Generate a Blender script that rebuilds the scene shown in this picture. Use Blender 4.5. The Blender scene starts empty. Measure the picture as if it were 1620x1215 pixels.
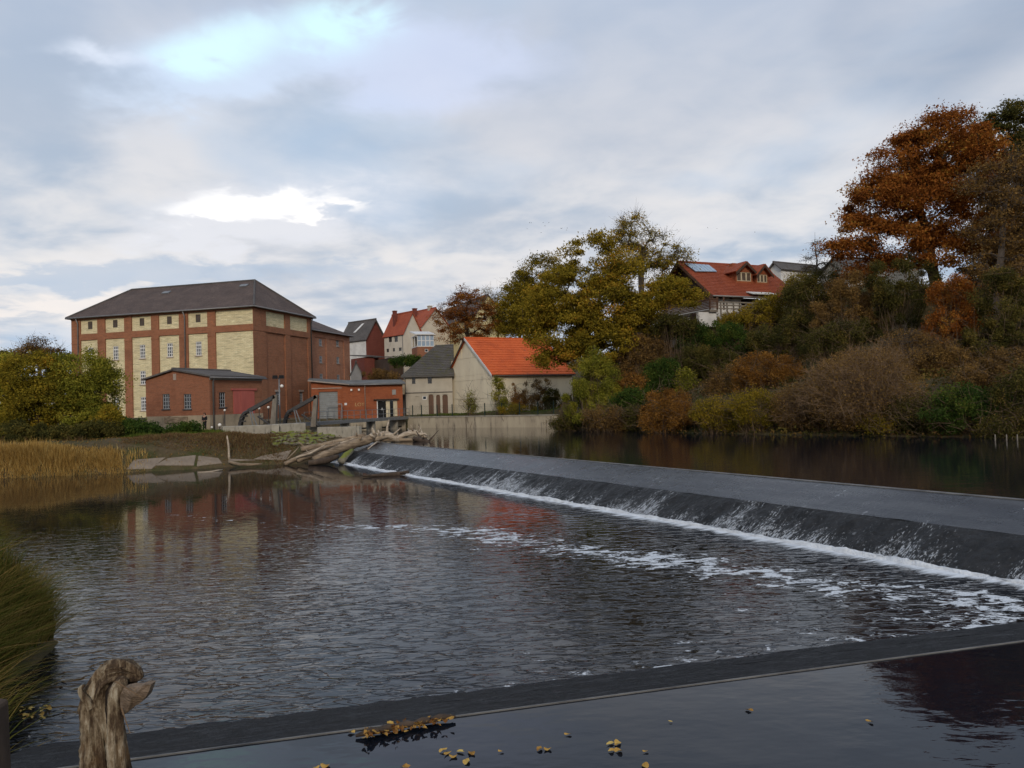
import bpy, bmesh, math, random
import numpy as np
from mathutils import Vector, Matrix

# ------------------------------------------------------------------ camera
SC = bpy.context.scene
COL = SC.collection
F, CX, CY = 1217.0, 810.0, 607.5          # focal length and centre in photo pixels
CAMZ = 4.2
PITCH = math.atan(29.5 / F)
ROLL = math.radians(1.7)
_f = Vector((0, math.cos(PITCH), math.sin(PITCH)))
_r0 = Vector((1, 0, 0)); _u0 = Vector((0, -math.sin(PITCH), math.cos(PITCH)))
_R = math.cos(ROLL) * _r0 - math.sin(ROLL) * _u0
_U = math.sin(ROLL) * _r0 + math.cos(ROLL) * _u0
CAM = Vector((0, 0, CAMZ))
cd = bpy.data.cameras.new('camera'); cam = bpy.data.objects.new('camera', cd); COL.objects.link(cam)
cd.sensor_fit = 'HORIZONTAL'; cd.sensor_width = 36.0; cd.lens = 36.0 * F / 1620.0
cd.clip_start = 0.1; cd.clip_end = 6000
cam.matrix_world = Matrix(((_R.x, _U.x, -_f.x, 0), (_R.y, _U.y, -_f.y, 0), (_R.z, _U.z, -_f.z, CAMZ), (0, 0, 0, 1)))
SC.camera = cam

# ------------------------------------------------------------------ light
SUN_DIR = Vector((0.05, -1.0, 0)).normalized()      # towards the sun: behind the camera
SUN_EL = math.radians(24)
sl = bpy.data.lights.new('sun', 'SUN'); sl.energy = 1.5; sl.angle = math.radians(14); sl.color = (1.0, 0.88, 0.72)
so = bpy.data.objects.new('sun', sl); COL.objects.link(so)
_sd = Vector((SUN_DIR.x * math.cos(SUN_EL), SUN_DIR.y * math.cos(SUN_EL), math.sin(SUN_EL)))
so.rotation_euler = (-_sd).to_track_quat('-Z', 'Y').to_euler()

world = bpy.data.worlds.new('World'); SC.world = world; world.use_nodes = True
def build_sky():
    nt = world.node_tree; N = nt.nodes; L = nt.links
    N.clear()
    out = N.new('ShaderNodeOutputWorld'); bg = N.new('ShaderNodeBackground'); bg.inputs[1].default_value = 0.1
    L.new(bg.outputs[0], out.inputs[0])
    sky = N.new('ShaderNodeTexSky'); sky.sky_type = 'NISHITA'; sky.sun_disc = False
    sky.sun_elevation = SUN_EL; sky.sun_rotation = math.atan2(SUN_DIR.x, SUN_DIR.y)
    sky.dust_density = 1.0; sky.ozone_density = 1.5
    tc = N.new('ShaderNodeTexCoord')
    def math_(op, a, b=None, c=None, clamp=False):
        n = N.new('ShaderNodeMath'); n.operation = op; n.use_clamp = clamp
        for i, v in enumerate((a, b, c)):
            if v is None: continue
            if isinstance(v, (int, float)): n.inputs[i].default_value = v
            else: L.new(v, n.inputs[i])
        return n.outputs[0]
    def mix(fac, a, b):
        n = N.new('ShaderNodeMix'); n.data_type = 'RGBA'
        if isinstance(fac, (int, float)): n.inputs[0].default_value = fac
        else: L.new(fac, n.inputs[0])
        for i, v in ((6, a), (7, b)):
            if isinstance(v, tuple): n.inputs[i].default_value = tuple(11.3 * q for q in v) + (1,)
            else: L.new(v, n.inputs[i])
        return n.outputs[2]
    def noise(vec, scale, detail, rough=0.5, dist=0.0, off=0.0):
        m = N.new('ShaderNodeMapping'); m.inputs['Location'].default_value = (off, off * 1.7, 0)
        L.new(vec, m.inputs[0])
        n = N.new('ShaderNodeTexNoise'); n.inputs['Scale'].default_value = scale; n.inputs['Detail'].default_value = detail
        n.inputs['Roughness'].default_value = rough; n.inputs['Distortion'].default_value = dist
        L.new(m.outputs[0], n.inputs['Vector'])
        return n.outputs[0]
    def smooth(v, a, b):
        n = N.new('ShaderNodeMapRange'); n.interpolation_type = 'SMOOTHSTEP'
        L.new(v, n.inputs[0]); n.inputs[1].default_value = a; n.inputs[2].default_value = b
        return n.outputs[0]
    sp = N.new('ShaderNodeSeparateXYZ'); L.new(tc.outputs['Generated'], sp.inputs[0])
    X, Y, Z = sp.outputs
    zc = math_('ADD', math_('MAXIMUM', Z, 0.0), 0.17)
    cmb = N.new('ShaderNodeCombineXYZ')
    L.new(math_('DIVIDE', X, zc), cmb.inputs[0]); L.new(math_('DIVIDE', Y, zc), cmb.inputs[1])
    uv = cmb.outputs[0]
    n1 = noise(uv, 1.25, 6, 0.52, 0.3, 5.3)       # cloud bodies
    n2 = noise(uv, 4.2, 4, 0.52, 0.3, 7.7)      # wisps
    n3 = noise(uv, 0.45, 3, 0.5, 0.0, 21.0)     # large shading
    body = math_('ADD', math_('MULTIPLY', n1, 0.66), math_('MULTIPLY', n2, 0.34))
    c = mix(smooth(body, 0.36, 0.62), (0.365, 0.455, 0.575), (0.70, 0.705, 0.73))
    c = mix(math_('MULTIPLY', smooth(n3, 0.40, 0.66), 0.5), c, (0.55, 0.555, 0.60))
    c = mix(math_('MULTIPLY', smooth(Z, 0.22, 0.55), 0.55), c, (0.335, 0.44, 0.62))
    el = math_('DIVIDE', Z, math_('MAXIMUM', Y, 0.05)); az = math_('DIVIDE', X, math_('MAXIMUM', Y, 0.05))
    # warm, paler cloud low over the land
    low = math_('SUBTRACT', 1.0, smooth(Z, 0.04, 0.34))
    c = mix(math_('MULTIPLY', low, math_('MULTIPLY', smooth(body, 0.42, 0.60), 0.75)), c, (0.83, 0.785, 0.745))
    # openings between the clouds
    nd = math_('MULTIPLY', math_('SUBTRACT', body, 0.5), 2.6)
    nw = math_('ADD', math_('MULTIPLY', math_('SUBTRACT', n2, 0.5), 0.22), math_('MULTIPLY', math_('SUBTRACT', noise(uv, 9.0, 3, 0.6, 0.5, 3.0), 0.5), 0.10))
    def hole(a0, e0, sa, se, tilt=0.0):
        da = math_('DIVIDE', math_('SUBTRACT', math_('ADD', az, nw), a0), sa)
        e1 = math_('SUBTRACT', math_('SUBTRACT', math_('ADD', el, math_('MULTIPLY', nw, 0.36)), e0), math_('MULTIPLY', math_('SUBTRACT', az, a0), tilt))
        de = math_('DIVIDE', e1, se)
        s = math_('ADD', math_('MULTIPLY', da, da), math_('MULTIPLY', de, de))
        g = math_('POWER', 2.718, math_('MULTIPLY', s, -1.0))
        return math_('ADD', g, math_('MULTIPLY', math_('MULTIPLY', nd, g), 1.5))
    gap = smooth(noise(uv, 0.7, 3, 0.5, 0.4, 40.0), 0.62, 0.75)
    c = mix(math_('MULTIPLY', gap, 0.6), c, sky.outputs[0])
    blue = smooth(noise(uv, 1.0, 4, 0.5, 0.3, 60.0), 0.50, 0.68)
    c = mix(math_('MULTIPLY', blue, 0.55), c, (0.40, 0.53, 0.70))
    c = mix(math_('MULTIPLY', smooth(hole(-0.10, 0.45, 0.20, 0.06), 0.15, 0.9), 0.55), c, (0.62, 0.70, 0.92))
    c = mix(math_('MULTIPLY', smooth(hole(-0.36, 0.46, 0.22, 0.055, 0.12), 0.1, 0.8), 0.75), c, (0.60, 0.72, 0.90))
    c = mix(smooth(hole(-0.375, 0.475, 0.10, 0.034, 0.1), 0.15, 1.15), c, (0.66, 0.90, 0.98))
    c = mix(smooth(hole(-0.24, 0.50, 0.085, 0.036), 0.15, 1.15), c, (0.64, 0.90, 0.98))
    c = mix(math_('MULTIPLY', smooth(hole(-0.30, 0.255, 0.20, 0.045, 0.1), 0.1, 0.8), 0.7), c, (0.72, 0.74, 0.80))
    c = mix(smooth(hole(-0.335, 0.268, 0.12, 0.018, 0.10), 0.14, 0.85), c, (0.98, 0.97, 0.97))
    c = mix(smooth(hole(-0.225, 0.262, 0.04, 0.011, 0.0), 0.15, 0.8), c, (0.97, 0.95, 0.94))
    c = mix(math_('MULTIPLY', smooth(hole(-0.56, 0.47, 0.10, 0.03), 0.2, 0.9), 0.8), c, (0.80, 0.86, 0.98))
    c = mix(math_('MULTIPLY', smooth(hole(-0.58, 0.14, 0.20, 0.014), 0.2, 0.9), 0.7), c, (0.86, 0.80, 0.76))
    c = mix(math_('MULTIPLY', smooth(hole(0.20, 0.21, 0.22, 0.03), 0.2, 0.9), 0.5), c, (0.74, 0.73, 0.74))
    c = mix(math_('MULTIPLY', smooth(hole(-0.45, 0.18, 0.35, 0.020), 0.2, 0.9), 0.55), c, (0.36, 0.47, 0.62))
    L.new(c, bg.inputs[0])
build_sky()
SC.view_settings.view_transform = 'Standard'; SC.view_settings.look = 'None'
SC.view_settings.exposure = 0.0; SC.view_settings.gamma = 1.0; SC.view_settings.use_curve_mapping = False
SC.render.engine = 'CYCLES'
SC.cycles.use_denoising = True; SC.cycles.use_adaptive_sampling = True; SC.cycles.adaptive_threshold = 0.02
SC.cycles.max_bounces = 4; SC.cycles.diffuse_bounces = 2; SC.cycles.glossy_bounces = 2; SC.cycles.transmission_bounces = 3
SC.cycles.caustics_reflective = False; SC.cycles.caustics_refractive = False

# ------------------------------------------------------------------ measuring helpers
def ray(px, py): return _f + _R * ((px - CX) / F) + _U * ((CY - py) / F)
def atz(px, py, z):                                  # where the line of sight meets a level
    d = ray(px, py); return CAM + d * ((z - CAMZ) / d.z)
def aty(px, py, D):                                  # a point at depth D
    d = ray(px, py); return CAM + d * (D / d.y)
def zat(x, y, py):                                   # height at (x, y) that shows at picture row py
    v = (CY - py) / F; q = Vector((x, y, 0))
    return CAMZ + (v * q.dot(_f) - q.dot(_U)) / (_U.z - v * _f.z)
def reach(o, d, px):                                 # length along d from o to reach picture column px
    u = (px - CX) / F; q = Vector(o) - CAM; d = Vector(d)
    return (u * q.dot(_f) - q.dot(_R)) / (d.dot(_R) - u * d.dot(_f))

# ------------------------------------------------------------------ object helpers
def tag(o, label=None, cat=None, group=None, kind=None):
    if label: o['label'] = label
    if cat: o['category'] = cat
    if group: o['group'] = group
    if kind: o['kind'] = kind
    return o
def empty(name, loc=(0, 0, 0), rz=0.0):
    o = bpy.data.objects.new(name, None); COL.objects.link(o)
    o.location = loc; o.rotation_euler = (0, 0, rz); o.empty_display_size = 0.3
    return o
def link(name, me, mat, parent=None):
    o = bpy.data.objects.new(name, me); COL.objects.link(o)
    if mat is not None and len(me.materials) == 0: me.materials.append(mat)
    if parent is not None: o.parent = parent
    return o
class MB:
    """collects faces, builds one mesh object"""
    def __init__(s): s.v = []; s.f = []
    def quad(s, *p):
        i = len(s.v); s.v.extend([tuple(q) for q in p]); s.f.append(tuple(range(i, i + len(p)))); return s
    def hexa(s, b, t):                                # bottom ring, top ring (4 each, counter-clockwise from above)
        i = len(s.v); s.v.extend([tuple(q) for q in b] + [tuple(q) for q in t]); n = len(b)
        s.f.append(tuple(i + k for k in reversed(range(n)))); s.f.append(tuple(i + n + k for k in range(n)))
        for k in range(n): s.f.append((i + k, i + (k + 1) % n, i + n + (k + 1) % n, i + n + k))
        return s
    def box(s, x0, x1, y0, y1, z0, z1):
        return s.hexa([(x0, y0, z0), (x1, y0, z0), (x1, y1, z0), (x0, y1, z0)], [(x0, y0, z1), (x1, y0, z1), (x1, y1, z1), (x0, y1, z1)])
    def tube(s, pts, rad, n=6, cap=True):
        pts = [Vector(p) for p in pts]; i0 = len(s.v)
        if isinstance(rad, (int, float)): rad = [rad] * len(pts)
        a = Vector((0.31, 0.17, 0.93))
        for k, p in enumerate(pts):
            t = (pts[min(k + 1, len(pts) - 1)] - pts[max(k - 1, 0)])
            if t.length < 1e-6: t = Vector((0, 0, 1))
            t.normalize()
            u = t.cross(a)
            if u.length < 1e-3: u = t.cross(Vector((1, 0, 0)))
            u.normalize(); w = t.cross(u); a = u.cross(t) if False else a
            for j in range(n):
                an = 2 * math.pi * j / n
                s.v.append(tuple(p + (u * math.cos(an) + w * math.sin(an)) * rad[k]))
        for k in range(len(pts) - 1):
            for j in range(n):
                b = i0 + k * n
                s.f.append((b + j, b + (j + 1) % n, b + n + (j + 1) % n, b + n + j))
        if cap:
            s.f.append(tuple(i0 + j for j in reversed(range(n)))); b = i0 + (len(pts) - 1) * n
            s.f.append(tuple(b + j for j in range(n)))
        return s
    def slab(s, q, th):                               # a quad (or polygon) given thickness below its face
        q = [Vector(p) for p in q]
        nrm = (q[1] - q[0]).cross(q[-1] - q[0]).normalized()
        return s.hexa([p - nrm * th for p in q], q)
    def build(s, name, mat, parent=None, smooth=False):
        me = bpy.data.meshes.new(name); me.from_pydata(s.v, [], s.f); me.update()
        if smooth: me.polygons.foreach_set('use_smooth', [True] * len(me.polygons))
        return link(name, me, mat, parent)
def fast_mesh(name, verts, nper, tint=None, smooth=False):
    """verts (N*nper,3): N separate polygons of nper corners, with a tint per face"""
    n = len(verts) // nper
    me = bpy.data.meshes.new(name)
    me.vertices.add(len(verts)); me.vertices.foreach_set('co', np.asarray(verts, np.float32).ravel())
    me.loops.add(n * nper); me.loops.foreach_set('vertex_index', np.arange(n * nper, dtype=np.int32))
    me.polygons.add(n); me.polygons.foreach_set('loop_start', np.arange(0, n * nper, nper, dtype=np.int32))
    me.update(calc_edges=True)
    if tint is not None:
        a = me.attributes.new('tint', 'FLOAT', 'FACE'); a.data.foreach_set('value', np.asarray(tint, np.float32))
    return me
def grid_mesh(name, P, attrs=None, smooth=True):
    """P (rows, cols, 3)"""
    r, c = P.shape[:2]
    me = bpy.data.meshes.new(name)
    me.vertices.add(r * c); me.vertices.foreach_set('co', P.astype(np.float32).ravel())
    i = np.arange(r * c).reshape(r, c)
    q = np.stack([i[:-1, :-1], i[:-1, 1:], i[1:, 1:], i[1:, :-1]], -1).reshape(-1).astype(np.int32)
    n = len(q) // 4
    me.loops.add(len(q)); me.loops.foreach_set('vertex_index', q)
    me.polygons.add(n); me.polygons.foreach_set('loop_start', np.arange(0, len(q), 4, dtype=np.int32))
    me.update(calc_edges=True)
    if smooth: me.polygons.foreach_set('use_smooth', np.ones(n, bool))
    for k, v in (attrs or {}).items():
        a = me.attributes.new(k, 'FLOAT', 'POINT'); a.data.foreach_set('value', np.asarray(v, np.float32).ravel())
    return me

# ------------------------------------------------------------------ materials
class NB:
    def __init__(s, name):
        s.m = bpy.data.materials.new(name); s.m.use_nodes = True
        s.nt = s.m.node_tree; s.N = s.nt.nodes; s.L = s.nt.links
        s.bsdf = s.N['Principled BSDF']; s.out = s.N['Material Output']
    def new(s, t, **kw):
        n = s.N.new(t)
        for k, v in kw.items(): setattr(n, k, v)
        return n
    def set(s, sock, v):
        if isinstance(v, (int, float)): sock.default_value = v
        elif isinstance(v, tuple): sock.default_value = v if len(v) == len(sock.default_value) else v + (1,)
        else: s.L.new(v, sock)
    def coord(s, which='Object', scale=(1, 1, 1), rot=(0, 0, 0)):
        tc = s.new('ShaderNodeTexCoord'); mp = s.new('ShaderNodeMapping')
        mp.inputs['Scale'].default_value = scale; mp.inputs['Rotation'].default_value = rot
        s.L.new(tc.outputs[which], mp.inputs[0]); return mp.outputs[0]
    def noise(s, vec, scale, detail=4, rough=0.55, dist=0.0):
        n = s.new('ShaderNodeTexNoise'); s.L.new(vec, n.inputs['Vector'])
        n.inputs['Scale'].default_value = scale; n.inputs['Detail'].default_value = detail
        n.inputs['Roughness'].default_value = rough; n.inputs['Distortion'].default_value = dist
        return n.outputs[0]
    def ramp(s, fac, stops):
        r = s.new('ShaderNodeValToRGB'); e = r.color_ramp.elements
        while len(e) < len(stops): e.new(0.5)
        for el, (p, c) in zip(e, stops): el.position = p; el.color = c + (1,)
        s.L.new(fac, r.inputs[0]); return r.outputs[0]
    def smooth(s, v, a, b, lo=0.0, hi=1.0):
        n = s.new('ShaderNodeMapRange'); n.interpolation_type = 'SMOOTHSTEP'; s.set(n.inputs[0], v)
        n.inputs[1].default_value = a; n.inputs[2].default_value = b; n.inputs[3].default_value = lo; n.inputs[4].default_value = hi
        return n.outputs[0]
    def math(s, op, a, b=None, clamp=False):
        n = s.new('ShaderNodeMath', operation=op); n.use_clamp = clamp
        s.set(n.inputs[0], a)
        if b is not None: s.set(n.inputs[1], b)
        return n.outputs[0]
    def mix(s, fac, a, b, mode='MIX'):
        n = s.new('ShaderNodeMix', data_type='RGBA', blend_type=mode); s.set(n.inputs[0], fac)
        s.set(n.inputs[6], a); s.set(n.inputs[7], b); return n.outputs[2]
    def bump(s, h, dist=0.02, strength=1.0, nrm=None):
        b = s.new('ShaderNodeBump'); b.inputs['Strength'].default_value = strength; b.inputs['Distance'].default_value = dist
        s.set(b.inputs['Height'], h)
        if nrm is not None: s.L.new(nrm, b.inputs['Normal'])
        return b.outputs[0]
    def attr(s, name):
        a = s.new('ShaderNodeAttribute'); a.attribute_name = name; return a.outputs['Fac']
    def fin(s, col, rough=0.8, nrm=None, spec=0.3, metal=0.0):
        s.set(s.bsdf.inputs['Base Color'], col); s.set(s.bsdf.inputs['Roughness'], rough)
        s.set(s.bsdf.inputs['Specular IOR Level'], spec); s.set(s.bsdf.inputs['Metallic'], metal)
        if nrm is not None: s.L.new(nrm, s.bsdf.inputs['Normal'])
        return s.m
M = {}
def plain(key, c1, c2=None, scale=2.0, rough=0.8, bump=0.01, spec=0.3, metal=0.0, stretch=(1, 1, 1), dirt=None, detail=5):
    b = NB(key); v = b.coord('Object', stretch)
    n = b.noise(v, scale, detail, 0.6)
    c2 = c2 or tuple(q * 0.7 for q in c1)
    col = b.ramp(n, [(0.3, c2), (0.7, c1)])
    if dirt:
        n2 = b.noise(b.coord('Object', (1.0, 1.0, 0.25)), dirt[1], 6, 0.65)
        col = b.mix(b.smooth(n2, dirt[2], dirt[2] + 0.2), col, dirt[0])
    nr = b.bump(b.noise(v, scale * 6, 4), bump) if bump else None
    M[key] = b.fin(col, rough, nr, spec, metal); return M[key]
def brick(key, c1, c2, mortar, scale=1.0, dirt=(0.05, 0.03, 0.025), streak=0.0):
    b = NB(key); tc = b.new('ShaderNodeTexCoord'); sp = b.new('ShaderNodeSeparateXYZ'); b.L.new(tc.outputs['Object'], sp.inputs[0])
    cm = b.new('ShaderNodeCombineXYZ'); b.L.new(b.math('ADD', sp.outputs[0], sp.outputs[1]), cm.inputs[0]); b.L.new(sp.outputs[2], cm.inputs[1])
    t = b.new('ShaderNodeTexBrick'); b.L.new(cm.outputs[0], t.inputs['Vector'])
    t.inputs['Color1'].default_value = c1 + (1,); t.inputs['Color2'].default_value = c2 + (1,); t.inputs['Mortar'].default_value = mortar + (1,)
    t.inputs['Scale'].default_value = 1.0; t.inputs['Mortar Size'].default_value = 0.012; t.inputs['Bias'].default_value = 0.0
    t.inputs['Brick Width'].default_value = 0.26 * scale; t.inputs['Row Height'].default_value = 0.08 * scale
    col = t.outputs['Color']
    n = b.noise(tc.outputs['Object'], 0.45, 6, 0.65)
    col = b.mix(b.smooth(n, 0.45, 0.75, 0, 0.6), col, dirt)
    n2 = b.noise(b.coord('Object', (0.55, 0.55, 6.0)), 1.2, 4, 0.6)
    col = b.mix(b.smooth(n2, 0.48, 0.68, 0, 0.35 + streak), col, tuple(q * 0.45 for q in c1))
    col = b.mix(b.smooth(b.noise(tc.outputs['Object'], 1.6, 5), 0.55, 0.8, 0, 0.3), col, tuple(min(1, q * 1.7) for q in c1))
    nr = b.bump(t.outputs['Fac'], -0.006)
    M[key] = b.fin(col, 0.85, nr, 0.25); return M[key]
def tiles(key, stops, moss=None, step=(0.3, 0.35)):
    """roof covering: course shading comes from geometry or bump, colour from the tiles themselves"""
    b = NB(key); v = b.coord('Object')
    col = b.ramp(b.math('ADD', b.math('MULTIPLY', b.noise(v, 5.0, 5, 0.7), 0.6), b.math('MULTIPLY', b.noise(v, 0.6, 4), 0.4)), stops)
    if moss: col = b.mix(b.smooth(b.noise(v, moss[1], 6, 0.65), moss[2], moss[2] + 0.18), col, moss[0])
    sp = b.new('ShaderNodeSeparateXYZ'); b.L.new(v, sp.inputs[0])
    w = b.math('FRACT', b.math('MULTIPLY', sp.outputs[2], 1.0 / step[0]))
    w2 = b.math('FRACT', b.math('MULTIPLY', b.math('ADD', sp.outputs[0], sp.outputs[1]), 1.0 / step[1]))
    h = b.math('ADD', b.math('MULTIPLY', w, -0.04), b.math('MULTIPLY', b.smooth(w2, 0.0, 0.2), 0.02))
    h = b.math('ADD', h, b.math('MULTIPLY', b.noise(v, 9, 3), 0.02))
    M[key] = b.fin(col, 0.8, b.bump(h, 1.0), 0.25); return M[key]
def foliage(key, stops, trans=0.3, rough=0.6):
    b = NB(key); t = b.attr('tint'); col = b.ramp(t, stops)
    b.N.remove(b.bsdf)
    d = b.new('ShaderNodeBsdfDiffuse'); b.set(d.inputs[0], col)
    tr = b.new('ShaderNodeBsdfTranslucent'); b.set(tr.inputs[0], col)
    mx = b.new('ShaderNodeMixShader'); mx.inputs[0].default_value = trans
    b.L.new(d.outputs[0], mx.inputs[1]); b.L.new(tr.outputs[0], mx.inputs[2]); b.L.new(mx.outputs[0], b.out.inputs[0])
    M[key] = b.m; return b.m
def bark(key, c1, c2, scale=6, st=(1, 1, 0.3)):
    b = NB(key); v = b.coord('Object', st); n = b.noise(v, scale, 6, 0.65)
    M[key] = b.fin(b.ramp(n, [(0.3, c2), (0.7, c1)]), 0.9, b.bump(n, 0.03), 0.2); return M[key]

brick('brick_mill', (0.38, 0.135, 0.06), (0.27, 0.095, 0.045), (0.25, 0.155, 0.10), dirt=(0.16, 0.07, 0.038))
brick('brick_engine', (0.33, 0.112, 0.052), (0.24, 0.082, 0.042), (0.27, 0.16, 0.10), dirt=(0.17, 0.066, 0.036))
brick('brick_annex', (0.50, 0.20, 0.10), (0.36, 0.13, 0.07), (0.34, 0.22, 0.15), dirt=(0.25, 0.095, 0.055))
brick('brick_shop', (0.36, 0.095, 0.03), (0.27, 0.068, 0.024), (0.28, 0.11, 0.06), dirt=(0.15, 0.035, 0.018))
brick('brick_house', (0.20, 0.045, 0.03), (0.15, 0.035, 0.025), (0.17, 0.07, 0.05), dirt=(0.10, 0.025, 0.02))
brick('brick_yellow', (0.76, 0.66, 0.41), (0.66, 0.56, 0.33), (0.42, 0.35, 0.22), scale=2.0, dirt=(0.54, 0.45, 0.28), streak=0.40)
plain('trim_grey', (0.33, 0.31, 0.28)); plain('lintel', (0.42, 0.33, 0.27))
plain('white_paint', (0.72, 0.71, 0.68), (0.62, 0.6, 0.57), 3, 0.5, 0)
plain('frame_grey', (0.35, 0.36, 0.37), (0.25, 0.26, 0.27), 3, 0.6, 0)
plain('frame_dark', (0.10, 0.09, 0.08), None, 3, 0.6, 0)
plain('glass', (0.016, 0.019, 0.024), (0.010, 0.012, 0.015), 1, 0.06, 0, spec=0.6)
plain('glass_board', (0.12, 0.085, 0.06), (0.07, 0.05, 0.04), 2, 0.7, 0)
plain('zinc', (0.23, 0.22, 0.21), (0.16, 0.15, 0.145), 3, 0.45, 0, metal=0.4)
plain('black_pipe', (0.045, 0.042, 0.04), None, 3, 0.5, 0)
plain('red_paint', (0.44, 0.115, 0.088), (0.35, 0.088, 0.068), 2.0, 0.65, 0.004, stretch=(1, 1, 0.2))
plain('plinth', (0.40, 0.32, 0.22), (0.24, 0.19, 0.13), 0.8, 0.9, 0.02, dirt=((0.13, 0.105, 0.08), 0.9, 0.55))
plain('concrete', (0.40, 0.36, 0.29), (0.25, 0.22, 0.17), 1.2, 0.9, 0.01, dirt=((0.12, 0.105, 0.085), 1.4, 0.52))
plain('concrete_wall', (0.46, 0.39, 0.28), (0.34, 0.28, 0.20), 0.7, 0.9, 0.01, dirt=((0.15, 0.12, 0.09), 1.6, 0.5), stretch=(1, 1, 0.3))
plain('slab_stone', (0.27, 0.215, 0.16), (0.16, 0.125, 0.095), 1.0, 0.85, 0.02, dirt=((0.12, 0.095, 0.07), 1.2, 0.55))
plain('render_grey', (0.47, 0.42, 0.335), (0.37, 0.325, 0.26), 0.7, 0.9, 0.004, dirt=((0.20, 0.18, 0.15), 0.8, 0.6))
plain('render_tan', (0.78, 0.68, 0.49), (0.66, 0.56, 0.40), 0.8, 0.85, 0.003, stretch=(1, 1, 0.25), dirt=((0.24, 0.21, 0.17), 1.2, 0.58))
plain('render_white', (0.72, 0.70, 0.66), (0.50, 0.48, 0.45), 0.7, 0.9, 0.003, dirt=((0.36, 0.34, 0.31), 0.7, 0.62))
plain('render_cream', (0.62, 0.55, 0.44), (0.52, 0.45, 0.36), 0.7, 0.9, 0.003, dirt=((0.27, 0.235, 0.19), 0.8, 0.6))
plain('render_yellow', (0.66, 0.56, 0.30), (0.56, 0.47, 0.25), 0.7, 0.9, 0.003)
plain('shed_grey', (0.25, 0.25, 0.25), (0.19, 0.19, 0.19), 1, 0.8, 0)
plain('wood_dark', (0.085, 0.05, 0.032), (0.04, 0.025, 0.017), 3, 0.8, 0.01, stretch=(1, 1, 0.2))
plain('wood_brown', (0.14, 0.07, 0.04), (0.075, 0.04, 0.024), 3, 0.75, 0.01, stretch=(0.3, 0.3, 1))
plain('wood_grey', (0.24, 0.205, 0.165), (0.13, 0.11, 0.085), 3, 0.85, 0.02, stretch=(1, 1, 0.25))
plain('door_brown', (0.15, 0.08, 0.05), (0.09, 0.05, 0.032), 3, 0.7, 0, stretch=(1, 1, 0.2))
plain('iron_dark', (0.075, 0.07, 0.068), (0.04, 0.037, 0.035), 4, 0.6, 0.004, metal=0.2)
plain('iron_grey', (0.24, 0.245, 0.25), (0.17, 0.17, 0.17), 4, 0.5, 0, metal=0.3)
plain('fence_green', (0.022, 0.04, 0.032), None, 3, 0.6, 0)
plain('roller', (0.30, 0.31, 0.305), (0.23, 0.235, 0.23), 2, 0.5, 0)
plain('flat_roof', (0.19, 0.185, 0.175), (0.10, 0.098, 0.09), 0.7, 0.85, 0.01)
plain('globe', (0.80, 0.75, 0.68), (0.75, 0.70, 0.62), 2, 0.3, 0)
plain('cream_panel', (0.62, 0.53, 0.36), None, 2, 0.6, 0)
plain('black', (0.012, 0.012, 0.013), (0.008, 0.008, 0.009), 3, 0.85, 0)
plain('skin', (0.42, 0.24, 0.17), (0.36, 0.2, 0.14), 4, 0.6, 0); plain('hair', (0.06, 0.028, 0.015), None, 8, 0.7, 0)
plain('coat', (0.017, 0.016, 0.018), (0.010, 0.010, 0.011), 8, 0.85, 0.004)
plain('graffiti', (0.55, 0.36, 0.16), None, 3, 0.8, 0)
plain('solar', (0.36, 0.44, 0.52), (0.24, 0.32, 0.42), 1.5, 0.12, 0, spec=0.7)
tiles('tile_mill', [(0.3, (0.05, 0.036, 0.031)), (0.5, (0.095, 0.066, 0.054)), (0.72, (0.16, 0.112, 0.09))], ((0.11, 0.10, 0.085), 1.2, 0.62), (0.26, 0.3))
tiles('tile_orange', [(0.28, (0.30, 0.055, 0.018)), (0.5, (0.56, 0.105, 0.026)), (0.74, (0.68, 0.17, 0.05))], ((0.17, 0.06, 0.035), 0.55, 0.60), (50, 50))
tiles('tile_red', [(0.3, (0.21, 0.045, 0.025)), (0.5, (0.33, 0.075, 0.035)), (0.72, (0.42, 0.11, 0.05))], None, (0.3, 0.3))
tiles('tile_chalet', [(0.3, (0.17, 0.04, 0.02)), (0.5, (0.28, 0.066, 0.028)), (0.72, (0.36, 0.095, 0.04))], None, (0.3, 0.3))
tiles('tile_dark', [(0.3, (0.055, 0.048, 0.045)), (0.5, (0.10, 0.088, 0.08)), (0.72, (0.15, 0.13, 0.12))], None, (0.3, 0.3))
tiles('tile_moss', [(0.3, (0.055, 0.05, 0.045)), (0.5, (0.10, 0.09, 0.08)), (0.72, (0.16, 0.145, 0.13))], ((0.095, 0.088, 0.04), 1.6, 0.48), (0.4, 0.4))
foliage('leaf_oak', [(0.0, (0.10, 0.032, 0.010)), (0.35, (0.23, 0.075, 0.017)), (0.65, (0.34, 0.118, 0.024)), (0.9, (0.42, 0.185, 0.04)), (1.0, (0.38, 0.22, 0.04))])
foliage('leaf_russet', [(0.0, (0.085, 0.03, 0.012)), (0.4, (0.21, 0.07, 0.02)), (0.8, (0.33, 0.13, 0.03)), (1.0, (0.36, 0.19, 0.04))])
foliage('leaf_olive', [(0.0, (0.07, 0.06, 0.012)), (0.35, (0.20, 0.15, 0.018)), (0.65, (0.32, 0.225, 0.026)), (0.9, (0.42, 0.285, 0.035)), (1.0, (0.42, 0.20, 0.025))])
foliage('leaf_willow', [(0.0, (0.07, 0.075, 0.014)), (0.4, (0.19, 0.19, 0.026)), (0.75, (0.31, 0.28, 0.038)), (1.0, (0.42, 0.33, 0.045))])
foliage('leaf_gold', [(0.0, (0.09, 0.08, 0.014)), (0.4, (0.24, 0.185, 0.022)), (0.75, (0.38, 0.265, 0.03)), (1.0, (0.44, 0.21, 0.025))])
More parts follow.
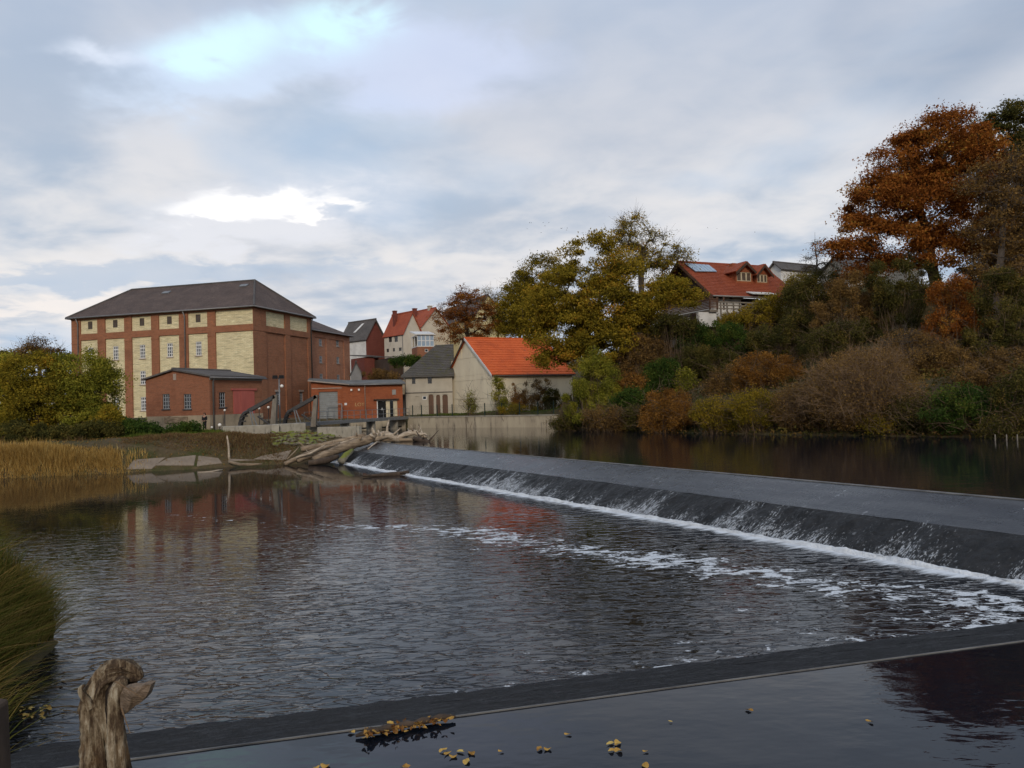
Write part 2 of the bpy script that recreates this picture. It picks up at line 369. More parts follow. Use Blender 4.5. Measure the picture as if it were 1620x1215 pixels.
foliage('leaf_green', [(0.0, (0.018, 0.032, 0.01)), (0.4, (0.045, 0.08, 0.018)), (0.75, (0.085, 0.125, 0.024)), (1.0, (0.16, 0.16, 0.03))])
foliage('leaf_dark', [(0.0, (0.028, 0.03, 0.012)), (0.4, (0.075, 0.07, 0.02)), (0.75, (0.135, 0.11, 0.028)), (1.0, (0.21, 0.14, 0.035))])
foliage('leaf_brown', [(0.0, (0.06, 0.037, 0.018)), (0.4, (0.17, 0.10, 0.036)), (0.75, (0.27, 0.155, 0.048)), (1.0, (0.34, 0.21, 0.065))])
foliage('leaf_rust', [(0.0, (0.09, 0.04, 0.014)), (0.4, (0.23, 0.105, 0.025)), (0.75, (0.32, 0.155, 0.035)), (1.0, (0.38, 0.20, 0.05))])
foliage('grass_ochre', [(0.0, (0.14, 0.08, 0.028)), (0.4, (0.36, 0.215, 0.06)), (0.75, (0.52, 0.33, 0.10)), (1.0, (0.60, 0.44, 0.17))])
foliage('grass_near', [(0.0, (0.035, 0.045, 0.012)), (0.45, (0.09, 0.10, 0.02)), (0.75, (0.16, 0.135, 0.03)), (1.0, (0.28, 0.18, 0.06))])
foliage('grass_green', [(0.0, (0.04, 0.06, 0.012)), (0.5, (0.10, 0.135, 0.022)), (1.0, (0.18, 0.18, 0.04))])
foliage('weed_brown', [(0.0, (0.06, 0.038, 0.022)), (0.4, (0.15, 0.085, 0.042)), (0.7, (0.23, 0.145, 0.065)), (0.85, (0.13, 0.14, 0.04)), (1.0, (0.30, 0.23, 0.10))])
foliage('fallen', [(0.0, (0.07, 0.03, 0.012)), (0.3, (0.20, 0.09, 0.03)), (0.6, (0.46, 0.27, 0.07)), (1.0, (0.60, 0.44, 0.14))], 0.1)
bark('bark_dark', (0.085, 0.06, 0.04), (0.03, 0.022, 0.016)); bark('bark_brown', (0.15, 0.10, 0.06), (0.06, 0.04, 0.026))
bark('twig_brown', (0.23, 0.15, 0.085), (0.13, 0.08, 0.045)); bark('twig_grey', (0.12, 0.095, 0.075), (0.06, 0.048, 0.04))
bark('drift_pale', (0.60, 0.50, 0.38), (0.22, 0.16, 0.11), 5, (0.35, 0.35, 1.3)); bark('drift_brown', (0.38, 0.285, 0.19), (0.085, 0.058, 0.038), 5, (0.25, 0.25, 1.3)); bark('drift_dark', (0.10, 0.07, 0.05), (0.035, 0.026, 0.02), 3)
# ------------------------------------------------------------------ the weir's plan and the water levels
ZU = 1.30                                             # head water; the basin below the weir lies at 0
DF = Vector((-0.495, 0.869)).normalized(); NF = Vector((DF.y, -DF.x))      # far arm: direction, outward normal
DN = Vector((-0.968, -0.25)).normalized(); NN = Vector((-DN.y, DN.x)) * -1  # near arm
NN = Vector((0.25, -0.968)).normalized()                                    # outward (towards the camera)
KF, KN = 21.0, -7.15                                   # crest lines: NF.p = KF, NN.p = KN
def meet(a, ka, b, kb):
    d = a.x * b.y - a.y * b.x
    return Vector(((ka * b.y - kb * a.y) / d, (a.x * kb - b.x * ka) / d))
APEX = meet(NF, KF, NN, KN)
FAR_END = APEX + DF * 60.5
NEAR_END = APEX + DN * 24.0
SHORE_R = [(870, 679), (905, 679), (960, 682), (1060, 685), (1230, 688.5), (1400, 691), (1620, 694), (1900, 700), (2400, 712)]
shore_r = [atz(px, py, ZU).xy for px, py in SHORE_R]
WALL_R = atz(882, 676, ZU).xy; WALL_L = atz(645, 677, ZU).xy
WALL_L2 = WALL_L + Vector((-6.0, 0.6))
shore_l = [atz(px, py, 0).xy for px, py in ((-260, 766), (0, 757), (195, 748), (330, 741), (455, 734), (520, 731))]
wdir = (WALL_R - WALL_L).normalized(); wn = Vector((-wdir.y, wdir.x))       # wn points inland
if wn.y < 0: wn = -wn
LOW = shore_l + [FAR_END + Vector((-1.5, -1)), FAR_END, APEX, NEAR_END, Vector((-5.5, 8.4)), Vector((-7.1, 10.0)), Vector((-8.1, 12.0)), Vector((-8.7, 14.5)), Vector((-11.5, 17.5)), Vector((-30, 25)), Vector((-130, 30)), Vector((-130, 50))]
UPP = [FAR_END, APEX, NEAR_END, Vector((-3.5, 4.4)), Vector((3, 3.2)), Vector((30, 3)), Vector((140, 5)), Vector((140, 30))] + list(reversed(shore_r)) + \
      [WALL_R + wn * 0.9, WALL_L + wn * 0.9, WALL_L2 + wn * 0.9, Vector((-23, 95)), Vector((-22, 84)), Vector((-17.5, 74)), Vector((-13.5, 67))]
def inside_dist(poly, X, Y):
    """(inside mask, distance to the outline)"""
    ins = np.zeros(X.shape, bool); dist = np.full(X.shape, 1e9); n = len(poly)
    for i in range(n):
        x1, y1 = poly[i]; x2, y2 = poly[(i + 1) % n]
        if abs(y2 - y1) > 1e-9:
            c = ((Y >= min(y1, y2)) & (Y < max(y1, y2))); xi = x1 + (Y - y1) * (x2 - x1) / (y2 - y1)
            ins ^= c & (X < xi)
        dx, dy = x2 - x1, y2 - y1; L2 = dx * dx + dy * dy + 1e-12
        t = np.clip(((X - x1) * dx + (Y - y1) * dy) / L2, 0, 1)
        dist = np.minimum(dist, np.hypot(X - x1 - t * dx, Y - y1 - t * dy))
    return ins, dist
CTRL = [(-120, 56, 2.2), (-90, 62, 2.2), (-60, 62, 2.0), (-45, 64, 2.2), (-35, 64, 2.25), (-27, 66, 2.3), (-20, 67, 2.0), (-15, 66, 1.9), (-30, 76, 2.3), (-22, 80, 2.5),
        (-40, 90, 2.5), (-60, 100, 2.6), (-30, 92, 2.6), (-28, 105, 2.7), (-15, 116, 2.9), (-20, 105, 2.6), (-20, 112, 2.8), (-5, 100, 2.8), (-10, 104, 2.8), (-5, 108, 2.9), (5, 93, 2.8), (5, 98, 2.9), (4, 104, 3.0), (-100, 120, 3), (-200, 200, 4), (-60, 180, 6),
        (-28, 126, 5.2), (-20, 127, 6.0), (-30, 140, 8.5), (-12, 130, 7.5), (-15, 140, 9.5), (-3, 125, 7), (0, 145, 12), (-30, 165, 12), (0, 180, 16), (12, 112, 8),
        (9, 93, 3.0), (14, 88, 5.0), (18, 78, 4.2), (21, 80, 10.0), (22, 83, 12.6), (26, 84, 13.2), (31, 85, 13.2), (24, 90, 13.2), (34, 92, 14.0), (42, 92, 15), (40, 112, 18), (48, 103, 18.5), (28, 74, 7.5), (24, 70, 4.6), (35, 70, 9.0), (33, 60, 5.0), (40, 75, 14.0), (50, 80, 15.5), (45, 62, 10.5),
        (40, 54, 4.5), (55, 60, 13.5), (70, 62, 17), (60, 50, 9), (90, 55, 18), (60, 100, 17), (30, 130, 17), (100, 100, 20), (60, 160, 20), (150, 150, 22), (150, 60, 20),
        (-8, 4, 1.9), (-12, 9, 1.5), (-14, 14, 1.5), (-20, 14, 1.8), (0, 0, 2.4), (20, -4, 2.2), (-40, 10, 2.3), (-100, 10, 2.5), (100, -10, 3)]
_C = np.array(CTRL, float)
def terrain(X, Y):
    X = np.atleast_1d(np.asarray(X, float)); Y = np.atleast_1d(np.asarray(Y, float))
    W = np.zeros(X.shape); Z = np.zeros(X.shape)
    for x, y, z in _C:
        w = 1.0 / (((X - x) ** 2 + (Y - y) ** 2) + 2.0) ** 1.6
        W += w; Z += w * z
    Z /= W
    il, dl = inside_dist(LOW, X, Y); iu, du = inside_dist(UPP, X, Y)
    d = np.minimum(dl, du)
    wid = np.where((X < -9) & (Y < 90), 4.2, np.where((Y > 84) & (X < 7), 0.9, 12.0))
    wid = np.where(Y < 22, 1.6, wid)
    lev = np.where(dl < du, 0.0, ZU)
    t = np.clip(d / wid, 0, 1); t = np.where(wid > 8, t * t * (3 - 2 * t), t * (2 - t))
    land = lev - 0.05 + (Z - lev + 0.05) * t
    und = 0.10 * np.sin(X * 1.3 + 0.7 * Y) * np.sin(Y * 1.1 - 0.4 * X) * t
    land = land + und
    bed = lev - 0.05 - np.minimum(d, 1.5) * 0.7
    bed = np.where(il | ((dl < 1.5) & iu & (d < 1.0)), -0.05 - np.minimum(d, 1.5) * 0.7, bed)
    bed = np.where(iu & ~il, ZU - 0.2 - np.minimum(d, 1.5) * 0.7, bed)
    # under the weir the bed lies low so that it never shows through the slope
    pf = (NF.x * X + NF.y * Y); pn = (NN.x * X + NN.y * Y)
    wz = ((pf > KF - 5) & (pf < KF + 3) & (Y < 62) & (Y > 5)) | ((pn > KN - 5) & (pn < KN + 3) & (X > -4.6) & (X < 25) & (Y < 30))
    out = np.where(il | iu, bed, land)
    out = np.where(wz & (il | iu), -1.2, out)
    return out
def gz(x, y): return float(terrain(x, y)[0])
def on_ground(px, py, d0=40, d1=200):                 # first place where the line of sight meets the ground
    d = ray(px, py); Y = np.arange(d0, d1, 0.25); P = np.outer(Y / d.y, np.array(d)); 
    g = terrain(P[:, 0], P[:, 1]); k = np.nonzero(P[:, 2] + CAMZ <= g)[0]
    i = k[0] if len(k) else len(Y) - 1
    return Vector((P[i, 0], P[i, 1], g[i]))

def ground_material():
    b = NB('ground'); v = b.coord('Object')
    n = b.noise(v, 0.35, 7, 0.65); n2 = b.noise(v, 3.0, 6, 0.7)
    col = b.ramp(n, [(0.36, (0.045, 0.055, 0.014)), (0.48, (0.08, 0.065, 0.03)), (0.60, (0.10, 0.07, 0.04)), (0.7, (0.07, 0.075, 0.02))])
    col = b.mix(b.smooth(n2, 0.45, 0.7, 0, 0.6), col, (0.15, 0.10, 0.055))
    M['ground'] = b.fin(col, 0.95, b.bump(b.noise(v, 6, 6, 0.7), 0.12), 0.15)
ground_material()
def build_ground():
    xs = np.concatenate([[-3000, -1200, -500, -300, -220, -170, -140], np.arange(-120, -60, 2.0), np.arange(-60, 70, 0.8), np.arange(70, 120, 2.5), [130, 150, 180, 230, 320, 520, 1200, 3000]])
    ys = np.concatenate([[-300, -100, -40, -20], np.arange(-10, 4, 1.0), np.arange(4, 28, 0.6), np.arange(28, 130, 0.8), np.arange(130, 200, 3.0), [210, 240, 300, 420, 700, 1400, 4000]])
    X, Y = np.meshgrid(xs, ys); Z = terrain(X.ravel(), Y.ravel()).reshape(X.shape)
    o = link('ground', grid_mesh('ground', np.stack([X, Y, Z], -1)), M['ground']); tag(o, kind='structure')
build_ground()

# ------------------------------------------------------------------ water
def water_material(key, calm):
    b = NB(key); 
    v = b.coord('Object')
    if calm:
        h = b.math('MULTIPLY', b.noise(b.coord('Object', (1.0, 1.6, 1)), 1.1, 3, 0.5), 0.010)
        h = b.math('ADD', h, b.math('MULTIPLY', b.noise(b.coord('Object', (1.0, 2.2, 1)), 7.0, 2, 0.5), 0.0009))
        M[key] = b.fin((0.006, 0.0085, 0.0135), 0.015, b.bump(h, 1.0), 0.5)
        b.bsdf.inputs['IOR'].default_value = 1.33
        return
    # chop: short crests, longer ones across the current
    rot = (0, 0, math.radians(-14))
    w1 = b.math('POWER', b.noise(b.coord('Object', (0.8, 2.2, 1), rot), 1.7, 2, 0.5, 0.5), 1.6)
    w2 = b.noise(b.coord('Object', (0.9, 2.2, 1), (0, 0, math.radians(14))), 4.6, 3, 0.55, 0.5)
    amp = b.smooth(b.noise(v, 0.16, 3), 0.35, 0.68, 0.6, 1.25)
    rd = b.math('SUBTRACT', 1.0, b.math('MULTIPLY', b.math('ABSOLUTE', b.math('SUBTRACT', b.noise(b.coord('Object', (0.75, 2.0, 1), (0, 0, math.radians(-16))), 2.1, 1, 0.4, 0.6), 0.5)), 4.0), True)
    cr = b.smooth(b.noise(b.coord('Object', (0.75, 1.9, 1), (0, 0, math.radians(-15))), 1.9, 2, 0.45, 0.7), 0.50, 0.60)
    cr2 = b.smooth(b.noise(b.coord('Object', (0.8, 2.1, 1), (0, 0, math.radians(4))), 3.4, 2, 0.45, 0.6), 0.52, 0.62)
    h = b.math('ADD', b.math('ADD', b.math('MULTIPLY', w1, 0.020), b.math('MULTIPLY', cr, 0.020)), b.math('ADD', b.math('MULTIPLY', cr2, 0.007), b.math('MULTIPLY', w2, 0.004)))
    lively = b.attr('chop')
    h = b.math('MULTIPLY', h, b.math('MULTIPLY', amp, lively))
    nr = b.bump(h, 1.0)
    f1 = b.noise(b.coord('Object', (1.0, 1.7, 1), (0, 0, math.radians(-20))), 1.9, 7, 0.62, 0.7)
    f2 = b.noise(v, 11.0, 4, 0.6, 0.2)
    fm = b.attr('foam')
    mask = b.math('ADD', b.math('ADD', f1, b.math('MULTIPLY', f2, 0.30)), b.math('MULTIPLY', fm, 0.36))
    mask = b.math('MULTIPLY', b.math('MULTIPLY', b.smooth(mask, 0.94, 1.03), b.smooth(b.noise(v, 30, 2, 0.6), 0.25, 0.6, 0.55, 1.0)), b.smooth(fm, 0.08, 0.3))
    # torn streaks drawn out below the face of the weir
    st = b.noise(b.coord('Object', (1.0, 1.0, 1), (0, 0, -math.atan2(DF.y, DF.x))), 1.0, 2)
    vs = b.new('ShaderNodeMapping'); vs.inputs['Scale'].default_value = (3.2, 0.45, 1)
    tcx = b.coord('Object', (1, 1, 1), (0, 0, -math.atan2(DF.y, DF.x))); b.L.new(tcx, vs.inputs[0])
    s1 = b.noise(vs.outputs[0], 1.0, 6, 0.65, 0.3)
    sm = b.attr('spray')
    smask = b.smooth(b.math('ADD', s1, b.math('MULTIPLY', sm, 0.75)), 0.95, 1.22)
    mask = b.math('MAXIMUM', mask, b.math('MULTIPLY', smask, b.smooth(b.math('ADD', f2, b.math('MULTIPLY', sm, 0.8)), 0.55, 0.85)))
    col = b.mix(mask, (0.008, 0.009, 0.012), (0.66, 0.68, 0.70))
    ro = b.math('ADD', b.math('MULTIPLY', mask, 0.8), 0.03)
    M[key] = b.fin(col, ro, nr, 0.5); b.bsdf.inputs['IOR'].default_value = 1.33
water_material('water_basin', False); water_material('water_head', True)
def seg_dist(X, Y, pts):
    d = np.full(X.shape, 1e9)
    for (x1, y1), (x2, y2) in zip(pts[:-1], pts[1:]):
        dx, dy = x2 - x1, y2 - y1; t = np.clip(((X - x1) * dx + (Y - y1) * dy) / (dx * dx + dy * dy), 0, 1)
        d = np.minimum(d, np.hypot(X - x1 - t * dx, Y - y1 - t * dy))
    return d
def build_water():
    xs = np.concatenate([np.arange(-130, -40, 3.0), np.arange(-40, 17.5, 0.4)]); ys = np.arange(6.5, 62.5, 0.4)
    X, Y = np.meshgrid(xs, ys)
    band = [tuple(atz(px, py, 0).xy) for px, py in ((255, 812), (420, 826), (560, 831), (690, 833), (800, 845), (880, 868), (1010, 878), (1130, 893), (1290, 912), (1430, 935), (1560, 965), (1640, 985))]
    w = np.interp(X, [-16, -9, 0, 4, 9], [1.1, 1.1, 1.5, 1.5, 1.1])
    foam = np.exp(-(seg_dist(X, Y, band) / w) ** 2) * np.interp(X, [-15, -9, -2, 3], [0.74, 0.82, 0.93, 0.98])
    rg = np.random.default_rng(5); patchy = np.zeros_like(X)
    for _ in range(130):                                   # loose rafts of foam drifting along and below the band
        k = rg.integers(0, len(band) - 1); t = rg.random(); cx = band[k][0] + (band[k + 1][0] - band[k][0]) * t + rg.normal(0, .7); cy = band[k][1] + (band[k + 1][1] - band[k][1]) * t - abs(rg.normal(0, .9)); r = rg.uniform(.25, .95); patchy = np.maximum(patchy, rg.uniform(.6, 1.0) * np.exp(-((X - cx) / (r * 1.7)) ** 2 - ((Y - cy) / r) ** 2))
    foam = np.clip(0.45 * foam + 0.62 * patchy, 0, 1) * np.interp(X, [-16, -10, -3], [0.75, 0.82, 1.0])
    b2 = [tuple(atz(px, py, 0).xy) for px, py in ((1130, 893), (1240, 925), (1360, 955), (1480, 985), (1530, 992))]
    foam = np.maximum(foam, 0.80 * np.exp(-(seg_dist(X, Y, b2) / 0.55) ** 2))
    b3 = [tuple(atz(px, py, 0).xy) for px, py in ((1500, 930), (1590, 950), (1625, 975))]
    foam = np.maximum(foam, 1.0 * np.exp(-(seg_dist(X, Y, b3) / 0.7) ** 2))
    # foam washed against the near sill
    pn = NN.x * X + NN.y * Y
    near = np.clip(1 - np.abs(pn - (KN - 4.0)) / 0.9, 0, 1) * np.interp(X, [-3.5, -1.0, 1.5, 9], [0.0, 0.45, 0.85, 0.9])
    foam = np.maximum(foam, near * 0.95)
    for a, c in (((1080, 1015), (1150, 1042)), ((1230, 985), (1330, 1015)), ((1040, 1000), (1110, 1035)), ((1180, 960), (1270, 1025)), ((820, 1040), (900, 1062))):
        p = [tuple(atz(*a, 0).xy), tuple(atz(*c, 0).xy)]
        foam = np.maximum(foam, 0.72 * np.exp(-(seg_dist(X, Y, p) / 0.30) ** 2))
    pf = NF.x * X + NF.y * Y; s = (KF - 3.55) - pf                   # distance out from the foot of the far arm
    along = DF.x * X + DF.y * Y
    reachw = 0.42 + 0.5 * np.abs(np.sin(along * 0.35)) + np.interp(along, [0, 10, 30], [0.5, 0.35, 0.0])
    spray = np.where(s < 0, 1, np.exp(-np.clip(s, 0, 50) / reachw))
    spray = spray * (s < 6)
    chop = np.interp(Y, [8, 14, 22, 30, 42, 58], [0.9, 1.0, 0.60, 0.17, 0.09, 0.05])
    chop = chop * np.interp(X - 0.25 * (Y - 20), [-20, -11, -3, 3, 8], [0.32, 0.5, 1.0, 0.95, 0.5])
    me = grid_mesh('river_basin', np.stack([X, Y, np.zeros_like(X)], -1), {'foam': foam, 'spray': spray, 'chop': chop})
    tag(link('river_basin', me, M['water_basin']), kind='structure')
    m = MB(); P = [FAR_END + DF * 0.1, APEX + Vector((0.0, 0.0)), NEAR_END, Vector((-7.5, 5.4)), Vector((-7.5, -4)), Vector((160, -4)), Vector((160, 118)), Vector((-36, 118)), Vector((-30, 75)), Vector((-16, 66.5))]
    m.quad(*[(p[0], p[1], ZU) for p in P])
    o = m.build('head_water', M['water_head'])
    bm = bmesh.new(); bm.from_mesh(o.data); bmesh.ops.triangulate(bm, faces=bm.faces); 
    for f_ in bm.faces:
        if f_.normal.z < 0: f_.normal_flip()
    bm.to_mesh(o.data); bm.free(); tag(o, kind='structure')
build_water()

# ------------------------------------------------------------------ weir
def weir_materials():
    b = NB('weir_apron'); v = b.coord('Object')                       # a thin film of water over dark stone
    n = b.noise(v, 1.2, 6, 0.65); fine = b.noise(v, 14, 4)
    film = b.noise(b.coord('Object', (1.0, 0.35, 1)), 2.0, 4)
    col = b.ramp(n, [(0.3, (0.010, 0.012, 0.016)), (0.7, (0.030, 0.032, 0.037))])
    run = b.noise(b.coord('Object', (2.6, 0.25, 0.25)), 1.0, 5, 0.6)
    spk = b.math('MULTIPLY', b.smooth(run, 0.60, 0.70), b.smooth(b.noise(b.coord('Object', (14, 5, 5)), 1.0, 4, 0.7), 0.54, 0.64))
    col = b.mix(b.smooth(b.noise(b.coord('Object', (0.5, 2.2, 2.2)), 1.0, 6, 0.65), 0.42, 0.66, 0, 0.75), col, (0.055, 0.057, 0.06))
    col = b.mix(b.math('MULTIPLY', spk, 0.8), col, (0.5, 0.52, 0.55))
    h = b.math('ADD', b.math('MULTIPLY', fine, 0.012), b.math('MULTIPLY', film, 0.03))
    M['weir_apron'] = b.fin(col, b.math('ADD', b.math('MULTIPLY', n, 0.25), 0.16), b.bump(h, 1.0), 0.3)
    b = NB('weir_face'); v = b.coord('Object')                        # rough pitched face with thin falling water
    n = b.noise(v, 2.5, 6, 0.7); vo = b.new('ShaderNodeTexVoronoi'); vo.inputs['Scale'].default_value = 5.5; b.L.new(v, vo.inputs['Vector'])
    col = b.ramp(n, [(0.3, (0.010, 0.010, 0.010)), (0.7, (0.030, 0.029, 0.029))])
    run = b.noise(b.coord('Object', (1.15, 0.16, 0.16)), 1.0, 6, 0.62, 0.4)
    big = b.noise(b.coord('Object', (0.28, 0.05, 0.05)), 1.0, 3)
    dr = b.noise(b.coord('Object', (20, 6.0, 6.0)), 1.0, 6, 0.78)
    low = b.new('ShaderNodeSeparateXYZ'); b.L.new(v, low.inputs[0])
    down = b.smooth(low.outputs[2], 0.75, -0.05, 0.0, 1.0)
    m1 = b.math('ADD', b.math('ADD', b.math('MULTIPLY', run, 0.70), b.math('MULTIPLY', big, 0.45)), b.math('MULTIPLY', down, 0.17))
    wet = b.smooth(m1, 0.52, 0.84)
    mask = b.smooth(b.math('ADD', dr, b.math('MULTIPLY', wet, 0.20)), 0.62, 0.72)
    mask = b.math('MULTIPLY', mask, b.smooth(m1, 0.42, 0.60))
    col = b.mix(b.math('MULTIPLY', mask, 0.66), col, (0.60, 0.62, 0.64))
    h = b.math('ADD', b.math('MULTIPLY', vo.outputs['Distance'], -0.05), b.math('MULTIPLY', b.noise(v, 9, 5, 0.7), 0.05))
    M['weir_face'] = b.fin(col, 0.55, b.bump(h, 1.0), 0.22)
    b = NB('weir_near'); v = b.coord('Object')                        # the near arm: damp dark concrete, hardly any water on it
    n = b.noise(b.coord('Object', (1, 2, 2)), 2.4, 8, 0.75); fine = b.noise(v, 18, 6, 0.75)
    col = b.ramp(b.math('ADD', b.math('MULTIPLY', n, 0.6), b.math('MULTIPLY', fine, 0.4)), [(0.40, (0.004, 0.004, 0.005)), (0.5, (0.026, 0.026, 0.028)), (0.60, (0.095, 0.094, 0.095))])
    run = b.noise(b.coord('Object', (1.3, 0.12, 0.12)), 1.0, 6, 0.6)
    sp_ = b.math('MULTIPLY', b.smooth(run, 0.63, 0.74), b.smooth(fine, 0.55, 0.68))
    col = b.mix(b.math('MULTIPLY', sp_, 0.5), col, (0.40, 0.41, 0.42))
    agg = b.noise(v, 60, 2, 0.6); col = b.mix(b.smooth(agg, 0.58, 0.70, 0, 0.8), col, (0.16, 0.16, 0.165)); col = b.mix(b.smooth(b.noise(v, 5, 6, 0.7), 0.5, 0.68, 0, 0.8), col, (0.012, 0.014, 0.012))
    M['weir_near'] = b.fin(col, b.smooth(n, 0.3, 0.7, 0.5, 0.8), b.bump(b.math('ADD', b.math('MULTIPLY', fine, 0.05), b.math('MULTIPLY', n, 0.08)), 1.0), 0.12)
    plain('weir_crest_glint', (0.22, 0.21, 0.195), (0.06, 0.056, 0.053), 1.5, 0.7, 0.01)
    plain('foam', (0.78, 0.80, 0.82), (0.55, 0.57, 0.60), 3.0, 0.7, 0.05)
weir_materials()
def sheet_quad(o0, d, n, L0, L1, rows, step, name, mat, parent, jit=0.0, seed=1, cut=None):
    """a strip along an arm: rows = [(offset inwards, z), ...]; local x runs along the arm, local y inwards"""
    rng = np.random.default_rng(seed)
    t = np.arange(L0, L1 + step, step); P = np.zeros((len(rows), len(t), 3))
    for i, (off, z) in enumerate(rows):
        j = rng.normal(0, jit, len(t)) if (0 < i) else np.zeros(len(t))
        P[i, :, 0] = t; P[i, :, 1] = off + j * 0.6; P[i, :, 2] = z + j * 0.5
    me = grid_mesh(name, P, smooth=False)
    o = link(name, me, mat, parent); return o
def build_weir():
    w = empty('weir', (APEX.x, APEX.y, 0)); tag(w, 'long V-shaped stone weir with water running down its stepped dark slope', 'weir')
    def arm(d, n_out, L, near):
        # child frame: x along the arm, y towards the basin
        ang = math.atan2(d.y, d.x); flip = 1
        a = [(0.0, ZU + 0.012), (0.55, ZU - 0.10), (1.2, ZU - 0.27), (2.05, 0.80)]
        f_ = [(2.05, 0.80), (2.25, 0.70), (2.55, 0.52), (2.9, 0.32), (3.25, 0.12), (3.6, -0.12)]
        if near:
            a = [(0.0, ZU - 0.01), (0.4, ZU - 0.13), (1.2, ZU - 0.40), (2.2, 0.60)]; f_ = [(2.2, 0.60), (2.8, 0.43), (3.5, 0.20), (4.35, -0.12)]
        if d.x * -n_out.y - d.y * -n_out.x < 0: flip = -1          # keep y pointing into the basin
        out = []
        L0 = -9.0                                                     # the slopes run on past the apex and meet there
        for nm, rows, mt, st, jit in (('apron', a, 'weir_near' if near else 'weir_apron', 0.25 if near else 0.5, 0.012), ('face', f_, 'weir_near' if near else 'weir_face', 0.2, 0.035)):
            lo = 2.2 if nm == 'apron' else 4.0
            o = sheet_quad(None, d, n_out, lo * 0.0 + 0.0, L, [(o_ * flip, z) for o_, z in rows], st, nm, M[mt], w, jit, 3 if near else 4)
            o.rotation_euler = (0, 0, ang)
        cw = 0.018 if near else 0.22; m = MB(); m.box(0, L, -cw if flip > 0 else 0.0, 0.0 if flip > 0 else cw, ZU - 0.6, ZU + (0.035 if not near else 0.012))  # near arm: pale sliver paints the wet highlight along the water's edge
        c = m.build('crest', M['weir_crest_glint'], w); c.rotation_euler = (0, 0, ang)
        return flip
    arm(DF, NF, 60.5, False); arm(DN, NN, 23.2, True)
    # churned white water along the foot of the far arm
    rng = np.random.default_rng(8); t = np.arange(3.0, 59.5, 0.12); rows = 7; P = np.zeros((rows, len(t), 3))
    o0 = APEX
    wob = np.convolve(rng.normal(0, 1, len(t) + 20), np.ones(9) / 9, 'same')[:len(t)]
    for i in range(rows):
        s = i / (rows - 1); wd = (0.08 + 0.09 * np.abs(wob)) 
        off = 3.40 + s * wd + rng.normal(0, 0.012, len(t)); zz = 0.11 * math.sin(math.pi * min(1, s * 0.9 + 0.10)) * (0.8 + 0.6 * wob) + rng.normal(0, 0.018, len(t)) * (1 - s)
        x = o0.x + DF.x * t - NF.x * off; y = o0.y + DF.y * t - NF.y * off
        P[i, :, 0] = x; P[i, :, 1] = y; P[i, :, 2] = np.maximum(zz, 0.004 if i < rows - 1 else -0.02)
    o = link('foam', grid_mesh('foam', P, smooth=False), M['foam']); tag(o, 'white line of churned water along the foot of the weir', 'foam', kind='stuff')
build_weir()
# ------------------------------------------------------------------ building helpers
# every building stands in a frame whose origin is its corner nearest the camera: local x runs along the wall to the
# right of that corner, local y along the wall to the left of it
class Bld:
    def __init__(s, name, px, D, theta, zbase, label, cat='building', group=None):
        p = aty(px, 600, D); s.o = Vector((p.x, p.y, 0))
        # refine so the corner at base height shows at px
        t = reach(Vector((s.o.x, s.o.y, zbase + 3)), Vector((1, 0, 0)), px); s.o.x += t
        s.th = theta; s.a = Vector((math.cos(theta), math.sin(theta), 0)); s.b = Vector((-math.sin(theta), math.cos(theta), 0))
        s.z0 = zbase; s.e = empty(name, (s.o.x, s.o.y, zbase), theta); tag(s.e, label, cat, group)
    def w(s, x, y, z=0): return s.o + s.a * x + s.b * y + Vector((0, 0, s.z0 + z))
    def rx(s, px, y=0.0, z=6.0): return reach(s.w(0, y, z), s.a, px)     # local x at picture column px
    def ry(s, px, x=0.0, z=6.0): return reach(s.w(x, 0, z), s.b, px)
    def z(s, x, y, py): p = s.w(x, y); return zat(p.x, p.y, py) - s.z0   # local height at picture row py
def mapper(side, off):
    # (u, z, depth) -> local point; depth counts inwards from the wall face at off
    if side == 'x': return lambda u, z, d: (off + d, u, z)
    return lambda u, z, d: (u, off + d, z)
def holed(m, mp, u0, u1, z0, z1, holes, depth, flip=False):
    """wall face with rectangular openings and their reveals"""
    us = sorted({u0, u1, *[h[0] for h in holes], *[h[1] for h in holes]}); zs = sorted({z0, z1, *[h[2] for h in holes], *[h[3] for h in holes]})
    us = [u for u in us if u0 - 1e-6 <= u <= u1 + 1e-6]; zs = [z for z in zs if z0 - 1e-6 <= z <= z1 + 1e-6]
    for a, b_ in zip(us[:-1], us[1:]):
        for c, d in zip(zs[:-1], zs[1:]):
            mu, mz = (a + b_) / 2, (c + d) / 2
            if any(h[0] < mu < h[1] and h[2] < mz < h[3] for h in holes): continue
            m.quad(mp(a, c, 0), mp(b_, c, 0), mp(b_, d, 0), mp(a, d, 0))
    for h in holes:
        a, b_, c, d = h[:4]; D = depth
        m.quad(mp(a, c, 0), mp(a, d, 0), mp(a, d, D), mp(a, c, D)); m.quad(mp(b_, c, 0), mp(b_, c, D), mp(b_, d, D), mp(b_, d, 0))
        m.quad(mp(a, c, 0), mp(a, c, D), mp(b_, c, D), mp(b_, c, 0)); m.quad(mp(a, d, 0), mp(b_, d, 0), mp(b_, d, D), mp(a, d, D))
def mbox(m, mp, u0, u1, z0, z1, d0, d1):
    p = [mp(u0, z0, d0), mp(u1, z1, d1)]
    a, b_ = p; m.box(min(a[0], b_[0]), max(a[0], b_[0]), min(a[1], b_[1]), max(a[1], b_[1]), min(a[2], b_[2]), max(a[2], b_[2]))
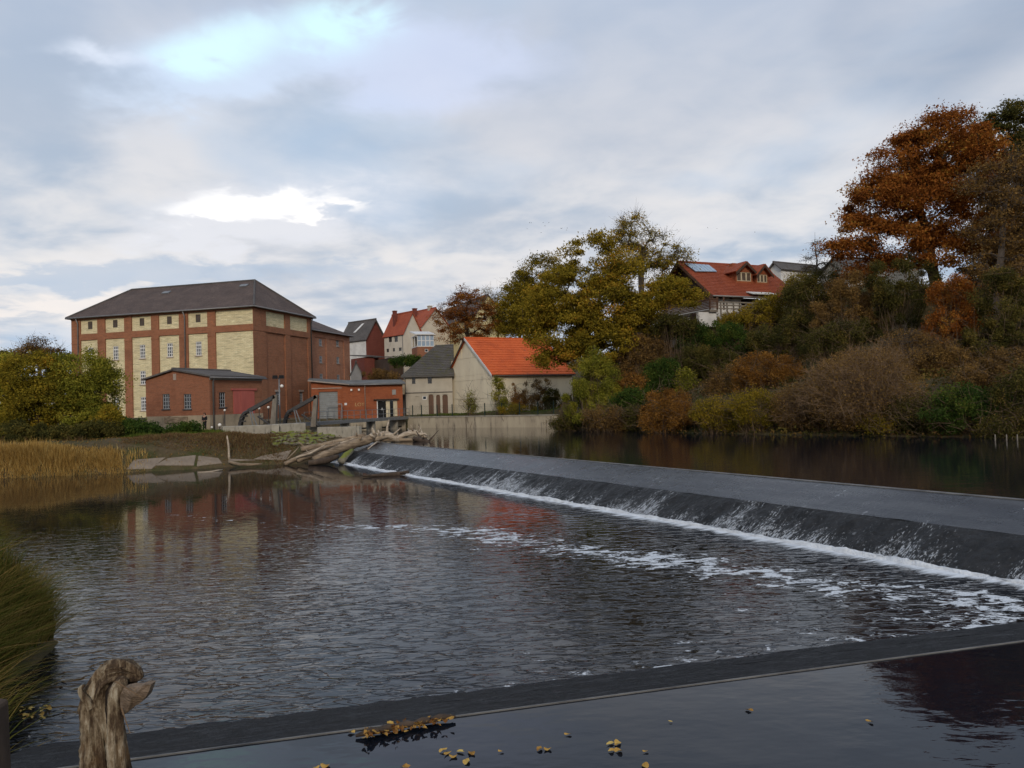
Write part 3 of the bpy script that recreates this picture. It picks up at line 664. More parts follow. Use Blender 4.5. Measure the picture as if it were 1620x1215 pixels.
def window(parent, mp, u0, u1, z0, z1, cols=2, rows=3, frame='white_paint', glass='glass', depth=0.14, fw=0.07, mw=0.035, sill=None, cross=False, name='window'):
    m = MB(); d0, d1 = depth - 0.06, depth
    mbox(m, mp, u0, u0 + fw, z0, z1, d0, d1); mbox(m, mp, u1 - fw, u1, z0, z1, d0, d1)
    mbox(m, mp, u0 + fw, u1 - fw, z0, z0 + fw, d0, d1); mbox(m, mp, u0 + fw, u1 - fw, z1 - fw, z1, d0, d1)
    for k in range(1, cols):
        u = u0 + (u1 - u0) * k / cols; mbox(m, mp, u - mw, u + mw, z0 + fw, z1 - fw, d0 + 0.008, d1 - 0.004)
    for k in range(1, rows):
        z = z0 + (z1 - z0) * k / rows; t = mw * (1.5 if cross and k == rows - 1 else 0.8); mbox(m, mp, u0 + fw, u1 - fw, z - t, z + t, d0 + 0.014, d1 - 0.008)
    o = m.build(name, M[frame], parent)
    g = MB(); mbox(g, mp, u0 + fw * 0.5, u1 - fw * 0.5, z0 + fw * 0.5, z1 - fw * 0.5, d1 - 0.02, d1 + 0.02); g.build('pane', M[glass], o)
    if sill:
        q = MB(); mbox(q, mp, u0 - 0.1, u1 + 0.1, z0 - 0.12, z0 - 0.003, -0.09, depth); q.build('sill', M[sill], o)
    return o
def tiled(m, A, B, C, D, nc, nt, lip=0.05, wav=0.02, rng=None):
    """roof slope of real courses: A,B on the eave, D,C on the ridge"""
    A, B, C, D = (Vector(p) for p in (A, B, C, D)); n = (B - A).cross(D - A).normalized()
    if n.z < 0: n = -n
    us = np.linspace(0, 1, nt * 2 + 1)
    for i in range(nc):
        v0, v1 = i / nc, (i + 1) / nc + 0.10 / nc
        v1 = min(v1, 1.0); base = len(m.v)
        for v, hh in ((v0, 0.0), (v0, lip), (v1, 0.004)):
            for k, u in enumerate(us):
                p = (A.lerp(D, v)).lerp(B.lerp(C, v), u)
                j = 0 if rng is None else rng.uniform(-0.012, 0.012)
                m.v.append(tuple(p + n * (hh + (wav if k % 2 else 0.0) * (1 if hh > 0.01 else 0.4) + j)))
        w = len(us)
        for r in range(2):
            for k in range(w - 1): m.f.append((base + r * w + k, base + r * w + k + 1, base + (r + 1) * w + k + 1, base + (r + 1) * w + k))
def gutter(parent, pts, r=0.09, mat='zinc', name='gutter'): return MB().tube(pts, r, 6).build(name, M[mat], parent, True)
def body(b, lx, ly, h, mat, holes_x=(), holes_y=(), depth=0.2, gable=None, z0=0.0, name='wall'):
    """four walls; openings on the two faces towards the camera; gable = ('x', rise) puts gables on the ends x=0/lx"""
    m = MB(); holed(m, mapper('x', 0), 0, ly, z0, h, holes_x, depth); holed(m, mapper('y', 0), 0, lx, z0, h, holes_y, depth)
    m.quad((lx, 0, z0), (lx, ly, z0), (lx, ly, h), (lx, 0, h)); m.quad((0, ly, z0), (lx, ly, z0), (lx, ly, h), (0, ly, h))
    if gable:
        ax, rise = gable[:2]; c = gable[2] if len(gable) > 2 else 0.5
        if ax == 'x':
            for x in (0, lx): m.quad((x, 0, h), (x, ly, h), (x, ly * c, h + rise))
        else:
            for y in (0, ly): m.quad((0, y, h), (lx, y, h), (lx * c, y, h + rise))
    return m.build(name, M[mat], b.e)
def gable_roof(b, lx, ly, h, rise, ax, mat, over=0.35, th=0.14, nc=0, nt=0, c=0.5, over_end=None, seed=1):
    """ridge along local axis ax ('x': gables at x=0 and x=lx)"""
    oe = over if over_end is None else over_end; m = MB(); rng = random.Random(seed)
    if ax == 'x':
        s0 = rise / (ly * c); s1 = rise / (ly * (1 - c))
        R0, R1 = (-oe, ly * c, h + rise + th), (lx + oe, ly * c, h + rise + th)
        E0, E1 = (-oe, -over, h - s0 * over + th), (lx + oe, -over, h - s0 * over + th)
        G0, G1 = (-oe, ly + over, h - s1 * over + th), (lx + oe, ly + over, h - s1 * over + th)
    else:
        s0 = rise / (lx * c); s1 = rise / (lx * (1 - c))
        R0, R1 = (lx * c, ly + oe, h + rise + th), (lx * c, -oe, h + rise + th)
        E0, E1 = (-over, ly + oe, h - s0 * over + th), (-over, -oe, h - s0 * over + th)
        G0, G1 = (lx + over, ly + oe, h - s1 * over + th), (lx + over, -oe, h - s1 * over + th)
    m.slab([E0, E1, R1, R0], th); m.slab([R0, R1, G1, G0], th)
    if nc:
        tiled(m, E0, E1, R1, R0, nc, nt, rng=rng)
    o = m.build('roof', M[mat], b.e)
    r = MB().tube([Vector(R0) + Vector((0, 0, 0.02)), Vector(R1) + Vector((0, 0, 0.02))], 0.13, 6).build('ridge_cap', M[mat], o)
    return o, (E0, E1, R0, R1, G0, G1)

# ------------------------------------------------------------------ the mill
def build_mill():
    b = Bld('mill', 403, 95, math.atan2(0.967, 0.253), 2.5, 'tall mill of dark brick pilasters and yellow brick panels under a hipped roof', 'mill')
    La = b.ry(113, 0, 12); Lb = b.rx(493, 0, 12)
    H = b.z(0, 0, 484); zb0 = b.z(0, 0, 522.5); za0 = b.z(0, 0, 512); za1 = b.z(0, 0, 488)
    mpx = mapper('x', 0); mpy = mapper('y', 0)
    pan = [(127, 154), (166, 196.5), (208, 239), (251, 283), (297, 328), (340.5, 400)]
    pan = [tuple(sorted((b.ry(p, 0, 12), b.ry(q, 0, 12)))) for p, q in pan]
    panb = [(421, 451), (459, 487)]; panb = [tuple(sorted((b.rx(p, 0, 13), b.rx(q, 0, 13)))) for p, q in panb]
    rec = 0.16
    holes = [(u0, u1, zb, zt) for u0, u1 in pan for zb, zt in ((0.6, zb0), (za0, za1))]
    hy = [(u0, u1, za0, za1) for u0, u1 in panb] + [(u0, u1, 0.9, zb0) for u0, u1 in panb]
    m = MB(); holed(m, mpx, 0, La, 0, H, holes, rec); holed(m, mpy, 0, Lb, 0, H, hy, rec)
    m.quad((Lb, 0, 0), (Lb, La, 0), (Lb, La, H), (Lb, 0, H)); m.quad((0, La, 0), (Lb, La, 0), (Lb, La, H), (0, La, H))
    m.build('wall', M['brick_mill'], b.e)
    # cornice courses standing proud of the pilasters
    m = MB()
    for z in (zb0 - 0.45, ): 
        edges = [0] + [v for p in sorted(pan) for v in p] + [La]
        for k in range(0, len(edges), 2): m.box(-0.05, -0.003, edges[k] + 0.003, edges[k + 1] - 0.003, z, z + 0.16)
    m.box(-0.07, Lb + 0.05, -0.07, -0.003, H - 0.32, H - 0.08); m.box(-0.07, -0.003, 0.0, La, H - 0.32, H - 0.08)
    m.box(-0.05, Lb, -0.05, -0.003, zb0 + 0.06, zb0 + 0.16)
    m.build('cornice', M['brick_mill'], b.e)
    # panels with their windows
    order = sorted(pan, key=lambda p: -p[0])              # from the far left bay to the wide one at the corner
    mp = mapper('x', rec)
    rows = [(547.5, 569), (588, 609), (628, 648)]
    for k, (u0, u1) in enumerate(order):
        uc = (u0 + u1) / 2; wins = []; att = []
        if k < 5:
            uc = (u0 + u1) / 2 - (0.0 if k else 0.1)
            yk = b.w(0, uc)
            z1 = zat(b.w(0, order[1][0] * 0.5 + order[1][1] * 0.5).x, b.w(0, sum(order[1]) / 2).y, 547.5) - b.z0
            for r in range(4):
                zt = z1 - r * 3.38; wins.append((uc - 0.43, uc + 0.43, zt - 1.78, zt))
            att = [(uc - 0.36, uc + 0.36, za0 + 0.62, za0 + 1.62)]
        wins = [w for w in wins if w[2] > 0.8]
        m = MB(); holed(m, mp, u0 + 0.003, u1 - 0.003, 0.6, zb0, wins, 0.16); p1 = m.build('panel', M['brick_yellow'], b.e)
        m = MB(); holed(m, mp, u0 + 0.003, u1 - 0.003, za0, za1, att, 0.16); m.build('panel', M['brick_yellow'], b.e)
        for w in wins: window(b.e, mp, *w, cols=3, rows=4, frame='white_paint', sill='lintel', depth=0.12, fw=0.09, mw=0.045, cross=True)
        for w in att: window(b.e, mp, *w, cols=3, rows=2, frame='frame_dark', glass='glass_board', depth=0.1, fw=0.05, mw=0.03)
    mp2 = mapper('y', rec)
    for k, (u0, u1) in enumerate(panb):
        m = MB(); holed(m, mp2, u0, u1, za0, za1, [], 0.1); m.build('panel', M['brick_yellow'], b.e)
        uc = [b.rx(441, 0, 3), b.rx(478.5, 0, 3)][k]; zt = b.z(uc, 0, 620); zb = b.z(uc, 0, 640)
        w = (uc - 0.45, uc + 0.45, zb, zt)
        m = MB(); holed(m, mp2, u0, u1, 0.9, zb0, [w], 0.2); m.build('panel', M['brick_mill'], b.e)
        window(b.e, mp2, *w, cols=3, rows=5, frame='frame_grey', depth=0.12, fw=0.06)
        m = MB(); mbox(m, mp2, w[0] - 0.2, w[1] + 0.2, zt + 0.02, zt + 0.28, -0.06, 0.05); m.build('lintel', M['lintel'], b.e)
    # hipped roof
    ov = 0.45; ez = H - 0.02; r0 = b.ry(403, Lb / 2, 18); r1 = b.ry(209, Lb / 2, 18)
    r0 = max(r0, 1.0); hz = b.z(Lb / 2, r0, 443.5)
    c = [(-ov, -ov, ez), (Lb + ov, -ov, ez), (Lb + ov, La + ov, ez), (-ov, La + ov, ez)]; R0 = (Lb / 2, r0, hz); R1 = (Lb / 2, r1, hz)
    m = MB(); m.quad(c[0], c[1], R0); m.quad(c[1], c[2], R1, R0); m.quad(c[2], c[3], R1); m.quad(c[3], c[0], R0, R1)
    lo = [(p[0], p[1], p[2] - 0.14) for p in c]
    for k in range(4): m.quad(lo[k], lo[(k + 1) % 4], c[(k + 1) % 4], c[k])
    m.quad(*reversed(lo)); rf = m.build('roof', M['tile_mill'], b.e)
    for p, q in ((c[0], R0), (c[3], R1), (R0, R1), (c[1], R0)): MB().tube([Vector(p) + Vector((0, 0, 0.03)), Vector(q) + Vector((0, 0, 0.05))], 0.13, 6).build('ridge_cap', M['tile_dark'], rf)
    def roof_pt(px, py):                                   # skylight on the long slope
        for t in np.linspace(0, 1, 200):
            x = -ov + t * (Lb / 2 + ov); y = b.ry(px, x, 15); z = ez + (hz - ez) * t
            p = b.w(x, y, z)
            if zat(p.x, p.y, py) <= p.z: return x, y, z
        return x, y, z
    sl = (hz - ez) / (Lb / 2 + ov)
    for px, py in ((263, 464), (386, 453)):
        x, y, z = roof_pt(px, py); m = MB(); m.slab([(x - 0.25, y + 0.55, z - 0.25 * sl + 0.14), (x - 0.25, y - 0.55, z - 0.25 * sl + 0.14), (x + 0.35, y - 0.55, z + 0.35 * sl + 0.14), (x + 0.35, y + 0.55, z + 0.35 * sl + 0.14)], 0.16)
        m.build('skylight', M['iron_grey'], rf)
    gutter(b.e, [(-ov - 0.06, La + ov, ez - 0.05), (-ov - 0.06, -ov - 0.06, ez - 0.05), (Lb + ov, -ov - 0.06, ez - 0.05)], 0.1)
    for px in (293.5, 124.5):
        u = b.ry(px, 0, 10); MB().tube([(-ov, u, ez - 0.1), (-0.16, u - 0.05, ez - 0.8), (-0.16, u - 0.05, 0.2)], 0.075, 6).build('downpipe', M['zinc'], b.e, True)
    u = Lb - 0.35; MB().tube([(u, -ov, ez - 0.1), (u, -0.14, ez - 0.9), (u, -0.14, 0.4)], 0.08, 6).build('downpipe', M['black_pipe'], b.e, True)
    m = MB(); m.box(-0.1, Lb + 0.1, -0.1, -0.004, 0.0, 0.55); m.box(-0.1, -0.004, 0.0, La, 0.0, 0.55); m.build('plinth', M['plinth'], b.e)
    # annex wing behind, along the same wall line
    a = Bld('mill_annex', 496, 109, b.th, 2.5, 'red brick mill wing with rows of small windows beside the big mill', 'building')
    a.o = b.w(Lb + 0.05, 0.9, -b.z0); a.o.z = 0; a.e.location = (a.o.x, a.o.y, a.z0)
    lx = a.rx(553.5, 0, 10); hh = a.z(0, 0, 520.5); rec = 0.12
    px = [(497.5, 517), (522, 545)]; pl = [tuple(sorted((a.rx(p, 0, 8), a.rx(q, 0, 8)))) for p, q in px]
    hy = [(u0, u1, 0.8, hh - 0.9) for u0, u1 in pl]
    m = MB(); holed(m, mapper('y', 0), 0, lx, 0, hh, hy, rec); m.quad((lx, 0, 0), (lx, 12, 0), (lx, 12, hh), (lx, 0, hh)); m.quad((0, 12, 0), (lx, 12, 0), (lx, 12, hh), (0, 12, hh)); m.quad((0, 0, 0), (0, 12, 0), (0, 12, hh), (0, 0, hh))
    m.build('wall', M['brick_annex'], a.e); mp2 = mapper('y', rec)
    for k, (u0, u1) in enumerate(pl):
        uc = a.rx([509, 536][k], 0, 8); ws = [(uc - 0.46, uc + 0.46, a.z(uc, 0, r) - 0.5, a.z(uc, 0, r) + 0.5) for r in ([541.5, 568.5, 596.5][i] + k * 1.2 for i in range(3))]
        m = MB(); holed(m, mp2, u0, u1, 0.8, hh - 0.9, ws, 0.16); m.build('panel', M['brick_annex'], a.e)
        for w in ws: window(a.e, mp2, *w, cols=3, rows=2, frame='frame_grey', depth=0.1, sill='lintel', fw=0.1, mw=0.04)
    e = 0.5; C = [(-0.3, -e, hh), (lx + e, -e, hh), (lx + e, 12.5, hh), (-0.3, 12.5, hh)]; R0 = (lx * 0.12, 6, hh + 3.4); R1 = (lx * 0.5, 6, hh + 3.4)
    m = MB(); m.quad(C[0], C[1], R1, R0); m.quad(C[1], C[2], R1); m.quad(C[2], C[3], R0, R1); m.quad(C[3], C[0], R0)
    L_ = [(p[0], p[1], p[2] - 0.14) for p in C]
    for k in range(4): m.quad(L_[k], L_[(k + 1) % 4], C[(k + 1) % 4], C[k])
    m.quad(*reversed(L_)); m.build('roof', M['tile_mill'], a.e)
    gutter(a.e, [(0, -e - 0.06, hh - 0.05), (lx + e, -e - 0.06, hh - 0.05)])
    return b
mill = build_mill()

def build_engine_house():
    b = Bld('engine_house', 332, 78, math.radians(66), 2.05, 'low brick engine house with red sliding door and shallow gable beside the mill', 'building')
    ly = b.ry(231, 0, 3); lx = b.rx(415, 0, 3); pz = b.z(0, 0, 656.5); eh = b.z(0, 0, 595.5)
    yp = b.ry(276, 0, 6); rise = b.z(0, yp, 586) - eh; c = yp / ly
    mpx, mpy = mapper('x', 0), mapper('y', 0)
    wx = []
    for p0, p1 in ((257, 268.5), (290.5, 302.5)):
        u = sorted((b.ry(p0, 0, 3), b.ry(p1, 0, 3))); wx.append((u[0], u[1], b.z(0, u[0], 647), b.z(0, u[0], 623)))
    u = sorted((b.rx(347, 0, 3), b.rx(357, 0, 3))); wy = [(u[0], u[1], b.z(u[0], 0, 644.5), b.z(u[0], 0, 620.5))]
    d = sorted((b.rx(368.5, 0, 3), b.rx(402, 0, 3))); dz0, dz1 = b.z(d[0], 0, 655), b.z(d[0], 0, 618)
    body(b, lx, ly, eh, 'brick_engine', wx, wy, 0.2, None, pz)
    m = MB()
    for x in (0, lx): m.quad((x, 0, eh), (x, ly, eh), (x, yp, eh + rise))
    m.build('gable', M['brick_engine'], b.e)
    for w in wx: window(b.e, mpx, *w, cols=3, rows=4, frame='frame_grey', depth=0.16, fw=0.06, mw=0.03, sill='iron_dark')
    for w in wy: window(b.e, mpy, *w, cols=3, rows=4, frame='frame_grey', depth=0.16, fw=0.06, mw=0.03, sill='iron_dark')
    dd = empty('door'); dd.parent = b.e
    n = 3; wdt = (d[1] - d[0]) / n
    for k in range(n):
        m = MB(); m.box(d[0] + k * wdt + 0.012, d[0] + (k + 1) * wdt - 0.012, -0.09 - 0.02 * (k % 2), -0.02, dz0, dz1); m.build('panel', M['red_paint'], dd)
    MB().box(d[0] - 0.25, d[1] + 0.3, -0.16, -0.02, dz1 + 0.03, dz1 + 0.24).build('rail', M['red_paint'], dd)
    m = MB(); m.box(-0.08, lx, -0.08, 0.1, -0.6, pz - 0.003); m.box(-0.08, 0.1, 0.1, ly, -0.6, pz - 0.003); m.box(0.1, lx, ly - 0.1, ly, -0.6, pz - 0.003); m.build('plinth', M['plinth'], b.e)
    u0, u1 = sorted((b.ry(262, 0, 1), b.ry(298, 0, 1))); m = MB(); m.box(-0.17, -0.085, u0, u1, b.z(0, u0, 669), b.z(0, u0, 659)); m.build('ledge', M['drift_brown'], b.e)
    gable_roof(b, lx, ly, eh, rise, 'x', 'tile_dark', 0.35, 0.16, c=c, over_end=0.3)
    MB().box(-0.05, -0.004, yp - 0.25, yp + 0.15, eh + rise - 1.0, eh + rise - 0.35).build('vent', M['lintel'], b.e)
    MB().box(0.0, lx, -0.05, -0.004, eh - 0.34, eh - 0.14).build('fascia', M['trim_grey'], b.e)
    gutter(b.e, [(-0.3, -0.42, eh - 0.12), (lx + 0.3, -0.42, eh - 0.12)], 0.1)
    MB().tube([(0.35, -0.42, eh - 0.1), (0.35, -0.13, eh - 0.5), (0.35, -0.13, 0.2)], 0.08, 6).build('downpipe', M['zinc'], b.e, True)
    return b
engine = build_engine_house()

def text_mesh(txt, size, extr=0.006):
    cu = bpy.data.curves.new('lettering', 'FONT'); cu.body = txt; cu.size = size; cu.extrude = extr; cu.align_x = 'CENTER'
    t = bpy.data.objects.new('lettering', cu); COL.objects.link(t); bpy.context.view_layer.update()
    dg = bpy.context.evaluated_depsgraph_get(); me = bpy.data.meshes.new_from_object(t.evaluated_get(dg)); bpy.data.objects.remove(t); bpy.data.curves.remove(cu)
    me.materials.clear(); return me
def build_workshop():
    b = Bld('workshop', 492.5, 101, math.radians(13), 2.55, 'low orange brick workshop with grey roller door and cream panelled entrance', 'building')
    lx = b.rx(637, 0, 3); ly = 6.0; xs = b.rx(553, 0, 3); xq = b.rx(541, 0, 3)
    h0 = b.z(0, 0, 603.5); h = b.z(xs, 0, 609.5); mpy = mapper('y', 0)
    r = sorted((b.rx(505, 0, 2), b.rx(534.5, 0, 2))); rz1 = b.z(r[0], 0, 620)
    e0, e1 = sorted((b.rx(596, 0, 2), b.rx(628.5, 0, 2))); ez1 = b.z(e0, 0, 633.5)
    m = MB(); holed(m, mpy, 0, lx, 0, h, [(r[0], r[1], 0.05, rz1), (e0, e1, 0.1, ez1)], 0.25)
    m.quad((0, 0, h), (xs, 0, h), (0, 0, h0)); m.quad((0, 0, 0), (0, ly, 0), (0, ly, h0), (0, 0, h0)); m.quad((lx, 0, 0), (lx, ly, 0), (lx, ly, h), (lx, 0, h)); m.quad((0, ly, 0), (lx, ly, 0), (lx, ly, h), (0, ly, h))
    m.build('wall', M['brick_shop'], b.e)
    MB().box(r[0] - 0.9, r[0] - 0.02, -0.1, -0.004, 0, h + 0.2).build('pilaster', M['brick_shop'], b.e); MB().box(r[1] + 0.02, xq, -0.1, -0.004, 0, h).build('pilaster', M['brick_shop'], b.e)
    MB().box(r[0] - 0.9, xq, -0.13, -0.105, b.z(r[0], 0, 615.2), b.z(r[0], 0, 613.8)).build('string_course', M['lintel'], b.e)
    n = 14; zr = lambda k: 0.05 + (rz1 - 0.05) * k / n; m = MB()
    for k in range(n):
        z0, z1 = zr(k), zr(k + 1) - 0.02
        m.hexa([(r[0], 0.22, z0), (r[1], 0.22, z0), (r[1], 0.30, z0), (r[0], 0.30, z0)], [(r[0], 0.18, z1), (r[1], 0.18, z1), (r[1], 0.30, z1), (r[0], 0.30, z1)])
    tag(m.build('roller_door', M['roller'], b.e), kind='stuff')
    m = MB()
    for x in (r[0] + 0.9, r[1] + 0.5): m.box(x - 0.05, x + 0.05, -0.9, -0.8, 0.0, 2.1)
    m.box(r[0] + 0.9, r[1] + 0.5, -0.89, -0.81, 2.1, 2.2); m.build('barrier_frame', M['iron_grey'], b.e)
    en = empty('entrance'); en.parent = b.e; w = e1 - e0
    def slot(a, c, mt, nm, dep=0.16, z0=0.1, z1=ez1 - 0.1): m = MB(); m.box(e0 + w * a, e0 + w * c, dep, dep + 0.06, z0, z1); return m.build(nm, M[mt], en)
    slot(0.0, 0.05, 'white_paint', 'frame', 0.1); slot(0.0, 1.0, 'white_paint', 'head', 0.1, ez1 - 0.1, ez1 - 0.003)
    dr = slot(0.055, 0.445, 'black', 'door'); slot(0.45, 0.64, 'cream_panel', 'panel'); slot(0.645, 0.80, 'glass', 'pane'); slot(0.805, 1.0, 'cream_panel', 'panel')
    MB().box(e0 - 0.4, e1 + 0.2, -0.35, -0.004, ez1 + 0.05, ez1 + 0.18).build('canopy', M['wood_dark'], en)
    cx, cz, s = e0 + w * 0.26, ez1 * 0.55, 0.17
    m = MB(); P = [(cx - s, cz - s), (cx + s, cz - s), (cx, cz + s * 0.9)]; q = [(cx - s * .5, cz - s * .72), (cx + s * .5, cz - s * .72), (cx, cz + s * .35)]
    for k in range(3): a, c = P[k], P[(k + 1) % 3]; d, f2 = q[(k + 1) % 3], q[k]; m.quad((a[0], 0.155, a[1]), (c[0], 0.155, c[1]), (d[0], 0.155, d[1]), (f2[0], 0.155, f2[1]))
    m.build('warning_triangle', M['white_paint'], dr)
    m = MB(); m.slab([(-0.4, -0.45, h0 + 0.18), (xs, -0.45, h + 0.18), (xs, ly + 0.4, h + 0.9), (-0.4, ly + 0.4, h0 + 0.7)], 0.18); m.slab([(xs, -0.45, h + 0.18), (lx + 0.4, -0.45, h + 0.16), (lx + 0.4, ly + 0.4, h + 0.85), (xs, ly + 0.4, h + 0.9)], 0.18); m.build('roof', M['flat_roof'], b.e)
    gutter(b.e, [(xs, -0.5, h + 0.02), (lx + 0.4, -0.5, h)], 0.08); gutter(b.e, [(-0.4, -0.5, h0 + 0.06), (xs, -0.5, h + 0.06)], 0.09, 'lintel', 'verge')
    u = b.rx(577.5, 0, 3); MB().tube([(u, -0.45, h), (u, -0.1, h - 0.4), (u, -0.1, 0.2)], 0.06, 6).build('downpipe', M['lintel'], b.e, True)
    u0, u1 = b.rx(620.5, 0, 3), b.rx(626.5, 0, 3); MB().box(u0, u1, -0.05, -0.004, b.z(u0, 0, 624.5), b.z(u0, 0, 616.5)).build('vent_grille', M['trim_grey'], b.e)
    me = text_mesh('LOY', 0.66); u = b.rx(569, 0, 2); g = link('lettering', me, M['graffiti'], b.e); g.location = (u, -0.012, b.z(u, 0, 642.5)); g.rotation_euler = (math.pi / 2, 0, 0)
    u = b.rx(545, 0, 2); MB().box(u, u + 0.32, -0.05, -0.004, b.z(u, 0, 641), b.z(u, 0, 637.5)).build('notice', M['white_paint'], b.e)
    for px in (556, 568): u = b.rx(px, 0, 3); MB().box(u - 0.12, u + 0.12, -0.3, -0.004, h - 0.75, h - 0.5).build('wall_lamp', M['globe'], b.e)
    return b
workshop = build_workshop()

def build_grey_house():
    b = Bld('grey_house', 641, 107, math.radians(4), 2.75, 'grey rendered house with mossy roof and brown arched doors left of the barn', 'house')
    lx = b.rx(716, 0, 3); h = b.z(0, 0, 594); ly = 9.0
    ws = []
    for p0, p1, r0, r1 in ((652, 657.5, 596.5, 607.5), (677, 683.5, 594, 607)):
        u = (b.rx(p0, 0, 4), b.rx(p1, 0, 4)); ws.append((u[0], u[1], b.z(u[0], 0, r1), b.z(u[0], 0, r0)))
    u = (b.rx(668.5, 0, 2), b.rx(675, 0, 2)); wd = (u[0], u[1], b.z(u[0], 0, 632.5), b.z(u[0], 0, 626.5))
    doors = []
    for p0, p1, r in ((678, 686, 624), (690, 696.5, 624.5), (700, 708.5, 624)):
        u = (b.rx(p0, 0, 2), b.rx(p1, 0, 2)); doors.append((u[0], u[1], 0.02, b.z(u[0], 0, r)))
    u = (b.rx(657, 0, 2), b.rx(664, 0, 2)); blind = (u[0], u[1], 0.02, b.z(u[0], 0, 627))
    mpy = mapper('y', 0); zs = b.z(0, 0, 622)
    body(b, lx, ly, h, 'render_grey', [], ws + [wd, blind] + doors, 0.2)
    for w in ws: window(b.e, mpy, *w, cols=2, rows=2, frame='frame_dark', depth=0.12, fw=0.06)
    window(b.e, mpy, *wd, cols=1, rows=1, frame='white_paint', depth=0.1, fw=0.08)
    for d in doors:
        m = MB(); m.box(d[0], d[1], 0.14, 0.2, d[2], d[3]); o = m.build('door', M['door_brown'], b.e)
        m = MB(); c = (d[0] + d[1]) / 2; w = (d[1] - d[0]) / 2
        pts = [(c - w, d[3] - 0.28)] + [(c - w * math.cos(t), d[3] - 0.28 + 0.27 * math.sin(t)) for t in np.linspace(0, math.pi, 9)][1:-1] + [(c + w, d[3] - 0.28)]
        for s in (0,):
            for (x0, z0), (x1, z1) in zip(pts[:-1], pts[1:]): m.quad((x0, 0.13, z0), (x1, 0.13, z1), (x1, 0.13, d[3]), (x0, 0.13, d[3]))
        m.build('arch', M['render_grey'], o)
        MB().box(c - 0.012, c + 0.012, 0.125, 0.138, d[2], d[3] - 0.3).build('seam', M['wood_dark'], o)
    MB().box(blind[0], blind[1], 0.08, 0.2, blind[2], blind[3]).build('bricked_up_door', M['render_grey'], b.e)
    MB().box(-0.04, lx, -0.06, -0.004, zs - 0.06, zs + 0.06).build('string_course', M['frame_dark'], b.e)
    # mossy roof, ridge running away to the right behind the barn
    rz = b.z(4.2, ly * 0.55, 546)
    A, B = (-0.5, -0.5, h - 0.1), (lx + 0.3, -0.5, h - 0.1); R0, R1 = (4.3, ly * 0.55, rz), (lx + 6, ly * 0.55, rz + 0.2); C0, C1 = (-0.5, ly + 0.5, h - 0.1), (lx + 6, ly + 0.5, h - 0.1)
    m = MB(); rng = random.Random(5); tiled(m, A, B, (lx + 0.3, ly * 0.55, rz + 0.1), R0, 18, 26, 0.07, 0.03, rng)
    m.quad(A, B, (lx + 0.3, ly * 0.55, rz), R0); m.quad(A, R0, C0); m.quad(R0, (lx + 0.3, ly * 0.55, rz), (lx + 0.3, ly + 0.5, h), C0)
    rf = m.build('roof', M['tile_moss'], b.e)
    m = MB(); m.box(-0.5, lx + 0.3, -0.55, -0.43, h - 0.3, h - 0.08); m.build('fascia', M['frame_dark'], b.e)
    MB().tube([(0.05, -0.5, h - 0.2), (0.05, -0.12, h - 0.5), (0.05, -0.12, 0.1)], 0.05, 6).build('downpipe', M['zinc'], b.e, True)
    m = MB(); m.box(-2.2, -0.02, 1.2, 1.4, 0, h - 2.6); m.build('passage_wall', M['shed_grey'], b.e)
    return b
grey_house = build_grey_house()

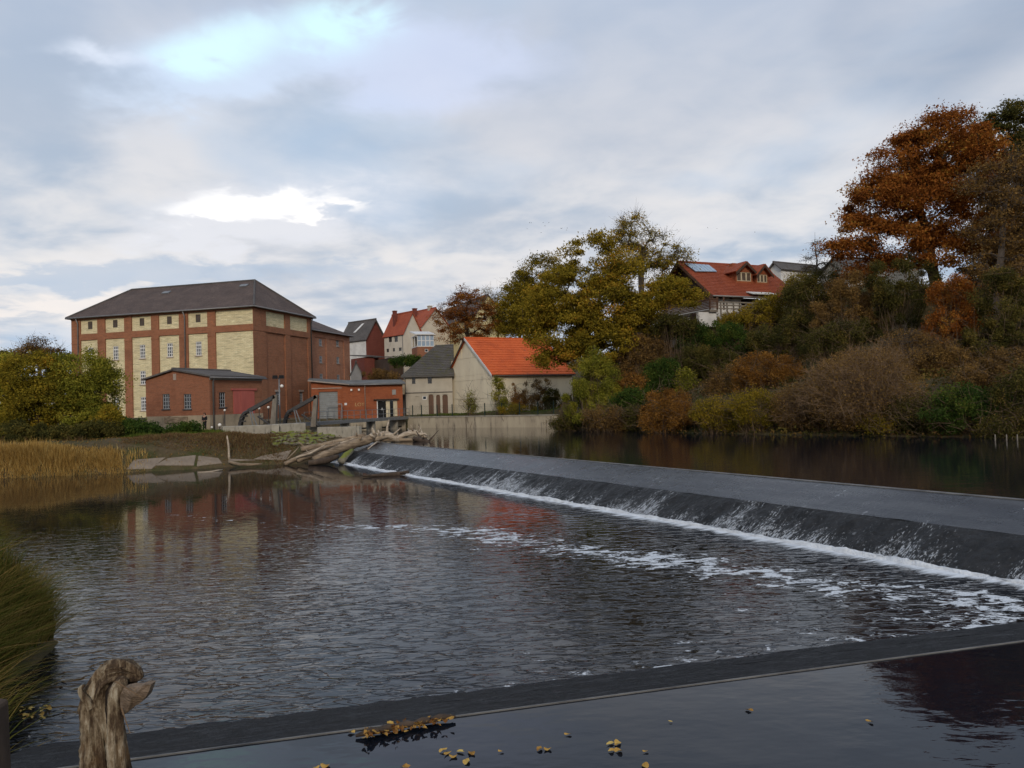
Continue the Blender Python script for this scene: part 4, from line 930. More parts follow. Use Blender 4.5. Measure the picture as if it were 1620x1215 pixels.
def build_barn():
    b = Bld('barn', 779, 98, math.radians(30), 2.75, 'tall barn with bright orange tiled roof and pale tan gable behind the fence', 'barn')
    ly = b.ry(708, 0, 5); eh = b.z(0, 0, 590.5); lx = b.rx(905, 0, 5); c = 0.53
    rise = b.z(0, ly * c, 536) - eh
    # panelled gable
    z1, z2, z3 = b.z(0, 0, 630), b.z(0, 0, 599), b.z(0, ly * 0.5, 567)
    m = MB(); holed(m, mapper('y', 0), 0, lx, 0, eh, [], 0.1); m.quad((lx, 0, 0), (lx, ly, 0), (lx, ly, eh), (lx, 0, eh)); m.quad((0, ly, 0), (lx, ly, 0), (lx, ly, eh), (0, ly, eh)); m.quad((lx, 0, eh), (lx, ly, eh), (lx, ly * c, eh + rise))
    m.quad((0.06, 0, 0), (0.06, ly, 0), (0.06, ly, eh), (0.06, ly * c, eh + rise), (0.06, 0, eh)); m.build('wall', M['render_tan'], b.e)
    def strip(za, zb):
        def ys(z):
            if z <= eh: return 0, ly
            t = (z - eh) / rise; return ly * c * t, ly - (ly - ly * c) * t
        n = max(1, int(round((ys(za)[1] - ys(za)[0]) / 1.6)))
        a0, a1 = ys(za); b0, b1 = ys(zb); brk = [za] + ([eh] if za < eh < zb else []) + [zb]
        for k in range(n):
            m = MB(); 
            for q0, q1 in zip(brk[:-1], brk[1:]):
                c0, c1 = ys(q0); d0, d1 = ys(q1); g = 0.008
                L = [max(a0 + (a1 - a0) * k / n, c0), max(a0 + (a1 - a0) * k / n, d0)]; R = [min(a0 + (a1 - a0) * (k + 1) / n, c1), min(a0 + (a1 - a0) * (k + 1) / n, d1)]
                if R[0] - L[0] < 0.05: continue
                R[1] = max(R[1], L[1] + 0.01)
                j = 0.006 * (k % 2)
                m.hexa([(0.055, L[0] + g, q0 + g), (-j, L[0] + g, q0 + g), (-j, R[0] - g, q0 + g), (0.055, R[0] - g, q0 + g)], [(0.055, L[1] + g, q1 - g), (-j, L[1] + g, q1 - g), (-j, R[1] - g, q1 - g), (0.055, R[1] - g, q1 - g)])
            if m.v: m.build('cladding_panel', M['render_tan'], b.e)
    strip(0.05, z1); strip(z1 + 0.02, z2); strip(z2 + 0.02, z3); strip(z3 + 0.02, eh + rise - 0.02)
    rf, q = gable_roof(b, lx, ly, eh, rise, 'x', 'tile_orange', 0.45, 0.12, nc=15, nt=40, c=c, over_end=0.3)
    E0, E1, R0, R1, G0, G1 = (Vector(p) for p in q)
    for nm, A, B, mt in (('verge_board', E0, R0, 'render_white'), ('verge_board', R0, G0, 'wood_dark')):
        d = Vector((-0.03, 0, 0)); m = MB(); m.hexa([A + d - Vector((0, 0, 0.30)), A + d * -1 - Vector((0, 0, 0.30)), B + d * -1 - Vector((0, 0, 0.30)), B + d - Vector((0, 0, 0.30))], [A + d + Vector((0, 0, 0.05)), A - d + Vector((0, 0, 0.05)), B - d + Vector((0, 0, 0.05)), B + d + Vector((0, 0, 0.05))]); m.build(nm, M[mt], rf)
    MB().tube([(-0.08, ly - 0.1, eh - 0.3), (-0.08, ly - 0.1, 0.1)], 0.05, 6).build('downpipe', M['zinc'], b.e, True)
    gutter(b.e, [(0, -0.5, eh - 0.32), (lx + 0.3, -0.5, eh - 0.32)], 0.07, 'frame_dark')
    return b
barn = build_barn()

def far_house(name, px, D, th, zb, label, wall, roof, pxl, pxr, eave_py, ridge_py, ax, gable_mat=None, wins=(), side_wins=(), over=0.3, frame='white_paint', nc=0, chim=None, ridge_u=0.5, gable_side=None):
    b = Bld(name, px, D, th, zb, label, 'house')
    ly = b.ry(pxl, 0, 5); lx = b.rx(pxr, 0, 5); h = b.z(0, 0, eave_py)
    rise = (b.z(0, ly * ridge_u, ridge_py) if ax == 'x' else b.z(lx * ridge_u, 0, ridge_py)) - h
    hx = []; hy = []
    for p0, p1, r0, r1 in wins: u = sorted((b.ry(p0, 0, 5), b.ry(p1, 0, 5))); hx.append((u[0], u[1], b.z(0, u[0], r1), b.z(0, u[0], r0)))
    for p0, p1, r0, r1 in side_wins: u = sorted((b.rx(p0, 0, 5), b.rx(p1, 0, 5))); hy.append((u[0], u[1], b.z(u[0], 0, r1), b.z(u[0], 0, r0)))
    m = MB(); holed(m, mapper('x', 0), 0, ly, -3, h, hx, 0.2); m.quad((lx, 0, -3), (lx, ly, -3), (lx, ly, h), (lx, 0, h)); m.quad((0, ly, -3), (lx, ly, -3), (lx, ly, h), (0, ly, h))
    m2 = MB(); holed(m2, mapper('y', 0), 0, lx, -3, h, hy, 0.2)
    if ax == 'x':
        m.quad((0, 0, h), (0, ly, h), (0, ly * ridge_u, h + rise)); m.quad((lx, 0, h), (lx, ly, h), (lx, ly * ridge_u, h + rise))
    else:
        m2.quad((0, 0, h), (lx, 0, h), (lx * ridge_u, 0, h + rise)); m2.quad((0, ly, h), (lx, ly, h), (lx * ridge_u, ly, h + rise))
    m.build('wall', M[wall], b.e); m2.build('side_wall', M[gable_mat or wall], b.e)
    for w in hx: window(b.e, mapper('x', 0), *w, cols=2, rows=2, frame=frame, depth=0.12, fw=0.09)
    for w in hy: window(b.e, mapper('y', 0), *w, cols=2, rows=2, frame=frame, depth=0.12, fw=0.09)
    rf, q = gable_roof(b, lx, ly, h, rise, ax, roof, over, 0.15, nc=nc, nt=20, c=ridge_u)
    for (x, y, s, hh, mt) in (chim or ()):
        x *= lx; y *= ly; m = MB(); m.box(x - s, x + s, y - s, y + s, h + rise * 0.3, h + rise + hh); m.box(x - s * 1.2, x + s * 1.2, y - s * 1.2, y + s * 1.2, h + rise + hh + 0.003, h + rise + hh + 0.15); m.build('chimney', M[mt], rf)
    return b, lx, ly, h, rise
# white and brick house with a grey roof, up the slope
hb, hlx, hly, hh_, hr_ = far_house('brick_gabled_house', 580, 140, math.radians(50), 8.2, 'house with bare red brick gable, white wall and grey roof left of the cream house', 'render_white', 'tile_dark', 540, 609, 534, 506, 'y', 'brick_house', over=0.4)
m = MB()
def _on_roof(b, lx, h, rise, u, y): return (u * lx / 2 - 0.05, y, h + rise * u + 0.28)
sk = MB(); y0 = hb.ry(571, hlx * 0.35, 8); sk.slab([_on_roof(hb, hlx, hh_, hr_, 0.30, y0 + 1.0), _on_roof(hb, hlx, hh_, hr_, 0.30, y0 + 0.4), _on_roof(hb, hlx, hh_, hr_, 0.78, y0 - 0.9), _on_roof(hb, hlx, hh_, hr_, 0.78, y0 - 0.3)], 0.05); sk.build('roof_flashing', M['white_paint'], hb.e)
# cream house with red roof
ib, ilx, ily, ih, ir = far_house('cream_house', 639, 136, math.radians(42), 8.5, 'cream rendered house with orange-red roof and two upper windows above the workshop', 'render_cream', 'tile_red', 608.5, 668, 526, 494, 'y', wins=((615.5, 620.5, 531.5, 541), (624.5, 630, 529.5, 540.5), (611.5, 615.5, 551.5, 557), (621.5, 625, 550.5, 556), (631, 635.5, 549.5, 555)),
    chim=((0.25, 0.65, 0.3, 0.5, 'brick_house'),), frame='frame_dark')
MB().tube([(-0.1, 0.1, ih), (-0.1, 0.1, -2)], 0.05, 5).build('downpipe', M['zinc'], ib.e)
# red-roofed house and yellow house behind the russet tree
kb, *_ = far_house('red_roofed_house', 668, 150, math.radians(40), 11.5, 'house with orange-red roof and two chimneys behind the cream house', 'render_cream', 'tile_red', 640, 712, 516, 488, 'y', chim=((0.3, 0.85, 0.35, 0.4, 'brick_house'), (0.5, 0.3, 0.35, 0.6, 'render_grey')))
jb, jlx, jly, jh, jr = far_house('yellow_house', 752, 142, math.radians(24), 11.0, 'pale yellow gabled house standing behind the russet tree', 'render_yellow', 'tile_dark', 688, 800, 499, 467, 'y', 'render_yellow', wins=((700, 707, 505, 517), (720, 727, 503, 515), (735, 741, 502, 514)), side_wins=((765, 771, 497, 508), (781, 787, 498, 509)), ridge_u=0.45)
# conservatory on a brick base
def build_conservatory():
    b = Bld('conservatory', 661, 121, math.radians(20), 7.5, 'white framed glass conservatory on a red brick base above the mossy roof', 'conservatory')
    lx = b.rx(688, 0, 2); ly = 4.0; zb = b.z(0, 0, 548.5); zt = b.z(0, 0, 529.5)
    u = b.rx(673, 0, 2); w = (u, u + 0.55, b.z(u, 0, 557), b.z(u, 0, 552))
    m = MB(); holed(m, mapper('y', 0), 0, lx, -3.5, zb, [w], 0.15); m.quad((0, 0, -3.5), (0, ly, -3.5), (0, ly, zb), (0, 0, zb)); m.quad((lx, 0, -3.5), (lx, ly, -3.5), (lx, ly, zb), (lx, 0, zb)); m.quad((0, 0, zb), (lx, 0, zb), (lx, ly, zb), (0, ly, zb)); m.build('base_wall', M['brick_engine'], b.e)
    window(b.e, mapper('y', 0), *w, cols=1, rows=1, frame='white_paint', depth=0.1)
    m = MB(); n = 4; t = 0.07
    for k in range(n + 1): x = lx * k / n; m.box(max(0, x - t), min(lx, x + t), -0.02, 0.1, zb, zt)
    for z in (zb + 0.06, (zb + zt) / 2, zt - 0.08): m.box(0.0, lx, -0.012, 0.09, z - 0.06, z + 0.06)
    for k in (1, 2): y = ly * k / 2; m.box(-0.0, 0.1, y - t, y + t, zb, zt)
    for z in (zb + 0.06, zt - 0.08): m.box(-0.01, 0.09, 0.1, ly, z - 0.06, z + 0.06)
    m.build('frame', M['white_paint'], b.e)
    for k in range(n):
        for j in range(2):
            z0 = zb + 0.12 if j == 0 else (zb + zt) / 2 + 0.06; z1 = (zb + zt) / 2 - 0.06 if j == 0 else zt - 0.14
            MB().box(lx * k / n + t, lx * (k + 1) / n - t, 0.03, 0.05, z0, z1).build('pane', M['solar'], b.e)
    MB().slab([(-0.3, -0.35, zt + 0.1), (lx + 0.2, -0.35, zt + 0.1), (lx + 0.2, ly, zt + 0.9), (-0.3, ly, zt + 0.9)], 0.14).build('roof', M['white_paint'], b.e)
    MB().box(0.08, lx, 3.4, 3.5, zb, zt).build('back_wall', M['render_grey'], b.e)
build_conservatory()
# sheds on the slope
def shed(name, px, D, th, zb, label, pxl, pxr, eave, ridge, wall, roof, ax='x', mono=False, ly=None):
    b = Bld(name, px, D, th, zb, label, 'shed'); ly = ly or b.ry(pxl, 0, 2); lx = b.rx(pxr, 0, 2); h = b.z(0, 0, eave)
    if mono:
        body(b, lx, ly, h, wall, z0=-2.5); back = h + 0.6
        MB().slab([(-0.3, -0.4, h + 0.2), (lx + 0.3, -0.4, h + 0.2), (lx + 0.3, ly + 0.3, back + 0.2), (-0.3, ly + 0.3, back + 0.2)], 0.16).build('roof', M[roof], b.e)
    else:
        rise = (b.z(0, ly * 0.5, ridge) if ax == 'x' else b.z(lx * 0.5, 0, ridge)) - h
        body(b, lx, ly, h, wall, gable=(ax, rise), z0=-2.5); gable_roof(b, lx, ly, h, rise, ax, roof, 0.3, 0.12)
    return b
shed('grey_gabled_shed', 556, 122, math.radians(12), 3.6, 'small grey gabled shed behind the workshop roof', 546, 573, 590, 573, 'shed_grey', 'tile_dark', 'y', ly=6.0)
shed('wooden_shed', 616, 128, math.radians(30), 6.6, 'dark wooden lean-to shed below the cream house', 588, 638, 566, 560, 'wood_dark', 'tile_dark', mono=True)
b = shed('brick_outhouse', 577, 133, math.radians(35), 7.0, 'low brick outhouse under the white-walled house', 556, 600, 565, 560, 'brick_house', 'tile_dark', mono=True)
def low_wall(name, label, p, q, D0, D1, z0, h, mat, th=0.3):
    a = aty(p, 600, D0); c = aty(q, 600, D1); d = Vector((c.x - a.x, c.y - a.y, 0)); L = d.length
    e = MB().box(0, L, 0, th, 0, h).build(name, M[mat]); e.location = (a.x, a.y, z0); e.rotation_euler = (0, 0, math.atan2(d.y, d.x)); tag(e, label, 'wall'); return e
low_wall('garden_wall', 'white garden wall below the brick-gabled house', 566, 596, 125, 127, 6.1, 1.7, 'render_white')
low_wall('stone_wall', 'grey stone retaining wall below the green hedge', 598, 672, 118, 119, 3.8, 4.4, 'plinth')

# ------------------------------------------------------------------ houses on the hill
def build_chalet():
    b = Bld('chalet', 1128, 84, math.radians(24), 13.2, 'chalet on the hill with red tiled roof, two dormers and solar panel', 'house')
    eh = b.z(0, 0, 461); lx = b.rx(1252, 0, 2); ly = b.ry(1042, 0, 3)
    c = 0.50; rise = b.z(0, ly * c, 417) - eh; ovx = 0.9; ov = 1.0
    ws = []
    for p0, p1, r0, r1 in ((1124 + 1, 1134, 463, 474), (1137.5, 1143, 464.5, 472.5), (1154, 1159.5, 464.5, 472.5)):
        u = (max(0.1, b.rx(p0, 0, 2)), b.rx(p1, 0, 2)); ws.append((u[0], u[1], b.z(u[0], 0, r1), b.z(u[0], 0, r0)))
    porch = (b.rx(1172, 0, 2), b.rx(1218, 0, 2), 0.0, eh - 0.35)
    m = MB(); holed(m, mapper('y', 0), 0, lx, -3, eh, ws + [porch], 0.25); m.quad((0, 0, -3), (0, ly, -3), (0, ly, eh), (0, 0, eh)); m.quad((lx, 0, -3), (lx, ly, -3), (lx, ly, eh), (lx, 0, eh)); m.quad((0, ly, -3), (lx, ly, -3), (lx, ly, eh), (0, ly, eh))
    m.quad((porch[0], 1.8, 0), (porch[1], 1.8, 0), (porch[1], 1.8, porch[3]), (porch[0], 1.8, porch[3]))
    m.build('wall', M['render_white'], b.e)
    for w in ws: window(b.e, mapper('y', 0), *w, cols=2, rows=1, frame='frame_dark', depth=0.15)
    MB().box(porch[0] + 0.3, porch[1] - 0.3, 1.6, 1.7, 0.1, porch[3] - 0.2).build('porch_window', M['glass'], b.e)
    gw = empty('gable_front'); gw.parent = b.e
    n = 26
    for k in range(n):                                    # dark boards, each its own, on the gable
        y0, y1 = ly * k / n, ly * (k + 1) / n - 0.03
        def top(y): t = y / ly; return eh + rise * (t / c if t < c else (1 - t) / (1 - c))
        m = MB(); zb = eh - 0.9; m.hexa([(0.05, y0, zb), (-0.08 - 0.02 * (k % 2), y0, zb), (-0.08 - 0.02 * (k % 2), y1, zb), (0.05, y1, zb)], [(0.05, y0, top(y0)), (-0.08 - 0.02 * (k % 2), y0, top(y0)), (-0.08 - 0.02 * (k % 2), y1, top(y1)), (0.05, y1, top(y1))]); m.build('board', M['wood_dark'], gw)
    rf, q = gable_roof(b, lx, ly, eh, rise, 'x', 'tile_chalet', ov, 0.18, c=c, over_end=ovx, nc=22, nt=40)
    E0, E1, R0, R1, G0, G1 = (Vector(p) for p in q)
    for A, B in ((E0, R0), (R0, G0)):
        d = Vector((-0.04, 0, 0)); dn = Vector((0, 0, 0.36)); m = MB(); m.hexa([A + d - dn, A - d - dn, B - d - dn, B + d - dn], [A + d, A - d, B - d, B + d]); m.build('bargeboard', M['wood_brown'], rf)
    nrm = (E1 - E0).cross(R0 - E0).normalized()
    def on(u, v, up=0.1): return E0.lerp(R0, v).lerp(E1.lerp(R1, v), u) + nrm * up
    def uv(px, py):
        best = None
        for v in np.linspace(0.2, 1, 60):
            for u in np.linspace(0, 1, 90):
                p = on(u, v); w = b.w(*p); q_ = w - CAM; dz = q_.dot(_f); X = CX + F * q_.dot(_R) / dz; Yp = CY - F * q_.dot(_U) / dz
                e = (X - px) ** 2 + (Yp - py) ** 2
                if best is None or e < best[0]: best = (e, u, v)
        return best[1:]
    a0, a1, a2, a3 = uv(1100, 430.5), uv(1134, 430.5), uv(1121, 420.5), uv(1083, 418.5)
    sp = empty('solar_panel'); sp.parent = rf
    for k in range(6):
        def L2(i, j, t): return (i[0] + (j[0] - i[0]) * t, i[1] + (j[1] - i[1]) * t)
        p0, p1 = L2(a0, a1, k / 6 + 0.01), L2(a0, a1, (k + 1) / 6 - 0.01); q0, q1 = L2(a3, a2, k / 6 + 0.01), L2(a3, a2, (k + 1) / 6 - 0.01)
        m = MB(); m.slab([on(*p0, 0.24), on(*p1, 0.24), on(*q1, 0.24), on(*q0, 0.24)], 0.08); m.build('module', M['solar'], sp)
    # dormers
    for px0, px1, ridge, face_t, face_b in ((1164, 1190, 416, 434, 447), (1196, 1215.5, 420, 438, 449.5)):
        e = empty('dormer'); e.parent = b.e
        u0, v0 = uv((px0 + px1) / 2, face_b); pc = on(u0, v0, 0.0); yd = pc.y
        x0 = b.rx(px0, yd, 5); x1 = b.rx(px1, yd, 5); zf = pc.z; zt = b.z(x0, yd, face_t - 5); zr = b.z((x0 + x1) / 2, yd, ridge + 1)
        yb = yd + (zr - zf) / (rise / (ly * c)); xm = (x0 + x1) / 2
        w = (x0 + 0.15, x1 - 0.15, zf + 0.25, zt - 0.05)
        m = MB(); mp = mapper('y', yd); holed(m, mp, x0, x1, zf - 0.3, zt, [w], 0.15); m.quad((x0, yd, zt), (x1, yd, zt), (xm, yd, zr)); m.quad((x0, yd, zf - 0.3), (x0, yb, zf + 1), (x0, yb, zt), (x0, yd, zt)); m.quad((x1, yd, zf - 0.3), (x1, yb, zf + 1), (x1, yb, zt), (x1, yd, zt)); m.build('wall', M['brick_shop'], e)
        for k in range(3):
            a = w[0] + (w[1] - w[0]) * k / 3; c_ = w[0] + (w[1] - w[0]) * (k + 1) / 3; window(e, mp, a + 0.01, c_ - 0.01, w[2], w[3], cols=1, rows=1, frame='cream_panel', glass='glass_board', depth=0.12, fw=0.08)
        s = (zr - zt) / (xm - x0); o = 0.35; m = MB(); yf = yd - 0.5
        m.slab([(x0 - o, yf, zt - s * o + 0.1), (xm, yf, zr + 0.1), (xm, yb, zr + 0.1), (x0 - o, yb, zt - s * o + 0.1)][::-1], 0.14); m.slab([(xm, yf, zr + 0.1), (x1 + o, yf, zt - s * o + 0.1), (x1 + o, yb, zt - s * o + 0.1), (xm, yb, zr + 0.1)][::-1], 0.14)
        m.build('roof', M['tile_chalet'], e)
        m = MB()
        for xa, xb in ((x0 - o, xm), (x1 + o, xm)):
            za, zb_ = zt - s * o, zr; m.hexa([(xa, yf - 0.04, za - 0.2), (xb, yf - 0.04, zb_ - 0.2), (xb, yf - 0.005, zb_ - 0.2), (xa, yf - 0.005, za - 0.2)], [(xa, yf - 0.04, za + 0.12), (xb, yf - 0.04, zb_ + 0.12), (xb, yf - 0.005, zb_ + 0.12), (xa, yf - 0.005, za + 0.12)])
        m.build('bargeboard', M['wood_dark'], e)
    xc = b.rx(1163, ly * 0.3, 5); m = MB(); m.box(xc - 0.5, xc + 0.1, ly * 0.28, ly * 0.34, eh + rise * 0.4, eh + rise * 0.98); m.build('chimney', M['brick_shop'], rf)
    gutter(b.e, [E0 + Vector((0, -0.08, -0.06)), E1 + Vector((0, -0.08, -0.06))], 0.09)
    u0, u1 = b.rx(1186, -1, 3), b.rx(1224, -1, 3); z = b.z(u0, -0.9, 461.5); MB().slab([(u0, -1.5, z - 0.25), (u1, -1.5, z - 0.25), (u1, -0.4, z + 0.1), (u0, -0.4, z + 0.1)], 0.1).build('awning', M['white_paint'], b.e)
    # terrace with slatted timber balustrade
    tz = b.z(0, -2.5, 489); t = empty('terrace'); t.parent = b.e; xr = b.rx(1136, -2.6, 0); 
    MB().box(-2.6, xr, -2.6, ly * 0.9, tz - 0.35, tz - 0.1).build('deck', M['wood_grey'], t)
    for k in range(7):
        z = tz + 0.0 + k * 0.16
        MB().box(-2.72, xr, -2.72, -2.62, z, z + 0.11).build('slat', M['wood_brown'], t); MB().box(-2.72, -2.62, -2.615, ly * 0.9, z, z + 0.11).build('slat', M['wood_brown'], t)
    for x in (-2.6, xr * 0.5, xr - 0.1): MB().box(x, x + 0.12, -2.6, -2.48, tz - 0.1, tz + 1.25).build('post', M['white_paint'] if x > 0.5 else M['wood_brown'], t)
    xw = b.rx(1105, -2.3, 0); MB().box(xw, xr, -2.3, -1.9, -1.6, tz - 0.36).build('support_wall', M['render_white'], t); MB().box(-1.2, xw - 0.01, -1.2, -0.9, -4.5, tz - 0.36).build('deck_shade', M['wood_dark'], t)  # dark sheet on the left, added to stand for the shade under the deck
    xs = [b.rx(p, -2.6, 0) for p in (1140, 1150, 1160, 1170, 1180, 1190, 1198)]
    for x in xs: MB().box(x - 0.06, x + 0.06, -2.72, -2.6, -0.6, 1.0).build('post', M['wood_grey'], t)
    for z in (0.2, 0.55, 0.9): MB().box(xr + 0.02, xs[-1] + 0.06, -2.76, -2.725, z, z + 0.14).build('rail', M['wood_grey'], t)
    return b
chalet = build_chalet()
far_house('white_hill_house', 1236, 112, math.radians(30), 18.0, 'plain white house with grey roof behind the chalet', 'render_white', 'tile_dark', 1217, 1300, 424, 416, 'x', over=0.4)
far_house('dark_roofed_house', 1345, 102, math.radians(12), 19.0, 'dark roofed house showing behind the bushes beside the orange oak', 'render_grey', 'tile_dark', 1296, 1452, 421, 410, 'x', over=0.4)
# ------------------------------------------------------------------ river wall, walkway, fences
def along(A, B, name, label, cat):
    d = Vector((B[0] - A[0], B[1] - A[1])); e = empty(name, (A[0], A[1], 0), math.atan2(d.y, d.x)); tag(e, label, cat); return e, d.length
def build_river_wall():
    top = 2.62
    e, L = along(WALL_L, WALL_R, 'river_wall', 'long pale concrete river wall along the upper pool below the barn', 'wall')
    n = 5
    for k in range(n):
        m = MB(); x0, x1 = L * k / n + 0.012, L * (k + 1) / n - 0.012
        m.hexa([(x0, 0, -1), (x1, 0, -1), (x1, 0.5, -1), (x0, 0.5, -1)], [(x0, 0.02, top), (x1, 0.02, top), (x1, 0.5, top), (x0, 0.5, top)]); m.build('wall_panel', M['concrete_wall'], e)
    MB().box(-0.05, L + 0.05, -0.06, 0.55, top + 0.003, top + 0.13).build('coping', M['concrete'], e)
    # fence on top
    f_, L = along(WALL_L + wn * 0.3, WALL_R + wn * 0.3, 'mesh_fence', 'dark green mesh fence on the river wall', 'fence'); f_.location.z = top + 0.13
    for px in (645.5, 653, 667, 691.5, 715.5, 741.5, 767, 794, 822, 851, 876):
        x = reach(Vector((f_.location.x, f_.location.y, 3.2)), Vector((math.cos(f_.rotation_euler.z), math.sin(f_.rotation_euler.z), 0)), px)
        if 0 <= x <= L + 0.3: MB().box(x - 0.045, x + 0.045, -0.045, 0.045, 0, 1.5).build('post', M['fence_green'], f_)
    m = MB()
    for z in np.arange(0.08, 1.45, 0.2): m.box(0, L, 0.05, 0.058, z - 0.004, z + 0.004)
    for x in np.arange(0.0, L, 0.12): m.box(x - 0.003, x + 0.003, 0.059, 0.065, 0.05, 1.42)
    tag(m.build('wire_mesh', M['fence_green'], f_), kind='stuff')
    # intake: wall run, piers and openings under the walkway
    I = aty(556, 676, 97); e2, L2 = along((I.x, I.y), WALL_L + Vector((-0.2, 0.0)), 'intake_wall', 'concrete intake wall with pier and dark slots under the walkway', 'wall')
    MB().box(0, L2, 0.1, 0.6, 0.5, 2.45).build('beam', M['concrete_wall'], e2)
    for px, w in ((557, 0.7), (597, 0.8)):
        x = reach(Vector((I.x, I.y, 2)), Vector((math.cos(e2.rotation_euler.z), math.sin(e2.rotation_euler.z), 0)), px); MB().box(x - w / 2, x + w / 2, -0.5, 0.09, -0.5, 2.3).build('pier', M['concrete_wall'], e2)
    m = MB(); m.box(0.8, L2 - 0.6, 0.02, 0.095, 1.45, 1.6); m.build('slot', M['black'], e2)
    # walkway
    A = aty(480, 668, 78); B = aty(646, 657, 101); A.z = 2.72; B.z = 2.86
    w, Lw = along((A.x, A.y), (B.x, B.y), 'walkway', 'grey steel walkway with handrail leading along the intake', 'walkway')
    zt = 2.80
    MB().box(0, Lw, -0.08, 1.2, zt - 0.12, zt).build('deck', M['iron_grey'], w); MB().box(0, Lw, -0.16, -0.085, zt - 0.35, zt + 0.02).build('edge_beam', M['iron_grey'], w)
    n = 17
    for k in range(n + 1):
        x = Lw * k / n; MB().box(x - 0.025, x + 0.025, -0.135, -0.085, zt + 0.02, zt + 1.05).build('post', M['iron_grey'], w)
    for z in (0.5, 1.05): MB().tube([(0, -0.11, zt + z), (Lw, -0.11, zt + z)], 0.026, 6).build('rail', M['iron_grey'], w)
    for k in range(4):
        x = Lw * (k + 0.5) / 4; MB().box(x - 0.2, x + 0.2, 0.1, 1.1, -0.5, zt - 0.13).build('support', M['concrete'], w)
build_river_wall()
def lamp_post():
    p = aty(443, 668, 76); z = gz(p.x, p.y); zt = zat(p.x, p.y, 599); e = empty('floodlight_pole', (p.x, p.y, z)); tag(e, 'thin grey pole carrying two black floodlights in front of the mill', 'lamp post'); h = zt - z
    MB().tube([(0, 0, -0.1), (0, 0, h)], [0.09, 0.06], 8).build('pole', M['iron_grey'], e, True)
    MB().box(-0.5, 0.5, -0.05, 0.05, h, h + 0.08).build('crossbar', M['iron_dark'], e)
    for x in (-0.32, 0.32):
        m = MB(); m.hexa([(x - 0.24, -0.35, h - 0.02), (x + 0.24, -0.35, h - 0.02), (x + 0.2, -0.06, h + 0.05), (x - 0.2, -0.06, h + 0.05)], [(x - 0.24, -0.30, h + 0.32), (x + 0.24, -0.30, h + 0.32), (x + 0.2, -0.06, h + 0.26), (x - 0.2, -0.06, h + 0.26)]); m.build('floodlight', M['black'], e)
    m = MB().tube([(0.08, -0.04, h - 0.75), (0.25, -0.08, h - 0.85)], 0.03, 6).build('bracket', M['iron_grey'], e); globe_mesh(0.17, (0.28, -0.08, h - 0.75), e, 'globe')
def globe_mesh(r, loc, parent=None, name='globe'):
    bm = bmesh.new(); bmesh.ops.create_icosphere(bm, subdivisions=2, radius=r)
    me = bpy.data.meshes.new(name); bm.to_mesh(me); bm.free(); me.polygons.foreach_set('use_smooth', [True] * len(me.polygons))
    o = link(name, me, M['globe'], parent); o.location = loc; return o
lamp_post()
def globe_lamp(px, py, D, r, label):
    p = aty(px, py, D); z = gz(p.x, p.y); e = empty('globe_lamp', (p.x, p.y, z)); tag(e, label, 'lamp', 'white globe lamps in the mill yard'); h = p.z - z
    MB().tube([(0, 0, -0.05), (0, 0, h - r * 0.8)], 0.035, 6).build('stem', M['iron_dark'], e); MB().tube([(0, 0, h - r * 1.15), (0, 0, h - r * 0.8)], [r * 0.55, r * 0.5], 8).build('collar', M['iron_dark'], e); globe_mesh(r, (0, 0, h), e)
for px, py, D, r, l in ((347.5, 672.5, 72, 0.17, 'largest white globe lamp on the ground beside the person in black'), (335.2, 676, 71, 0.10, 'tiny white globe lamp at the foot of the engine house downpipe'), (355.5, 649, 75, 0.11, 'white globe lamp under the window beside the red door'),
                        (410, 646, 75, 0.12, 'white globe lamp below the left rake boom, near its foot'), (424.5, 644.5, 75, 0.13, 'white globe lamp behind the left rake boom, by its post'), (438, 636.5, 75, 0.13, 'white globe lamp just left of the floodlight pole')):
    globe_lamp(px, py, D, r, l)
